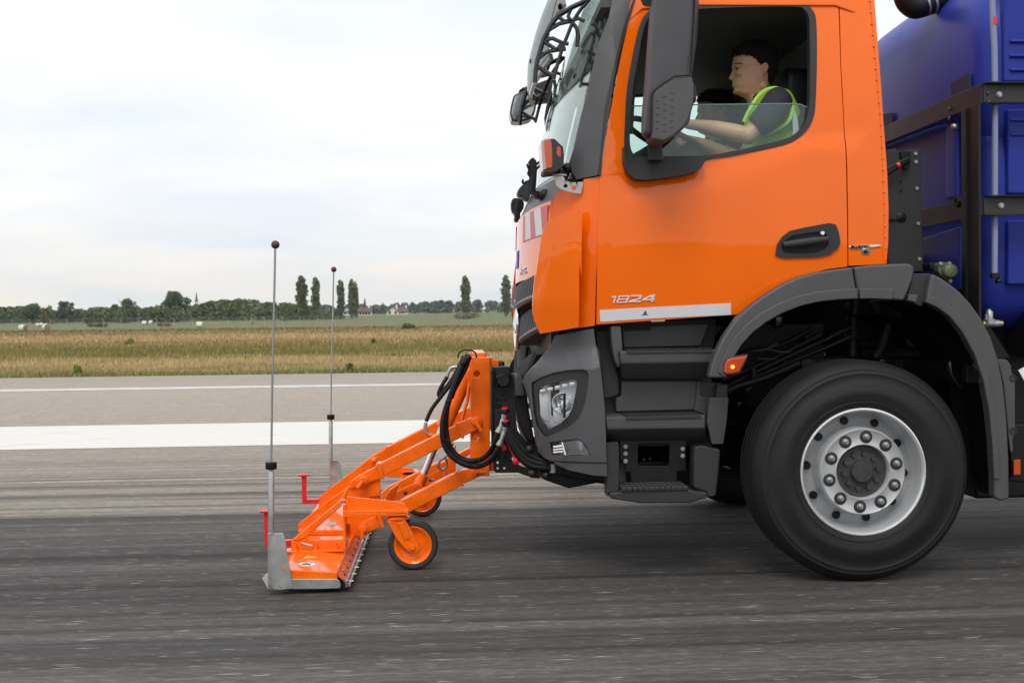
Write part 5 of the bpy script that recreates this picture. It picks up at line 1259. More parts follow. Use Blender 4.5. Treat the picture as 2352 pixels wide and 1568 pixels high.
mb = MB(); mb.prism('D', "275,1010 300,1000 335,1080 340,1150 270,1145 278,1080", 5.95, .05); mk('expansion_tank', mb, M['olive'], TK, bevel=.01)
mb = MB(); mb.prism('D', "735,1235 850,1235 860,1310 895,1320 890,1350 765,1350 740,1320", 5.9, .02); mb.prism('D', "620,1220 600,1130 700,1130 740,1210", 5.95, .02); split(mk('chassis_bracket', mb, M['steelblack'], TK, bevel=.003))
# tall dark guard between cab and tank
gd = MB().sheet('C', "575,1178 655,1166 668,1186 700,1188 765,1186 768,1172 850,1172 852,1190 846,1240 850,1568 872,2100 870,2128 600,2128 585,1900 582,1568", flatY(5.72), .03, step=0)
gp = mk('cab_guard_plate', gd, M['dgrey'], TK, bevel=.003)
mb = MB()
for x, y in ((810, 1204), (813, 1268), (821, 1477), (820, 805 + 700 - 28)): v = W('C', x, y, 5.712); cyl(mb, v, v + Vector((0, .012, 0)), .009, 8)
for x, y in ((820, 104), (831, 380), (841, 657)): v = W('D', x, y, 5.712); cyl(mb, v, v + Vector((0, .012, 0)), .009, 8)
split(mk('bolt', mb, M['zinc'], gp))
mb = MB()
for x, y in ((692, 1425), (694, 1498)): v = W('C', x, y, 5.716); cyl(mb, v, v + Vector((0, .006, 0)), .007, 8)
v = W('D', 700, 333, 5.716); mb.lathe([(0, 0), (.024, .0), (.03, .006)], v, n=16); mb.tube([W('D', 600, 350, 5.71), W('D', 650, 350, 5.71), W('D', 700, 335, 5.71)], .005, 6)
split(mk('plate_hole', mb, M['black'], gp))
mb = MB(); mb.prism('C', "690,1190 770,1186 768,1300 745,1330 715,1320 700,1240", 5.70, .03)
for dy in (0, 18, -16): mb.tube([W('C', 585, 1345 + dy, 5.66), W('C', 680, 1290 + dy * .6, 5.66), W('C', 750, 1255 + dy * .3, 5.68)], .012, 8)
mk('coiled_cable', mb, M['black'], gp); mb = MB(); mb.tube([W('C', 660, 1303, 5.655), W('C', 682, 1292, 5.655)], .0155, 10); mk('cable_ring', mb, M['redcap'], gp)
# chassis boxes behind the front wheel
mb = MB(); mb.box(2.72, 4.6, 5.75, 6.2, .32, 1.32); mk('battery_box', mb, M['black'], TK, bevel=.02)
mb = MB(); cc = W('O', 590, 240, 5.6); mb.tube([(cc.x + .02, 5.62, cc.z - .02), (cc.x + .9, 5.62, cc.z - .02)], [.15, .15], 28); mk('air_tank', mb, M['gloss'], TK, bevel=.02)
mb = MB(); mb.tube([(2.66, 5.62, 1.02), (2.66, 6.4, 1.0)], .14, 24); mk('air_filter_drum', mb, M['gloss'], TK, bevel=.02)
mb = MB(); mb.prism('O', "588,1138 632,1135 632,1235 588,1236", 5.44, .012); mk('side_reflector', mb, M['amber'], TK, bevel=.002)
mb = MB(); mb.prism('O', "560,900 700,900 700,1290 640,1288 560,1278", 5.46, .3); mk('rear_side_box', mb, M['black'], TK, bevel=.01)
mb = MB(); mb.prism('O', "618,545 700,500 700,600 655,612", 5.44, .004); mk('white_label', mb, M['white'], TK)
mb = MB()
cyl(mb, W('O', 380, 238, 5.5), W('O', 400, 238, 5.5), .014, 10); cyl(mb, W('O', 485, 236, 5.5), W('O', 510, 236, 5.5), .014, 10); split(mk('brass_fitting', mb, M['brass'], TK))
mb = MB(); cyl(mb, W('O', 395, 238, 5.5), W('O', 488, 236, 5.5), .018, 10); mb.tube([W('O', 425, 240, 5.5), W('O', 425, 210, 5.5), W('O', 425, 205, 5.5), W('O', 425, 160, 5.5), W('O', 425, 140, 5.5)], [.03, .03, .018, .018, .004], 10); cyl(mb, W('O', 406, 235, 5.5), W('O', 406, 175, 5.5), .009, 8)
mk('drain_valve', mb, M['zinc'], TK)
mb = MB(); mb.prism('O', "390,262 430,258 560,460 470,462", 5.62, .3); mb.tube([W('O', 320, 135, 5.45), W('O', 362, 62, 5.45)], .006, 6); split(mk('chassis_gusset', mb, M['steelblack'], TK))
# olive socket
mb = MB(); mb.prism('D', "985,700 1000,684 1085,684 1098,700 1100,800 1095,845 1075,846 1000,780 985,745", 5.50, .06); sk_ = mk('power_socket', mb, M['olive'], TK, bevel=.006)
v = W('D', 1072, 755, 5.49); mb = MB(); mb.lathe([(0, -.03), (.026, -.03), (.035, -.022), (.037, 0)], v, n=24); mk('socket_cover', mb, M['olive'], sk_)
mb = MB()
for x, y in ((1007, 692), (1077, 692), (1084, 830)): vv_ = W('D', x, y, 5.49); cyl(mb, vv_, vv_ + Vector((0, .01, 0)), .009, 8)
split(mk('bolt', mb, M['zinc'], sk_))
mb = MB(); mb.prism('D', "918,690 962,680 965,745 925,745", 5.56, .1); mk('socket_holder', mb, M['black'], sk_, bevel=.006)
# front mounting plate of the truck with socket
mp_ = mk('mounting_plate', MB().sheet('G', "590,262 640,262 645,256 745,256 762,275 770,340 790,420 800,560 812,700 830,830 880,900 960,980 1040,1060 1060,1130 1030,1260 960,1255 830,1208 640,1210 615,1190 612,1100 595,1090", flatY(6.02), .03,
      holes=[q('G', [(x + 13 * math.cos(a), y + 13 * math.sin(a)) for a in np.linspace(0, 2 * math.pi, 14)[:-1]]) for x, y in ((651, 1120), (651, 1171), (711, 1171))] + [('G', "775,1075 800,1065 840,1080 900,1110 918,1150 900,1165 860,1150 790,1120")], step=0), M['frameblack'], TK, bevel=.003)
mb = MB(); mb.prism('G', "630,262 745,256 762,275 765,430 640,442 628,430", 5.98, .03); mk('socket_box', mb, M['steelblack'], mp_, bevel=.006)
v = W('G', 700, 382, 5.975); mb = MB(); mb.lathe([(0, -.02), (.03, -.02), (.037, -.012), (.039, .01)], v, n=24); mk('trailer_socket', mb, M['black'], mp_)
mb = MB()
for x, y in ((658, 355), (738, 353), (697, 428)): vv_ = W('G', x, y, 5.968); cyl(mb, vv_, vv_ + Vector((0, .012, 0)), .009, 8)
split(mk('brass_screw', mb, M['brass'], mp_))
mb = MB(); mb.prism('G', "612,642 690,640 720,650 720,850 640,860 612,850", 5.97, .04)
for x, y in ((655, 545), (710, 545), (660, 600), (655, 1060), (710, 1065), (700, 500)): vv_ = W('G', x, y, 6.01); cyl(mb, vv_, vv_ + Vector((0, .012, 0)), .012, 8)
mb.prism('G', "590,290 612,290 612,850 590,850", 5.95, .2); mk('coupler_block', mb, M['steelblack'], mp_, bevel=.004)
for sy in (0,):
    mb = MB(); mb.loft([[W('G', x, y, Y) for x, Y in r_] for r_, y in ((((765, 5.98), (800, 5.9), (860, 5.9), (870, 6.3), (765, 6.3)), 318), (((790, 5.98), (810, 5.88), (880, 5.9), (890, 6.3), (790, 6.3)), 370), (((800, 5.98), (820, 5.88), (895, 5.9), (900, 6.3), (800, 6.3)), 525))]); mk('bumper_horn', mb, M['grey'], TK, bevel=.008)
mb = MB(); mb.prism('G', "805,525 915,515 930,640 960,800 990,960 900,900 850,800 820,660", 5.96, .3); mb.prism('G', "940,960 1060,1080 1140,1105 1300,1190 1630,1245 1630,1285 1400,1330 1290,1350 1110,1290 1040,1260 1000,1120", 5.75, 1.2); mk('front_underrun', mb, M['black'], TK, bevel=.01)
mb = MB()
for k_, pts_ in enumerate((((750, 840), (790, 940), (860, 1040), (960, 1110), (1130, 1150), (1350, 1215), (1620, 1262)), ((745, 870), (790, 980), (870, 1090), (970, 1150), (1140, 1175), (1350, 1235), (1620, 1278)), ((760, 830), (810, 910), (900, 1020), (1000, 1080), (1140, 1135), (1400, 1230)))):
    mb.tube(smooth([tuple(W('G', x, y, 5.72)) for x, y in pts_], 4, False), .019 if k_ < 2 else .014, 8)
split(mk('hydraulic_hose', mb, M['black'], TK))
mb = MB(); mb.tube([W('G', 1146, 1128, 5.72), W('G', 1150, 1205, 5.72)], .022, 12); mk('hose_clamp', mb, M['zinc'], TK)
mb = MB()
for x, y in ((935, 1000), (1085, 1235), (960, 1215)): mb.ball(W('G', x, y, 5.72), .022)
split(mk('tow_pin', mb, M['steelblack'], TK))
# ------------------------------------------------------------------ blue tank in its black frame
XT = 2.56
TB = empty('water_tank', (4.2, YC, 1.0), 'large blue plastic tank behind the cab with louvred side and moulded pockets', 'tank')
def sring(x, ins, zt, zb, n=64, ex=5.0, y0=5.47):
    """rounded box cross section at station x"""
    hy = YC - y0 - ins; hz = (zt - zb) / 2 - ins; c = (zt + zb) / 2; r_ = []
    for k in range(n):
        a = 2 * math.pi * (k + .5) / n; ca, sa = math.cos(a), math.sin(a)
        r_.append(Vector((x, YC + math.copysign(abs(ca) ** (2 / ex), ca) * hy, c + math.copysign(abs(sa) ** (2 / ex), sa) * hz)))
    return r_
mb = MB(); mb.loft([sring(XT + .07 + dx, i, 2.36 + .0, 1.16) for dx, i in ((0, .09), (.004, .06), (.02, .03), (.05, .01), (.1, 0), (.5, 0), (3.6, 0))]); body = mk('tank_body', mb, M['blue'], TB)
mb = MB(); mb.loft([sring(XT + .078 + dx, i, zt_, 1.9, ex=ex_) for dx, i, zt_, ex_ in ((0, .10, 2.93, 4.2), (.006, .07, 2.95, 4.2), (.03, .035, 2.98, 4.2), (.08, .01, 3.02, 4.2), (.16, 0, 3.08, 4.2), (.3, 0, 3.18, 4.2), (.5, 0, 3.28, 4.2), (3.6, 0, 3.3, 4.2))]); dome = mk('tank_dome', mb, M['blue'], TB)
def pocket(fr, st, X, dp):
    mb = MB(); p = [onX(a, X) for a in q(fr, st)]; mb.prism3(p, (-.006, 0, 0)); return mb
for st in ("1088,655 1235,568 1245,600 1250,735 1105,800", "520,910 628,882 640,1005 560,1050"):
    mk('pocket_shade', pocket('C', st, XT + .068, .06), M['recess_shade'], TB, bevel=.002)  # flat dark blue plates; the shade inside the pockets is painted
# vertical rib steps on the front face
for st in ("1085,960 1165,925 1175,1560 1085,1560", ):
    mb = MB(); mb.prism3([onX(a, XT + .07) for a in q('C', st)], (-.03, 0, 0)); mk('moulded_rib', mb, M['blue'], TB, bevel=.012)
mb = MB(); mb.prism3([onX(a, XT + .07) for a in q('D', "875,500 1190,400 1200,900 1150,930 880,900")], (-.025, 0, 0)); mk('moulded_panel', mb, M['blue'], TB, bevel=.012)
# side louvres
for (y0, y1, n) in ((280, 345, 1), (395, 460, 1), (505, 570, 1), (905, 965, 1), (1020, 1080, 1)):
    mb = MB(); a = W('C', 1560, y0, 5.43); b_ = W('C', 1560, y1, 5.43)
    mb.prism3([(a.x, 5.475, a.z), (a.x, 5.475, b_.z), (a.x, 5.435, b_.z + .01), (a.x, 5.435, b_.z + .02)], (.5, 0, 0)); mk('louvre', mb, M['blue'], body, bevel=.006)
mb = MB(); a = W('C', 1535, 850, 5.44); b_ = W('D', 1535, 150, 5.44); mb.box(a.x, a.x + .9, 5.445, 5.5, b_.z, a.z); mk('side_panel', mb, M['blue'], body, bevel=.012)
mb = MB(); a = W('D', 1535, 350, 5.44); b_ = W('D', 1535, 860, 5.44); mb.box(a.x, a.x + .9, 5.445, 5.5, b_.z, a.z); mk('side_panel', mb, M['blue'], body, bevel=.012)
mb = MB(); a = W('C', 1510, -300, 5.44); b_ = W('C', 1530, 640, 5.44); mb.box(a.x, a.x + .9, 5.45, 5.5, b_.z, a.z); mk('side_panel', mb, M['blue'], body, bevel=.012)
# level tube with red float
Yt = 5.36
def lv(name, pts_, r_, mt):
    mb = MB(); mb.tube([W(f, x, y, Yt) for f, x, y in pts_], r_, 10); return mk(name, mb, mt, TB)
lv('level_tube', (('C', 1405, -120), ('C', 1410, 20), ('C', 1428, 400), ('C', 1432, 760), ('C', 1430, 1568), ('D', 1430, 500), ('D', 1427, 770)), .0145, M['tubec'])
lv('float_marker', (('C', 1421, 138), ('C', 1422, 198)), .0165, M['red'])
lv('tube_elbow', (('D', 1425, 768), ('D', 1426, 808)), .02, M['black'])
mb = MB(); mb.tube([W('D', 1426, 790, Yt), W('D', 1465, 795, Yt), W('D', 1470, 830, Yt), W('D', 1440, 832, Yt)], .012, 8); mb.prism('D', "1410,780 1442,778 1442,800 1410,800", Yt - .02, .01); mk('drain_cock', mb, M['steelblack'], TB)
# frame
FRM = empty('tank_frame', (XT, YC, .9), 'black angle steel frame holding the blue tank behind the cab', 'frame')
FB = M['frameblack']
def zat(fr, x, y, Y): return W(fr, x, y, Y).z
zt, zb = zat('C', 1420, 655, 5.33), zat('C', 1420, 815, 5.33)
mb = MB(); mb.box(XT - .006, XT + .006, 5.33, 2 * YC - 5.33, zb, zt); cross = mk('cross_beam', mb, FB, FRM, bevel=.002)
mb = MB(); mb.box(XT, XT + .05, 5.33, 2 * YC - 5.33, zt - .006, zt); mk('beam_flange', mb, FB, cross)
mb = MB(); mb.box(XT + .008, XT + 3.6, 5.325, 5.333, zb, zt); sd_ = mk('side_beam', mb, mat('matt_black_steel', (.022, .023, .023), .5), FRM, bevel=.002)
mb = MB(); mb.box(XT + .008, XT + 3.6, 5.29, 5.325, zt - .005, zt + .001); mb.box(XT + .008, XT + 3.6, 5.30, 5.325, zb - .001, zb + .005); mk('beam_flange', mb, FB, sd_)
zt2, zb2 = zat('D', 1430, 165, 5.33), zat('D', 1430, 318, 5.33)
mb = MB(); mb.box(XT - .006, XT + .006, 5.33, 2 * YC - 5.33, zb2, zt2); mk('cross_beam', mb, FB, FRM, bevel=.002)
mb = MB(); mb.box(XT + .008, XT + 3.6, 5.325, 5.333, zb2, zt2); sd2 = mk('side_beam', mb, mat('matt_black_steel2', (.022, .023, .023), .5), FRM, bevel=.002)
mb = MB(); mb.box(XT + .008, XT + 3.6, 5.29, 5.325, zt2 - .005, zt2 + .001); mb.box(XT + .008, XT + 3.6, 5.30, 5.325, zb2 - .001, zb2 + .005); mk('beam_flange', mb, FB, sd2)
for (yc, w_) in ((5.56, .13),):
    ya = onX(D('C', 1302, 1200), XT - .02).y; yb = onX(D('C', 1165, 1200), XT - .02).y
    for m_ in (0, 1):
        y0_, y1_ = (ya, yb) if not m_ else (2 * YC - yb, 2 * YC - ya)
        mb = MB(); mb.box(XT - .02, XT - .008, y0_, y1_, .95, zb + .005); pst = mk('frame_post', mb, FB, FRM, bevel=.002)
        mb = MB(); ym = onX(D('C', 1212, 1200), XT - .02).y if not m_ else 2 * YC - onX(D('C', 1212, 1200), XT - .02).y
        mb.box(XT - .03, XT - .021, ym - .004, ym + .004, .95, zb); mk('post_edge', mb, FB, pst)
mb = MB()
for f, x, y in (('C', 1463, 742), ('D', 1478, 240)):
    v = W(f, x, y, 5.322); mb.lathe([(0, -.010), (.010, -.010), (.011, -.003), (.014, -.003), (.015, 0)], v, n=16)
split(mk('bolt', mb, M['zinc'], sd_))
mb = MB()
for f, x, y in (('C', 1372, 735), ('C', 1375, 802), ('C', 1070, 855), ('C', 1072, 928)):
    v = onX(D(f, x, y), XT - .008); mb.lathe([(0, -.004), (.011, -.004), (.012, 0)], v, (1, 0, 0), 10)
split(mk('rivet', mb, M['gloss'], cross))
mb = MB(); v = onX(D('C', 1113, 996), XT - .0); mb.ball(v, .018); mk('hex_bolt', mb, M['rail'], cross)
mb = MB(); v = onX(D('D', 1138, 208), XT - .01); mb.lathe([(.014, -.01), (.03, -.01), (.03, .01), (.014, .01)], v, (1, 0, 0), 16, close=True); mk('lifting_eye', mb, M['black'], cross)
# filler elbow on top of the tank
EL = empty('filler_pipe', W('C', 880, 60, 6.0), 'black elbow pipe with two steel clamps lying on top of the blue tank', 'pipe')
Ye = 6.05
pts_ = smooth([tuple(W('C', x, y, Ye)) for x, y in ((690, -140), (720, -60), (745, 10), (800, 55), (860, 45), (960, 10), (1080, -30))], 4, False)
mb = MB(); mb.tube(pts_, .064, 20); pe = mk('elbow', mb, M['black'], EL)
mb = MB()
for (xa, ya, xb, yb) in ((868, 40, 884, 34), (925, 22, 943, 16)): mb.tube([W('C', xa, ya, Ye), W('C', xb, yb, Ye)], .0665, 20)
split(mk('hose_clamp', mb, M['zinc'], pe))

# ------------------------------------------------------------------ front mounted sweeper beam
SW_ = empty('magnet_sweeper', (-.3, YC, 0), 'orange sweeper beam carried on parallel arms in front of the truck', 'sweeper attachment')
OR = M['orange2']
YN, YFAR = 5.38, 2 * 6.71 - 5.38
XF, XR = -.83, -.552
def op(name, fr, st, Y, T, par=SW_, mt=OR, bevel=.004, sm=0, **k):
    mb = MB()
    if isinstance(st, list) and isinstance(st[0], str):
        for s_ in st: mb.prism(fr, s_, Y, T, sm)
    else: mb.prism(fr, st, Y, T, sm)
    return mk(name, mb, mt, par, bevel=bevel, **k)
# beam: raked lid, end faces
mb = MB(); mb.prism3([(XF, YN, .04), (XF - .02, YN, .09), (XF + .03, YN, .118), (XR, YN, .098), (XR, YN, .062), (XR - .02, YN, .045)], (0, YFAR - YN, 0)); beam = mk('beam', mb, OR, SW_, bevel=.004)
# rear apron with bolts and worn rail
mb = MB(); mb.prism3([(XR, YN + .01, .092), (XR + .045, YN + .01, .045), (XR + .040, YN + .01, .04), (XR - .006, YN + .01, .085)], (0, YFAR - YN - .02, 0)); apron = mk('rear_apron', mb, mat('dusty_orange', (.50, .10, .03), .55, nscale=20, namt=.4), SW_)
mb = MB(); mb.box(XR + .036, XR + .05, YN, YFAR, .026, .06); rail = mk('rail', mb, M['rail'], SW_, bevel=.002)
mb = MB(); mb.box(XR + .052, XR + .06, YN, YFAR, .03, .045); mk('rail_edge', mb, M['zinc'], rail)
mb = MB(); mb2 = MB(); mb3 = MB(); n_ = 18
for i in range(n_):
    Y = YN + .05 + (YFAR - YN - .1) * i / (n_ - 1)
    mb.tube([(XR + .05, Y, .042), (XR + .060, Y, .042), (XR + .061, Y, .042), (XR + .072, Y, .044)], [.0065, .0065, .004, .004], 8)
    mb2.tube([(XR + .024, Y + .03, .066), (XR + .029, Y + .03, .071)], [.0055, .005], 8)
    mb3.tube([(XR + .012, Y + .07, .078), (XR + .019, Y + .07, .085)], [.006, .0055], 6)
split(mk('bolt', mb, M['zinc'], rail)); split(mk('rivet', mb2, M['steelblack'], apron)); split(mk('orange_bolt', mb3, OR, apron))
mb = MB(); mb.box(XR - .10, XR + .04, YN + .02, YFAR - .02, .012, .045); mk('rubber_skirt', mb, M['black'], SW_)
# end skid strips and silver guides
for m_ in (0, 1):
    Ya = YN - .012 if not m_ else YFAR
    def Xp(x, y): v = W('J', x, y, YN - .012); return (v.x, Ya, v.z)
    mb = MB(); mb.prism3([Xp(*p) for p in ((350, 1286), (725, 1286), (748, 1300), (757, 1330), (752, 1362), (560, 1368), (355, 1370))], (0, .012, 0)); mk('skid_strip', mb, M['zinc'], SW_, bevel=.002)
    mb = MB(); e_ = -1 if not m_ else 1
    def Xq(x, y, d): v = W('J', x, y, YN - .03); return (v.x, (YN - .03 + d) if not m_ else (YFAR + .03 - d), v.z)
    prof = [(900, 147, 262), (912, 147, 275), (950, 147, 288), (1040, 148, 303), (1150, 148, 322), (1200, 148, 330), (1290, 149, 345), (1370, 150, 358)]
    rr = []
    for y, xa, xb in prof: rr.append([Xq(xa, y, 0), Xq((xa + xb) / 2, y, -.012), Xq(xb, y, .012), Xq(xb, y, .018), Xq((xa + xb) / 2, y, -.006), Xq(xa, y, .006)])
    mb.loft(rr); gp_ = mk('end_guide_plate', mb, M['zinc'], SW_, bevel=.0015, ang=60)
    mb = MB(); mb.prism3([Xq(148, 1228, .002), Xq(150, 1370, .002), Xq(135, 1366, .03), Xq(66, 1328, .12), Xq(66, 1324, .12)], (0, .004 * -e_, 0)); mk('flared_lip', mb, mat('galvanised_light', (.55, .54, .54), .5, metal=.5), gp_)
    mb = MB(); p = Xq(279, 1182, -.012); mb.prism3([(p[0] + .022 * math.cos(a) * .42, p[1] - .004 * (1 if not m_ else -1), p[2] + .0145 * math.sin(a) * .42) for a in np.linspace(0, 2 * math.pi, 14)[:-1]], (0, .003, 0)); mk('slot', mb, OR, gp_)
    mb = MB()
    for pts_ in (((155, 1248), (168, 1262), (192, 1290), (188, 1292), (165, 1270)), ((152, 1330), (170, 1332), (205, 1366), (195, 1367), (165, 1348)), ((238, 1325), (250, 1335), (270, 1352), (255, 1346))):
        mb.prism3([Xq(x, y, -.0145) for x, y in pts_], (0, .002, 0))
    split(mk('rust_scratch', mb, mat('rust', (.22, .12, .04), .8), gp_))
    # marker rod
    Yr = YN - .03 + .02 if not m_ else None
    def Rr(x, y): v = W('J', x, y, YN); return Vector((v.x, YN if not m_ else YFAR + .0, v.z))
    def Rm(x, y): v = W('M', x, y, YN); return Vector((v.x, YN if not m_ else YFAR + .0, v.z))
    mb = MB(); mb.tube([Rr(176, 905), Rr(178, 400), Rr(178, 385), Rr(178, 372)], [.0145, .0145, .011, .009], 14); rod = mk('rod_socket', mb, M['zinc'], SW_)
    mb = MB(); mb.tube([Rm(623, 1066), Rm(625, 900), Rm(629.5, 700), Rm(632, 572)], .0052, 10); mk('marker_rod', mb, mat('rod_grey', (.30, .32, .32), .4, metal=.5) if not m_ else M['zinc'], rod)
    mb = MB(); mb.tube([Rr(177, 368), Rr(177, 360), Rr(177, 318), Rr(177, 308)], [.024, .0265, .0265, .0265], 22); mk('rubber_collar', mb, M['black'], rod)
    mb = MB(); mb.ball(Rm(632.5, 562), .0198, n=22, m=14); mk('marker_ball', mb, M['maroon'], rod)
# decals on the lid
def lidz(x): return .118 + (x - (XF + .03)) / (XR - XF - .03) * (-.02)
def onlid(x, y):
    p = D('J', x, y); z = .108
    for _ in range(5): v = onZ(p, z); z = lidz(v.x)
    return onZ(p, z)
c_ = onlid(476, 1162); mb = MB(); rx_ = abs(onlid(563, 1162).x - onlid(388, 1162).x) / 2
k_ = (lidz(0) - lidz(1))
def disc(rad, h, mt, nm, ro=0):
    mb = MB(); pr = [(c_.x + math.cos(a) * rad, c_.y + math.sin(a) * rad, lidz(c_.x + math.cos(a) * rad) + h) for a in np.linspace(0, 2 * math.pi, 33)[:-1]]; mb.prism3(pr, (0, 0, .0008)); return mk(nm, mb, mt, beam)
disc(rx_, .0006, M['white'], 'round_sticker'); 
mb = MB(); n_ = 40; ri, ro_ = rx_ * .84, rx_ * .95
vs = [[mb.bm.verts.new((c_.x + math.cos(2 * math.pi * i / n_) * r_, c_.y + math.sin(2 * math.pi * i / n_) * r_, lidz(c_.x + math.cos(2 * math.pi * i / n_) * r_) + .0022)) for i in range(n_)] for r_ in (ri, ro_)]
for i in range(n_): mb.bm.faces.new((vs[0][i], vs[1][i], vs[1][(i + 1) % n_], vs[0][(i + 1) % n_]))
mk('sticker_ring', mb, M['red'], beam)
mb = MB(); mb.prism3([(c_.x + a * rx_, c_.y + b_ * rx_, lidz(c_.x + a * rx_) + .002) for a, b_ in ((-.5, -.1), (-.2, .2), (-.1, .5), (.1, .15), (.45, .35), (.25, -.1), (.5, -.4), (.0, -.3), (-.3, -.45))], (0, 0, .0008)); mk('sticker_figure', mb, M['maroon'], beam)
mb = MB(); mb.prism3([onlid(*p) + Vector((0, 0, .0015)) for p in ((445, 1120), (470, 1092), (505, 1094), (570, 1108))], (0, 0, .0008)); mk('warning_triangle', mb, mat('warning_yellow', (.75, .42, .02), .4), beam)

# near caster frame
Yb = 5.84
op('bracket_foot', 'J', "345,968 470,938 500,960 785,950 790,1030 770,1042 345,1045 338,1030 345,1005", Yb, .012)
mb = MB(); a = W('J', 300, 1050, Yb); b_ = W('J', 785, 1045, Yb); mb.box(a.x, b_.x, Yb - .03, Yb + .05, a.z - .005, a.z + .006); foot = mk('foot_plate', mb, OR, SW_, bevel=.003)
for x in (377, 550, 716):
    v = W('J', x, 1022, Yb - .01); v.z = a.z + .006; mb = MB(); mb.tube([v, v + Vector((0, 0, .006)), v + Vector((0, 0, .0065)), v + Vector((0, 0, .02)), v + Vector((0, 0, .0205)), v + Vector((0, 0, .03))], [.017, .017, .013, .012, .008, .008], 8); mk('bolt', mb, OR, foot)
op('diagonal_strut', 'J', "345,962 720,655 775,600 800,540 822,512 838,520 830,550 800,600 760,680 470,940 400,965", Yb - .006, .03, bevel=.006)
mb = MB(); v0 = W('J', 783, 600, Yb); v1 = W('J', 783, 1040, Yb); mb.box(v0.x - .003, v0.x + .009, Yb - .015, Yb + .12, v1.z, v0.z + .005); mk('upright_plate', mb, OR, SW_, bevel=.003)
op('caster_arm', 'J', "790,592 1010,615 1240,640 1290,650 1305,668 1312,700 1314,742 790,748", Yb, .014)
arm_f = MB(); a = W('J', 790, 712, Yb); b_ = W('J', 1326, 712, Yb); arm_f.box(a.x, b_.x, Yb - .05, Yb + .03, a.z - .006, a.z + .004); c1 = W('J', 1325, 742, Yb); arm_f.box(a.x, b_.x, Yb - .05, Yb - .042, c1.z, a.z - .006); mk('arm_angle', arm_f, OR, SW_, bevel=.002)
op('shackle_plate', 'J', "812,825 835,820 835,870 830,905 818,895", Yb + .1, .004, mt=OR)
# lanyard, ring and pin
mb = MB(); c0 = W('J', 782, 642, Yb - .03); r_ = 33 * mpx(Yb) / 2.0912 / 1.7415
mb.tube([c0 + Vector((math.cos(a) * r_, 0, math.sin(a) * r_ * .62)) for a in np.linspace(0, 2 * math.pi, 25)], .0016, 6)
mk('ring', mb, M['zinc'], SW_)
mb = MB(); mb.tube([W('J', x, y, Yb - .03) for x, y in ((770, 655), (720, 700), (640, 840), (590, 920), (556, 990))], .0012, 5); mb.tube(smooth([tuple(W('J', x, y, Yb - .03)) for x, y in ((755, 670), (700, 715), (600, 740), (535, 770), (520, 805), (515, 930))], 3, False), .0012, 5)
mb.tube([W('J', 770, 652, Yb - .03), W('J', 748, 678, Yb - .03)], .0035, 6); split(mk('steel_cable', mb, M['rail'], SW_))
mb = MB(); mb.tube([W('J', 428, 985, Yb - .04), W('J', 450, 992, Yb - .04), W('J', 520, 1008, Yb - .04)], [.0085, .0075, .0075], 12); mk('steel_pin', mb, M['zinc'], SW_)
# casters
def caster(cx_, cy_, Yc, fr, s, par=SW_, near=True):
    c = W(fr, cx_, cy_, Yc); r_ = .129
    c.z = r_ + .001
    mb = MB(); mb.lathe([(r_ * .74, .0), (r_ * .80, -.004), (r_ * .93, -.002), (r_, .012), (r_ * 1.003, .025), (r_, .038), (r_ * .93, .052), (r_ * .74, .05)], c + Vector((0, -.025, 0)), n=56, close=True); t_ = mk('caster_tyre', mb, mat('caster_rubber', (.02, .021, .022), .6), par)
    mb = MB(); mb.lathe([(r_ * .76, -.004), (r_ * .74, -.007), (r_ * .66, -.002), (r_ * .60, .006), (r_ * .42, .016), (r_ * .22, .014), (r_ * .2, .0), (0, .0), (0, .05), (r_ * .76, .05)], c + Vector((0, -.025, 0)), n=48); mk('caster_rim', mb, OR, par)
    def V(x, y, dy): v = W('J', x, y, 5.8); o_ = W('J', 1365, 1028, 5.8); return Vector((c.x + (v.x - o_.x), c.y + dy, c.z + (v.z - o_.z)))
    for dy in ((-.055, .01), (.045, .01)):
        mb = MB(); pr = [(1150, 812), (1300, 806), (1345, 880), (1412, 1020), (1420, 1050), (1408, 1080), (1370, 1090), (1335, 1075), (1290, 1040), (1225, 960)]
        mb.prism3([V(x, y, dy[0]) for x, y in pr], (0, dy[1], 0)); fk = mk('caster_fork', mb, OR, par, bevel=.004)
        if dy[0] < 0:
            mb = MB(); mb.prism3([V(x, y, dy[0] - .008) for x, y in ((1235, 830), (1285, 826), (1330, 920), (1335, 960), (1310, 975), (1290, 960))], (0, .009, 0)); mk('fork_pressing', mb, OR, fk, bevel=.004)
            mb = MB(); v = V(1364, 1038, dy[0]); mb.lathe([(0, -.014), (.011, -.014), (.014, -.010), (.014, 0)], v, n=16); mk('axle_bolt', mb, OR, fk)
    mb = MB(); v = V(1235, 806, 0); mb.lathe([(.0, -.004), (.052, -.004), (.066, 0), (.066, .006), (.052, .012), (.0, .012)], v, (0, 0, 1), 32); mk('swivel_plate', mb, OR, par)
    mb = MB(); v = V(1235, 778, 0); mb.lathe([(0, .002), (.043, .002), (.043, .016), (0, .016)], v + Vector((0, 0, -.006)), (0, 0, 1), 24); mk('swivel_bearing', mb, M['steelblack'], par)
    mb = MB(); a_ = V(1150, 760, -.06); b2 = V(1320, 745, .06); mb.box(a_.x, b2.x, a_.y, b2.y, a_.z, b2.z); mk('swivel_mount', mb, OR, par, bevel=.002)
caster(1365, 1028, 5.85, 'J', 1)
# far caster with its arm
Yfc = 7.42
caster(1440, 690, Yfc, 'J', 1)
op('caster_arm', 'Q', "440,795 470,770 600,680 780,700 812,725 818,770 800,805 470,806", Yfc - .02, .015)
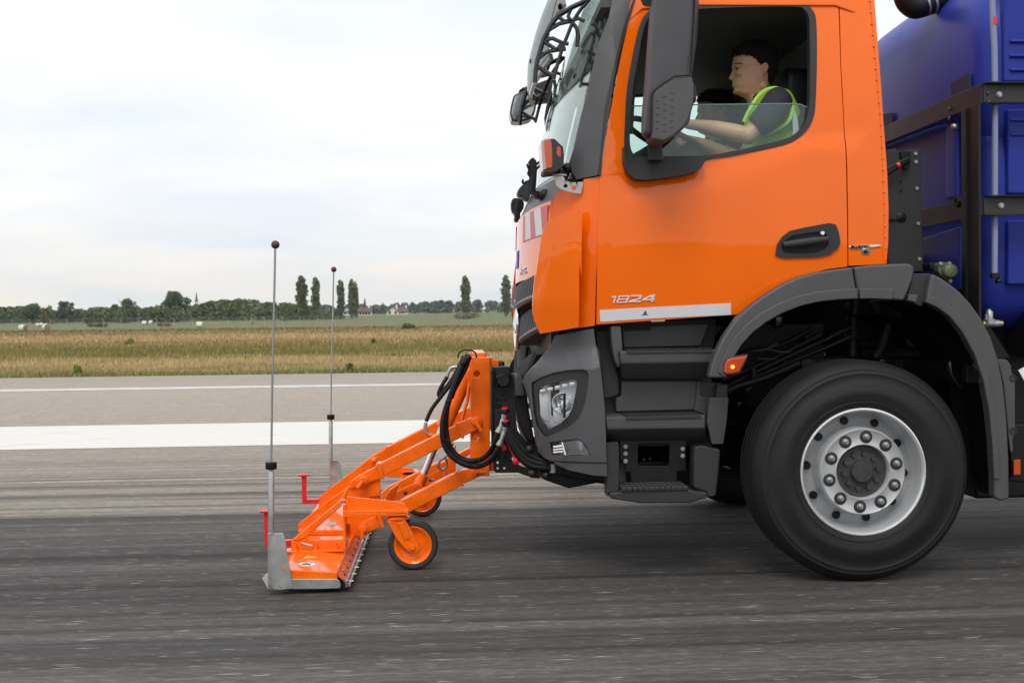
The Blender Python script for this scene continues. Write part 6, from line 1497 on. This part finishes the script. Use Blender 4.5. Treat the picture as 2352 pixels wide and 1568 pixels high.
# centre linkage: near and far side plates, arms, mast
Y1, Y2 = 6.28, 7.02
op('front_plate', 'J', "402,825 560,700 820,515 1045,345 1062,362 1088,455 1090,590 1000,600 1000,640 790,600 770,640 620,770 470,880 402,900", Y1 + .03, .012)
op('front_plate', 'J', "570,608 650,540 860,385 1040,245 1135,180 1150,225 1170,300 1050,360 820,520 600,690 575,680", Y2 + .03, .012)
op('lower_plate', 'J', "790,752 1075,748 1060,830 1000,905 950,925 840,932 792,960", Y1 + .06, .012)
op('link_post', 'J', "1000,498 1088,455 1090,592 1095,740 1000,740", Y1 + .045, .05)
op('link_post', 'J', "1125,610 1170,540 1245,490 1205,640 1190,660", Y1 + .2, .05)
# upper lid stiffener seen between the struts
mb = MB(); a = W('J', 560, 875, 6.2); b_ = W('J', 780, 870, 6.2); mb.box(a.x - .1, b_.x + .02, 6.2, 7.2, .12, a.z); mk('centre_box', mb, OR, SW_, bevel=.004)
v = W('J', 690, 822, 6.35); mb = MB(); mb.box(v.x - .02, v.x + .02, 6.32, 6.42, a.z + .001, a.z + .003); mk('type_plate', mb, M['zinc'], SW_)
mb = MB(); a = W('J', 470, 950, 6.05); b_ = W('J', 780, 945, 6.05); mb.box(a.x, b_.x, 6.0, 6.14, .12, a.z); mk('cross_angle', mb, OR, SW_, bevel=.003)
def armq(st, Y, T, nm='arm', bv=.006): return op(nm, 'Q', st, Y, T, bevel=bv)
armu = armq("350,650 1340,150 1420,300 425,800", Y1, .08, 'upper_arm')
armq("0,868 110,790 330,670 400,790 380,830 160,905 0,960", Y1 + .01, .04, 'upper_arm_tip')
armq("1335,140 1540,55 1590,48 1640,65 1662,110 1655,165 1610,205 1425,300", Y1 - .01, .05, 'arm_head')
armq("312,660 345,628 395,640 432,830 385,838", Y1 - .012, .10, 'arm_collar'); armq("1318,140 1345,122 1378,150 1440,320 1400,330", Y1 - .012, .10, 'arm_collar')
arml = armq("620,1112 1330,752 1420,905 735,1255", Y1, .08, 'lower_arm')
armq("1330,750 1530,680 1600,685 1650,710 1655,760 1625,800 1430,890", Y1 - .01, .05, 'arm_head')
armq("1312,752 1335,735 1368,765 1435,925 1395,932", Y1 - .012, .10, 'arm_collar')
op('lower_arm_tip', 'J', "905,850 925,825 1050,755 1095,850 975,905 925,910", Y1 + .02, .04); op('arm_collar', 'J', "1055,750 1080,745 1105,790 1125,850 1105,862 1085,840", Y1 + .01, .09)
armq("470,430 1150,80 1150,250 560,560 520,570", Y2, .08, 'upper_arm'); armq("150,640 280,540 460,440 520,570 350,640 200,760", Y2 + .01, .04, 'upper_arm_tip'); armq("440,440 462,415 490,440 545,575 510,590", Y2 - .012, .10, 'arm_collar')
armq("1150,85 1500,-70 1520,60 1180,240", Y2, .08, 'upper_arm')
armq("385,1010 480,930 1130,610 1180,690 600,1000 400,1090", Y2, .07, 'lower_arm'); armq("1120,640 1500,440 1510,520 1180,690", Y2, .07, 'lower_arm')
lp = mk('cylinder_link', MB().sheet('Q', "560,1000 830,870 1185,680 1190,860 900,980 700,1090 560,1100", flatY(6.62), .012, holes=[q('Q', [(x + rr * math.cos(a), y + rr * .8 * math.sin(a)) for a in np.linspace(0, 2 * math.pi, 18)[:-1]]) for x, y, rr in ((1020, 850, 34), (697, 1015, 30))], step=0), OR, SW_, bevel=.003)
mb = MB(); v = W('Q', 850, 935, 6.6); mb.lathe([(0, -.03), (.02, -.03), (.02, -.02), (.032, -.018), (.032, .02)], v, n=24); mk('clevis_pin', mb, OR, SW_)
op('lift_lug', 'Q', "1230,540 1330,400 1325,760 1195,830 1190,720", 6.65, .012)
# hydraulic cylinder
cyl0, cyl1 = W('G', 395, 290, 6.62), W('G', 165, 800, 6.62); mb = MB(); mb.tube([cyl0, cyl1], [.045, .045], 28); hc = mk('hydraulic_cylinder', mb, OR, SW_, bevel=.003)
e0, e1 = W('Q', 1045, 500, 6.62), W('Q', 930, 770, 6.62); mb = MB(); mb.tube([cyl1 + Vector((0, 0, .01)), e1], .021, 18); mk('piston_rod', mb, M['chrome'], hc)
mb = MB(); mb.tube([e1, W('Q', 870, 880, 6.62)], [.024, .032], 16); mk('rod_eye', mb, OR, hc)
mb = MB(); mb.tube([W('G', 385, 280, 6.62), W('G', 400, 240, 6.62)], .03, 16); mk('cylinder_eye', mb, OR, hc)
mb = MB(); mb.tube([W('G', x, y, 6.5) for x, y in ((405, 270), (400, 380), (380, 560), (330, 740))], .010, 8); mb.tube([W('Q', 985, 275, 6.55), W('Q', 1060, 300, 6.55)], .012, 8); mk('oil_pipe', mb, OR, hc)
# mast
def mastpost(Ya, nm):
    o = mk(nm, MB().sheet('G', "412,172 585,176 584,700 578,1240 405,1240 408,700", flatY(Ya), .09, holes=[q('G', [(x + r_ * math.cos(a), y + r_ * math.sin(a)) for a in np.linspace(0, 2 * math.pi, 18)[:-1]]) for x, y, r_ in ((466, 327, 27), (459, 894, 25))] if Ya < 6.5 else [], step=0), OR, SW_, bevel=.006)
    return o
m1 = mastpost(6.30, 'mast_post')
mb = MB(); a = W('G', 405, 172, 7.0); b_ = W('G', 578, 1240, 6.3); x0, x1 = W('G', 412, 172, 6.3).x, W('G', 585, 176, 6.3).x; mb.box(x0, x1, 7.0, 7.08, b_.z, W('G', 412, 172, 6.3).z); mk('mast_post', mb, OR, SW_, bevel=.006)
zt_ = W('G', 412, 172, 6.3).z; zb_ = W('G', 578, 1240, 6.3).z
mb = MB(); mb.box(x0 + .01, x1 - .02, 6.39, 7.0, zt_ - .09, zt_ + .02); mk('mast_cross_tube', mb, OR, SW_, bevel=.008)
mb = MB(); mb.box(x0 + .03, x1 + .03, 6.36, 7.02, zb_ + .02, zb_ + .10); mk('mast_cross_tube', mb, OR, SW_, bevel=.008)
mb = MB(); mb.prism('G', "440,143 525,143 543,150 543,176 430,176", 6.40, .2); mb.prism('G', "585,178 612,178 612,195 660,198 662,255 600,262 585,262", 6.33, .1); mb.prism('G', "375,300 412,260 412,420 395,470 378,340", 6.45, .03); mk('mast_lug', mb, OR, SW_, bevel=.004)
mb = MB(); v = W('G', 680, 242, 6.36); mb.ball(v, .022); mk('lug_knob', mb, M['black'], SW_)
def pin(fr, cx_, cy_, hx, hy, Y, r_=.021):
    mb = MB(); c = W(fr, cx_, cy_, Y); mb.lathe([(0, -.02), (r_ * .9, -.02), (r_, -.016), (r_, .0), (r_ * 1.5, .002), (r_ * 1.5, .012)], c, n=24); p = mk('locking_pin', mb, OR, SW_)
    mb = MB(); h = W(fr, hx, hy, Y - .03); mb.tube([c + Vector((0, -.025, 0)), h], [.0125, .012], 12); mk('pin_handle', mb, OR, p)
pin('Q', 1578, 115, 1650, 230, Y1 - .012); pin('Q', 1580, 738, 1705, 750, Y1 - .012); pin('Q', 168, 852, 95, 945, Y1 - .002); pin('J', 945, 872, 938, 950, Y1)
mb = MB(); mb.ball(W('Q', 305, 600, Y2 - .03), .022); mk('pin_head', mb, OR, SW_)
mb = MB(); mb.tube([W('Q', 395 + 0 * a, 0, 0) if False else W('Q', 345 + 14 * math.cos(a), 600 + 38 * math.sin(a), Y2 - .03) for a in np.linspace(-2, 2, 10)], .003, 6); mk('spring_clip', mb, M['zinc'], SW_)
mb = MB(); mb.tube(smooth([tuple(W('Q', x, y, 6.45)) for x, y in ((1290, 380), (1230, 520), (1130, 600), (1105, 670), (1150, 715), (1205, 690), (1215, 620), (1190, 570), (1140, 590))], 4, False), .007, 8); mk('wire_hook', mb, M['rail'], SW_)
# red stands
for (Y, o_) in ((6.05, 0), (6.95, 1)):
    k = W('J', 75, 718, 6.05)
    if not o_: pd, pp, pb = ((75, 712), (210, 712)), ((115, 735), (150, 735), (150, 1018), (123, 1022)), ((290, 962), (345, 962), (345, 1010), (290, 1014), (150, 1012), (150, 962))
    else: pd, pp, pb = ((393, 412), (503, 412)), ((430, 430), (470, 430), (474, 655), (437, 658)), ((470, 618), (575, 618), (575, 655), (437, 658), (474, 630))
    a, b_ = W('J', *pd[0], Y), W('J', *pd[1], Y); c = (a + b_) / 2; mb = MB(); mb.lathe([(0, .004), ((b_ - a).length / 2 * .9, .004), ((b_ - a).length / 2, 0), ((b_ - a).length / 2 * .9, -.008), (0, -.008)], c, (0, 0, 1), 28); hd = mk('stand_foot', mb, M['red'], SW_)
    mb = MB(); mb.prism('J', list(pp), Y - .018, .036); mk('stand_post', mb, M['red'], SW_, bevel=.002)
    mb = MB(); mb.prism('J', list(pb), Y - .018 + (.04 if o_ == 0 else 0), .036); mk('stand_arm', mb, M['red'], SW_, bevel=.002)
# hoses and couplings
Yh = 6.12
def hose(pts_, r_, Y=Yh, fr='G', mt='black', nm='hydraulic_hose'):
    mb = MB(); mb.tube(smooth([tuple(W(fr, x, y, Y if len(t) == 0 else t[0])) for x, y, *t in pts_], 5, False), r_, 12); return mk(nm, mb, M[mt], SW_)
h1_ = hose(((410, 165), (355, 210), (300, 330), (235, 500), (175, 680), (155, 820), (175, 960), (250, 1070), (370, 1140), (480, 1150), (570, 1110, 6.0), (640, 1030, 5.92), (665, 960, 5.91)), .0155)
h2_ = hose(((385, 150), (340, 250), (280, 420), (215, 560), (190, 700), (190, 850), (225, 980), (310, 1075), (420, 1105), (520, 1080), (600, 1000, 5.98), (640, 910, 5.92), (655, 850, 5.91)), .0155, Yh + .04)
hose(((350, 165), (300, 270), (240, 400), (150, 520), (60, 640), (10, 750)), .011, Yh + .1); hose(((330, 220), (230, 390), (165, 470), (125, 520), (135, 460), (200, 350)), .011, Yh + .12)
hose(((400, 160), (370, 260), (300, 400), (262, 470), (240, 540)), .012, Yh + .02)
mb = MB(); mb.tube(smooth([tuple(W('G', x, y, Yh + .12)) for x, y in ((200, 350), (215, 300), (240, 268), (285, 262))], 4, False), .009, 8); mk('hose_fitting', mb, M['zinc'], SW_)
mb = MB(); mb.tube(smooth([tuple(W('G', x, y, 6.6)) for x, y in ((10, 760), (2, 800), (20, 855), (40, 870))], 4, False), .011, 8); mk('hose_fitting', mb, M['zinc'], SW_)
mb = MB(); c = W('G', 378, 165, Yh); mb.tube([c + Vector((math.cos(a) * .05, 0, math.sin(a) * .035)) for a in np.linspace(-.3, math.pi + .3, 12)], .005, 6)
mk('hose_guard', mb, M['black'], SW_)
for x, y, dx, dy in ((345, 225, 40, 15), (212, 568, 45, 5), (185, 915, 60, -12)):
    mb = MB(); mb.tube([W('G', x - dx / 1.5, y + dy / 2, Yh - .02), W('G', x + dx / 1.5, y - dy / 2, Yh - .02)], .006, 6); mk('cable_tie', mb, M['black'], SW_)
for (x0, y0, x1, y1, x2, y2) in ((655, 850, 690, 770, 715, 690), (665, 965, 695, 880, 722, 800)):
    a, b_, c = W('G', x0, y0, 5.91), W('G', x1, y1, 5.91), W('G', x2, y2, 5.91); m1_ = a.lerp(b_, .5); m2_ = b_.lerp(c, .5)
    mb = MB(); mb.tube([a, a.lerp(b_, .12)], .0185, 14); cp = mk('coupling_ring', mb, M['brass'], SW_)
    mb = MB(); mb.tube([a.lerp(b_, .12), m1_, m1_, b_, b_, m2_, m2_, c], [.0175, .0165, .013, .013, .0155, .015, .014, .019], 10); mk('coupling_body', mb, M['zinc'], cp)
    v = c + Vector((0, -.01, .028)); mb = MB(); mb.lathe([(0, .006), (.019, .006), (.023, 0), (.023, -.012), (0, -.012)], v, (0, -.25, 1), 20); mk('coupling_cap', mb, M['black'], cp)
    mb = MB(); mb.lathe([(0, .009), (.016, .009), (.017, .005)], v, (0, -.25, 1), 20); mk('red_cap', mb, M['redcap'], cp)
mb = MB(); mb.tube([W('G', x, y, 5.93) for x, y in ((728, 860), (745, 930), (785, 1020), (812, 1090))], [(.004, .009)] * 4, 8); st_ = mk('cap_strap', mb, M['redcap'], SW_)
v = W('G', 817, 1108, 5.92); mb = MB(); mb.lathe([(0, -.010), (.014, -.010), (.018, -.006), (.019, .006), (0, .006)], v, n=20); mk('dust_cap', mb, M['redcap'], st_)
v = W('G', 703, 985, 5.96); mb = MB(); mb.lathe([(0, -.010), (.014, -.010), (.017, -.006), (.018, .006), (0, .006)], v, n=20); mk('dust_cap', mb, M['redcap'], st_)
# black side plate between mast and truck
# ------------------------------------------------------------------ people in the cab
S0 = 1 / (2.091 * 1.7415) / FP
def headrings(rows, C, s, n=22, ex=2.0, yc=0):
    """rows: (y, front, back, half width m) in head units; C = world centre, s = metres per unit"""
    rr = []
    for y, xf, xb, hw in rows:
        cx_ = (xf + xb) / 2; rx = (xb - xf) / 2 * s; r_ = []
        for k in range(n):
            a = 2 * math.pi * k / n; ca, sa = math.cos(a), math.sin(a)
            px = math.copysign(abs(ca) ** (2 / ex), ca) * rx; py = math.copysign(abs(sa) ** (2 / ex), sa) * hw
            r_.append(C + Vector(((cx_ - 1290) * s + px, py + yc, -(y - 600) * s)))
        rr.append(r_)
    return rr
FACE = [(372, 1250, 1350, .02), (385, 1195, 1390, .048), (410, 1155, 1425, .062), (445, 1130, 1450, .070), (490, 1113, 1463, .0745), (530, 1106, 1466, .076), (562, 1100, 1464, .076), (580, 1112, 1460, .073), (600, 1114, 1455, .072), (640, 1110, 1445, .070), (672, 1108, 1432, .067), (690, 1108, 1428, .064), (704, 1104, 1424, .062), (712, 1112, 1422, .061), (722, 1106, 1418, .060), (740, 1118, 1412, .057), (762, 1120, 1405, .052), (785, 1128, 1398, .048), (802, 1165, 1392, .042), (822, 1215, 1395, .046), (850, 1235, 1408, .052), (890, 1245, 1440, .060)]
HAIR = [(356, 1240, 1355, .03), (366, 1190, 1400, .055), (385, 1150, 1432, .068), (415, 1118, 1455, .077), (445, 1110, 1470, .080), (468, 1124, 1478, .082), (484, 1165, 1480, .083), (505, 1215, 1482, .083), (535, 1236, 1482, .082), (565, 1268, 1478, .081), (590, 1290, 1474, .079), (610, 1360, 1470, .077), (645, 1372, 1460, .073), (680, 1378, 1446, .067), (712, 1385, 1432, .055)]
def person(C, s, label, shirt, vest, tag_):
    e_ = empty('person', C + Vector((.15, 0, -.8)), label, 'person')
    mb = MB(); mb.loft(headrings(FACE, C, s, 26, 2.3))
    def P(x, y, dy): return C + Vector(((x - 1290) * s, dy, -(y - 600) * s))
    # nose, ear, brow, lips, all one skin with the head
    mb.loft([[P(1118, y, -w_), P(xt, y, -w_ * .35), P(xt, y, w_ * .35), P(1118, y, w_), P(1130, y, 0)] for y, xt, w_ in ((580, 1106, .007), (610, 1095, .010), (640, 1079, .014), (655, 1072, .018), (668, 1082, .019), (676, 1104, .013))])
    for sg in (-1, 1):
        mb.tube(smooth([tuple(P(x, y, sg * w_)) for x, y, w_ in ((1352, 640, .073), (1330, 615, .079), (1328, 580, .083), (1345, 562, .086), (1362, 572, .085), (1366, 600, .081), (1352, 630, .076))], 3, False), .0058, 8)
        mb.ball(P(1346, 600, sg * .074), .011, .008, .018)
        mb.tube([P(1112, 560, sg * .012), P(1120, 552, sg * .03), P(1150, 556, sg * .052)], [.006, .0075, .005], 8)
        mb.ball(P(1140, 632, sg * .046), .020, .016, .014); mb.ball(P(1130, 768, sg * .012), .010, .014, .012); mb.ball(P(1350, 735, sg * .050), .020, .012, .022); mb.ball(P(1345, 640, sg * .072), .007, .006, .009)
    mb.tube([P(1120, 703, -.022), P(1108, 702, 0), P(1120, 703, .022)], [.003, .006, .003], 8); mb.tube([P(1122, 722, -.02), P(1110, 722, 0), P(1122, 722, .02)], [.003, .007, .003], 8)
    return e_, mb, P
def finish_body(mb, e_, vox=.0045):
    o = mk('body', mb, M['skin'], e_)
    md = o.modifiers.new('remesh', 'REMESH'); md.mode = 'VOXEL'; md.voxel_size = vox; md.use_smooth_shade = True
    m2 = o.modifiers.new('smooth', 'SMOOTH'); m2.factor = .5; m2.iterations = 3
    return o
def face_bits(e_, P, C, s):
    for sg in (-1, 1):
        mb = MB(); mb.ball(P(1129, 590, sg * .033), .0075, .010, .0055); mk('eye', mb, M['eye'], e_)
        mb = MB(); mb.tube([P(1110, 556, sg * .014), P(1118, 547, sg * .032), P(1150, 552, sg * .055), P(1170, 560, sg * .062)], [.003, .0042, .0035, .0015], 8); mk('eyebrow', mb, M['hair'], e_)
        mb = MB(); mb.tube([P(1116, 583, sg * .022), P(1120, 577, sg * .034), P(1140, 580, sg * .046)], .0013, 6); mk('eyelid', mb, M['hair'], e_)
    mb = MB(); mb.tube([P(1130, 713, -.027), P(1108, 712, 0), P(1130, 713, .027)], [.002, .0055, .002], 8); mk('lips', mb, M['lip'], e_)
    mb = MB(); mb.loft(headrings(HAIR, C, s, 26, 3.4)); h = mk('hair', mb, M['hair'], e_)
    md = h.modifiers.new('sub', 'SUBSURF'); md.levels = 1; md.render_levels = 1
    # short tufts give the hair a broken outline
    rs = np.random.RandomState(4); P_ = []
    for i in range(2600):
        y, xf, xb, hw = HAIR[rs.randint(0, len(HAIR) - 3)]; a = rs.uniform(0, 6.283); cx_ = (xf + xb) / 2
        P_.append(P(cx_ + math.copysign(abs(math.cos(a)) ** .6, math.cos(a)) * (xb - xf) / 2, y + rs.uniform(-14, 14), math.copysign(abs(math.sin(a)) ** .6, math.sin(a)) * hw))
    V, F = quads(np.array([tuple(p) for p in P_]), rs.uniform(.005, .011, len(P_)), rs); V = V.reshape(-1, 4, 3); m0 = V.mean(1, keepdims=True); V = (m0 + (V - m0) * np.array([.9, .35, .8])).reshape(-1, 3); npmesh('hair_tufts', V, F, M['hair'], h, True)
def hand(mb, wrist, dirv, s=1.0, curl=1.0, side=1):
    """palm and five curled fingers closing over a bar ahead of the wrist"""
    d = Vector(dirv).normalized(); dn = Vector((0, 0, -1)); lat = d.cross(dn).normalized() * side; dn = lat.cross(d).normalized() * side
    mb.tube([wrist, wrist + d * .03, wrist + d * .085], [(.022, .03), (.019, .038), (.014, .042)], 12)
    for i, (o_, L_, r_) in enumerate(((-.033, .072, .0085), (-.011, .082, .009), (.012, .077, .0088), (.033, .06, .0078))):
        p = wrist + d * .08 + lat * o_; pts_ = [p]; a = .25
        for k in range(3):
            seg = L_ * (.45, .32, .23)[k]; a += .75 * curl; p = p + (d * math.cos(a) + dn * math.sin(a)) * seg; pts_.append(p)
        mb.tube(pts_, [r_, r_, r_ * .92, r_ * .75], 8)
    p = wrist + d * .03 - lat * .03; mb.tube([p, p - lat * .022 + d * .02 + dn * .012, p - lat * .02 + d * .045 + dn * .035, p - lat * .005 + d * .058 + dn * .05], [.013, .0115, .010, .008], 8)
YD = 5.86
sD = S0 * YD
C1 = W('B', 1290, 600, YD)
e1_, mb, P = person(C1, sD, 'driver in yellow high-visibility vest over a navy T-shirt, hands on the steering wheel', None, None, 0)
def BW(x, y, Y): return W('B', x, y, Y)
# trunk, arms and hands join the neck
mb.loft([[Vector((c.x + math.cos(a) * rx, YD + math.sin(a) * ry, c.z)) for a in np.linspace(0, 2 * math.pi, 21)[:-1]] for c, rx, ry in ((BW(1345, 850, YD), .055, .06), (BW(1400, 800, YD) , .07, .12), (BW(1440, 880, YD), .11, .19), (BW(1450, 1000, YD), .125, .18), (BW(1450, 1200, YD), .125, .165), (BW(1440, 1380, YD), .13, .17))])
mb.tube([BW(1470, 850, YD - .17), BW(1400, 980, YD - .22), BW(1330, 1060, YD - .23), BW(1235, 1135, YD - .235)], [.055, .052, .047, .042], 14)
mb.tube([BW(1235, 1135, YD - .235), BW(1120, 1110, YD - .20), BW(980, 1078, YD - .17), BW(850, 1052, YD - .13), BW(730, 1040, YD - .09)], [.044, .045, .041, .031, .025], 14)
mb.ball(BW(1235, 1135, YD - .235), .047); mb.ball(BW(1180, 1330, YD + .2), .044)
hand(mb, BW(735, 1040, YD - .09), (-1, .25, .12), side=-1)
mb.tube([BW(1450, 880, YD + .19), BW(1350, 1120, YD + .22), BW(1180, 1330, YD + .2)], [.055, .047, .042], 12)
mb.tube([BW(1180, 1330, YD + .2), BW(1040, 1290, YD + .18), BW(900, 1220, YD + .15), BW(800, 1180, YD + .12)], [.043, .042, .034, .025], 12)
hand(mb, BW(805, 1180, YD + .12), (-1, -.15, .25), side=-1)
for yo in (-.1, .1):
    mb.tube([BW(1440, 1380, YD + yo), BW(1150, 1480, YD + yo), BW(1000, 1460, YD + yo)], [.09, .08, .065], 12); mb.tube([BW(1000, 1460, YD + yo), BW(930, 1750, YD + yo), BW(900, 1900, YD + yo)], [.065, .05, .04], 12)
finish_body(mb, e1_, .005); face_bits(e1_, P, C1, sD)
# T-shirt
def ringsurf(rows, Yc, n=28, ex=2.2):
    rr = []
    for (x, y), rx, ry, *k in rows:
        c = BW(x, y, YD); r_ = []
        for i in range(n):
            a = 2 * math.pi * i / n; ca, sa = math.cos(a), math.sin(a)
            r_.append(Vector((c.x + math.copysign(abs(ca) ** (2 / ex), ca) * rx, Yc + math.copysign(abs(sa) ** (2 / ex), sa) * ry, c.z + (k[0] * ca if k else 0))))
        rr.append(r_)
    return rr
mb = MB(); mb.loft(ringsurf((((1350, 838), .066, .07, .02), ((1375, 810), .08, .09, .01), ((1410, 790), .08, .14), ((1435, 820), .08, .155), ((1440, 900), .095, .165), ((1445, 1050), .12, .165), ((1450, 1200), .135, .165), ((1450, 1390), .142, .165)), YD))
mb.tube([BW(1490, 800, YD - .12), BW(1490, 850, YD - .19), BW(1440, 930, YD - .235), BW(1370, 1010, YD - .245), BW(1300, 1065, YD - .238)], [.05, .075, .076, .070, .060], 20)
mb.tube([BW(1490, 800, YD + .12), BW(1480, 870, YD + .2), BW(1420, 990, YD + .24), BW(1340, 1090, YD + .23)], [.05, .07, .068, .06], 16)
ts = mk('t_shirt', mb, M['navy'], e1_); md = ts.modifiers.new('remesh', 'REMESH'); md.mode = 'VOXEL'; md.voxel_size = .007; md.use_smooth_shade = True
m2 = ts.modifiers.new('smooth', 'SMOOTH'); m2.factor = .6; m2.iterations = 4
# vest: open front, deep armholes
mb = MB(); n = 40; rows = [((1425, 772), .068, .130), ((1440, 800), .085, .165), ((1443, 860), .103, .178), ((1443, 940), .130, .182), ((1446, 1050), .147, .182), ((1448, 1150), .152, .180), ((1450, 1260), .155, .180), ((1450, 1390), .160, .182)]
g_ = ringsurf(rows, YD, n, 2.3); vs = [[mb.bm.verts.new(p) for p in r_] for r_ in g_]
for i in range(len(vs) - 1):
    for k in range(n):
        mb.bm.faces.new((vs[i][k], vs[i][(k + 1) % n], vs[i + 1][(k + 1) % n], vs[i + 1][k]))
vt = mk('vest', mb, M['hivis'], e1_); md = vt.modifiers.new('solid', 'SOLIDIFY'); md.thickness = .004; md = vt.modifiers.new('sub', 'SUBSURF'); md.levels = 1; md.render_levels = 1
mb = MB()
bd_ = [tuple(BW(x, y, Y)) for x, y, Y in ((1205, 1020, YD - .20), (1230, 960, YD - .205), (1275, 880, YD - .205), (1330, 800, YD - .19), (1400, 748, YD - .165), (1480, 738, YD - .165), (1550, 765, YD - .175), (1592, 830, YD - .20), (1605, 900, YD - .215), (1598, 970, YD - .225), (1560, 1030, YD - .228), (1480, 1080, YD - .23), (1400, 1120, YD - .23))]
mb.tube(smooth(bd_, 3, False), [(.004, .010)] * 37, 8); mk('vest_border', mb, mat('vest_trim', (.38, .72, .08), .7), vt)
mb = MB()
for st in ("1600,880 1625,900 1655,1000 1668,1110 1655,1200 1608,1200 1615,1080 1606,960",):
    mb.prism('B', st, YD - .218, .012)
mk('reflective_band', mb, M['silver'], vt, bevel=.003)
# passenger, deeper in the cab
YP = 7.15; sP = S0 * YD * 1.0
CP_ = W('B', 965, 960, YP)
e2_, mb, P2 = person(CP_, sP, 'dark-haired passenger in a teal shirt sitting beyond the driver', None, None, 0)
c = CP_
mb.loft([[Vector((c.x + dx + math.cos(a) * rx, YP + math.sin(a) * ry, c.z - dz)) for a in np.linspace(0, 2 * math.pi, 19)[:-1]] for dx, dz, rx, ry in ((.04, .16, .055, .06), (.07, .22, .1, .19), (.09, .4, .12, .18), (.09, .62, .13, .17))])
finish_body(mb, e2_, .006); face_bits(e2_, P2, CP_, sP)
mb = MB(); mb.loft([[Vector((c.x + dx + math.cos(a) * rx, YP + math.sin(a) * ry, c.z - dz)) for a in np.linspace(0, 2 * math.pi, 21)[:-1]] for dx, dz, rx, ry in ((.045, .165, .065, .075), (.06, .20, .10, .16), (.08, .26, .125, .215), (.09, .42, .135, .2), (.09, .66, .14, .19))])
mb.tube([c + Vector((.08, -.2, -.25)), c + Vector((.02, -.24, -.42)), c + Vector((-.04, -.22, -.55))], [.065, .058, .05], 12); mb.tube([c + Vector((.08, .2, -.25)), c + Vector((.02, .24, -.42))], [.065, .058], 12)
o = mk('shirt', mb, M['teal'], e2_); md = o.modifiers.new('remesh', 'REMESH'); md.mode = 'VOXEL'; md.voxel_size = .01; md.use_smooth_shade = True
# ------------------------------------------------------------------ thin summer haze over the field
hm = bpy.data.materials.new('haze'); hm.use_nodes = True; t = hm.node_tree; t.nodes.clear()
o_ = t.nodes.new("ShaderNodeOutputMaterial"); pv = t.nodes.new("ShaderNodeVolumePrincipled")
pv.inputs['Color'].default_value = (.93, .95, 1.0, 1); pv.inputs['Density'].default_value = .00015; pv.inputs['Anisotropy'].default_value = .2
t.links.new(pv.outputs[0], o_.inputs['Volume'])
mb = MB(); mb.box(-500, 700, -30, 980, -2, 32); tag(mk('haze', mb, hm), 'thin pale haze over the field', 'haze', None, 'stuff')
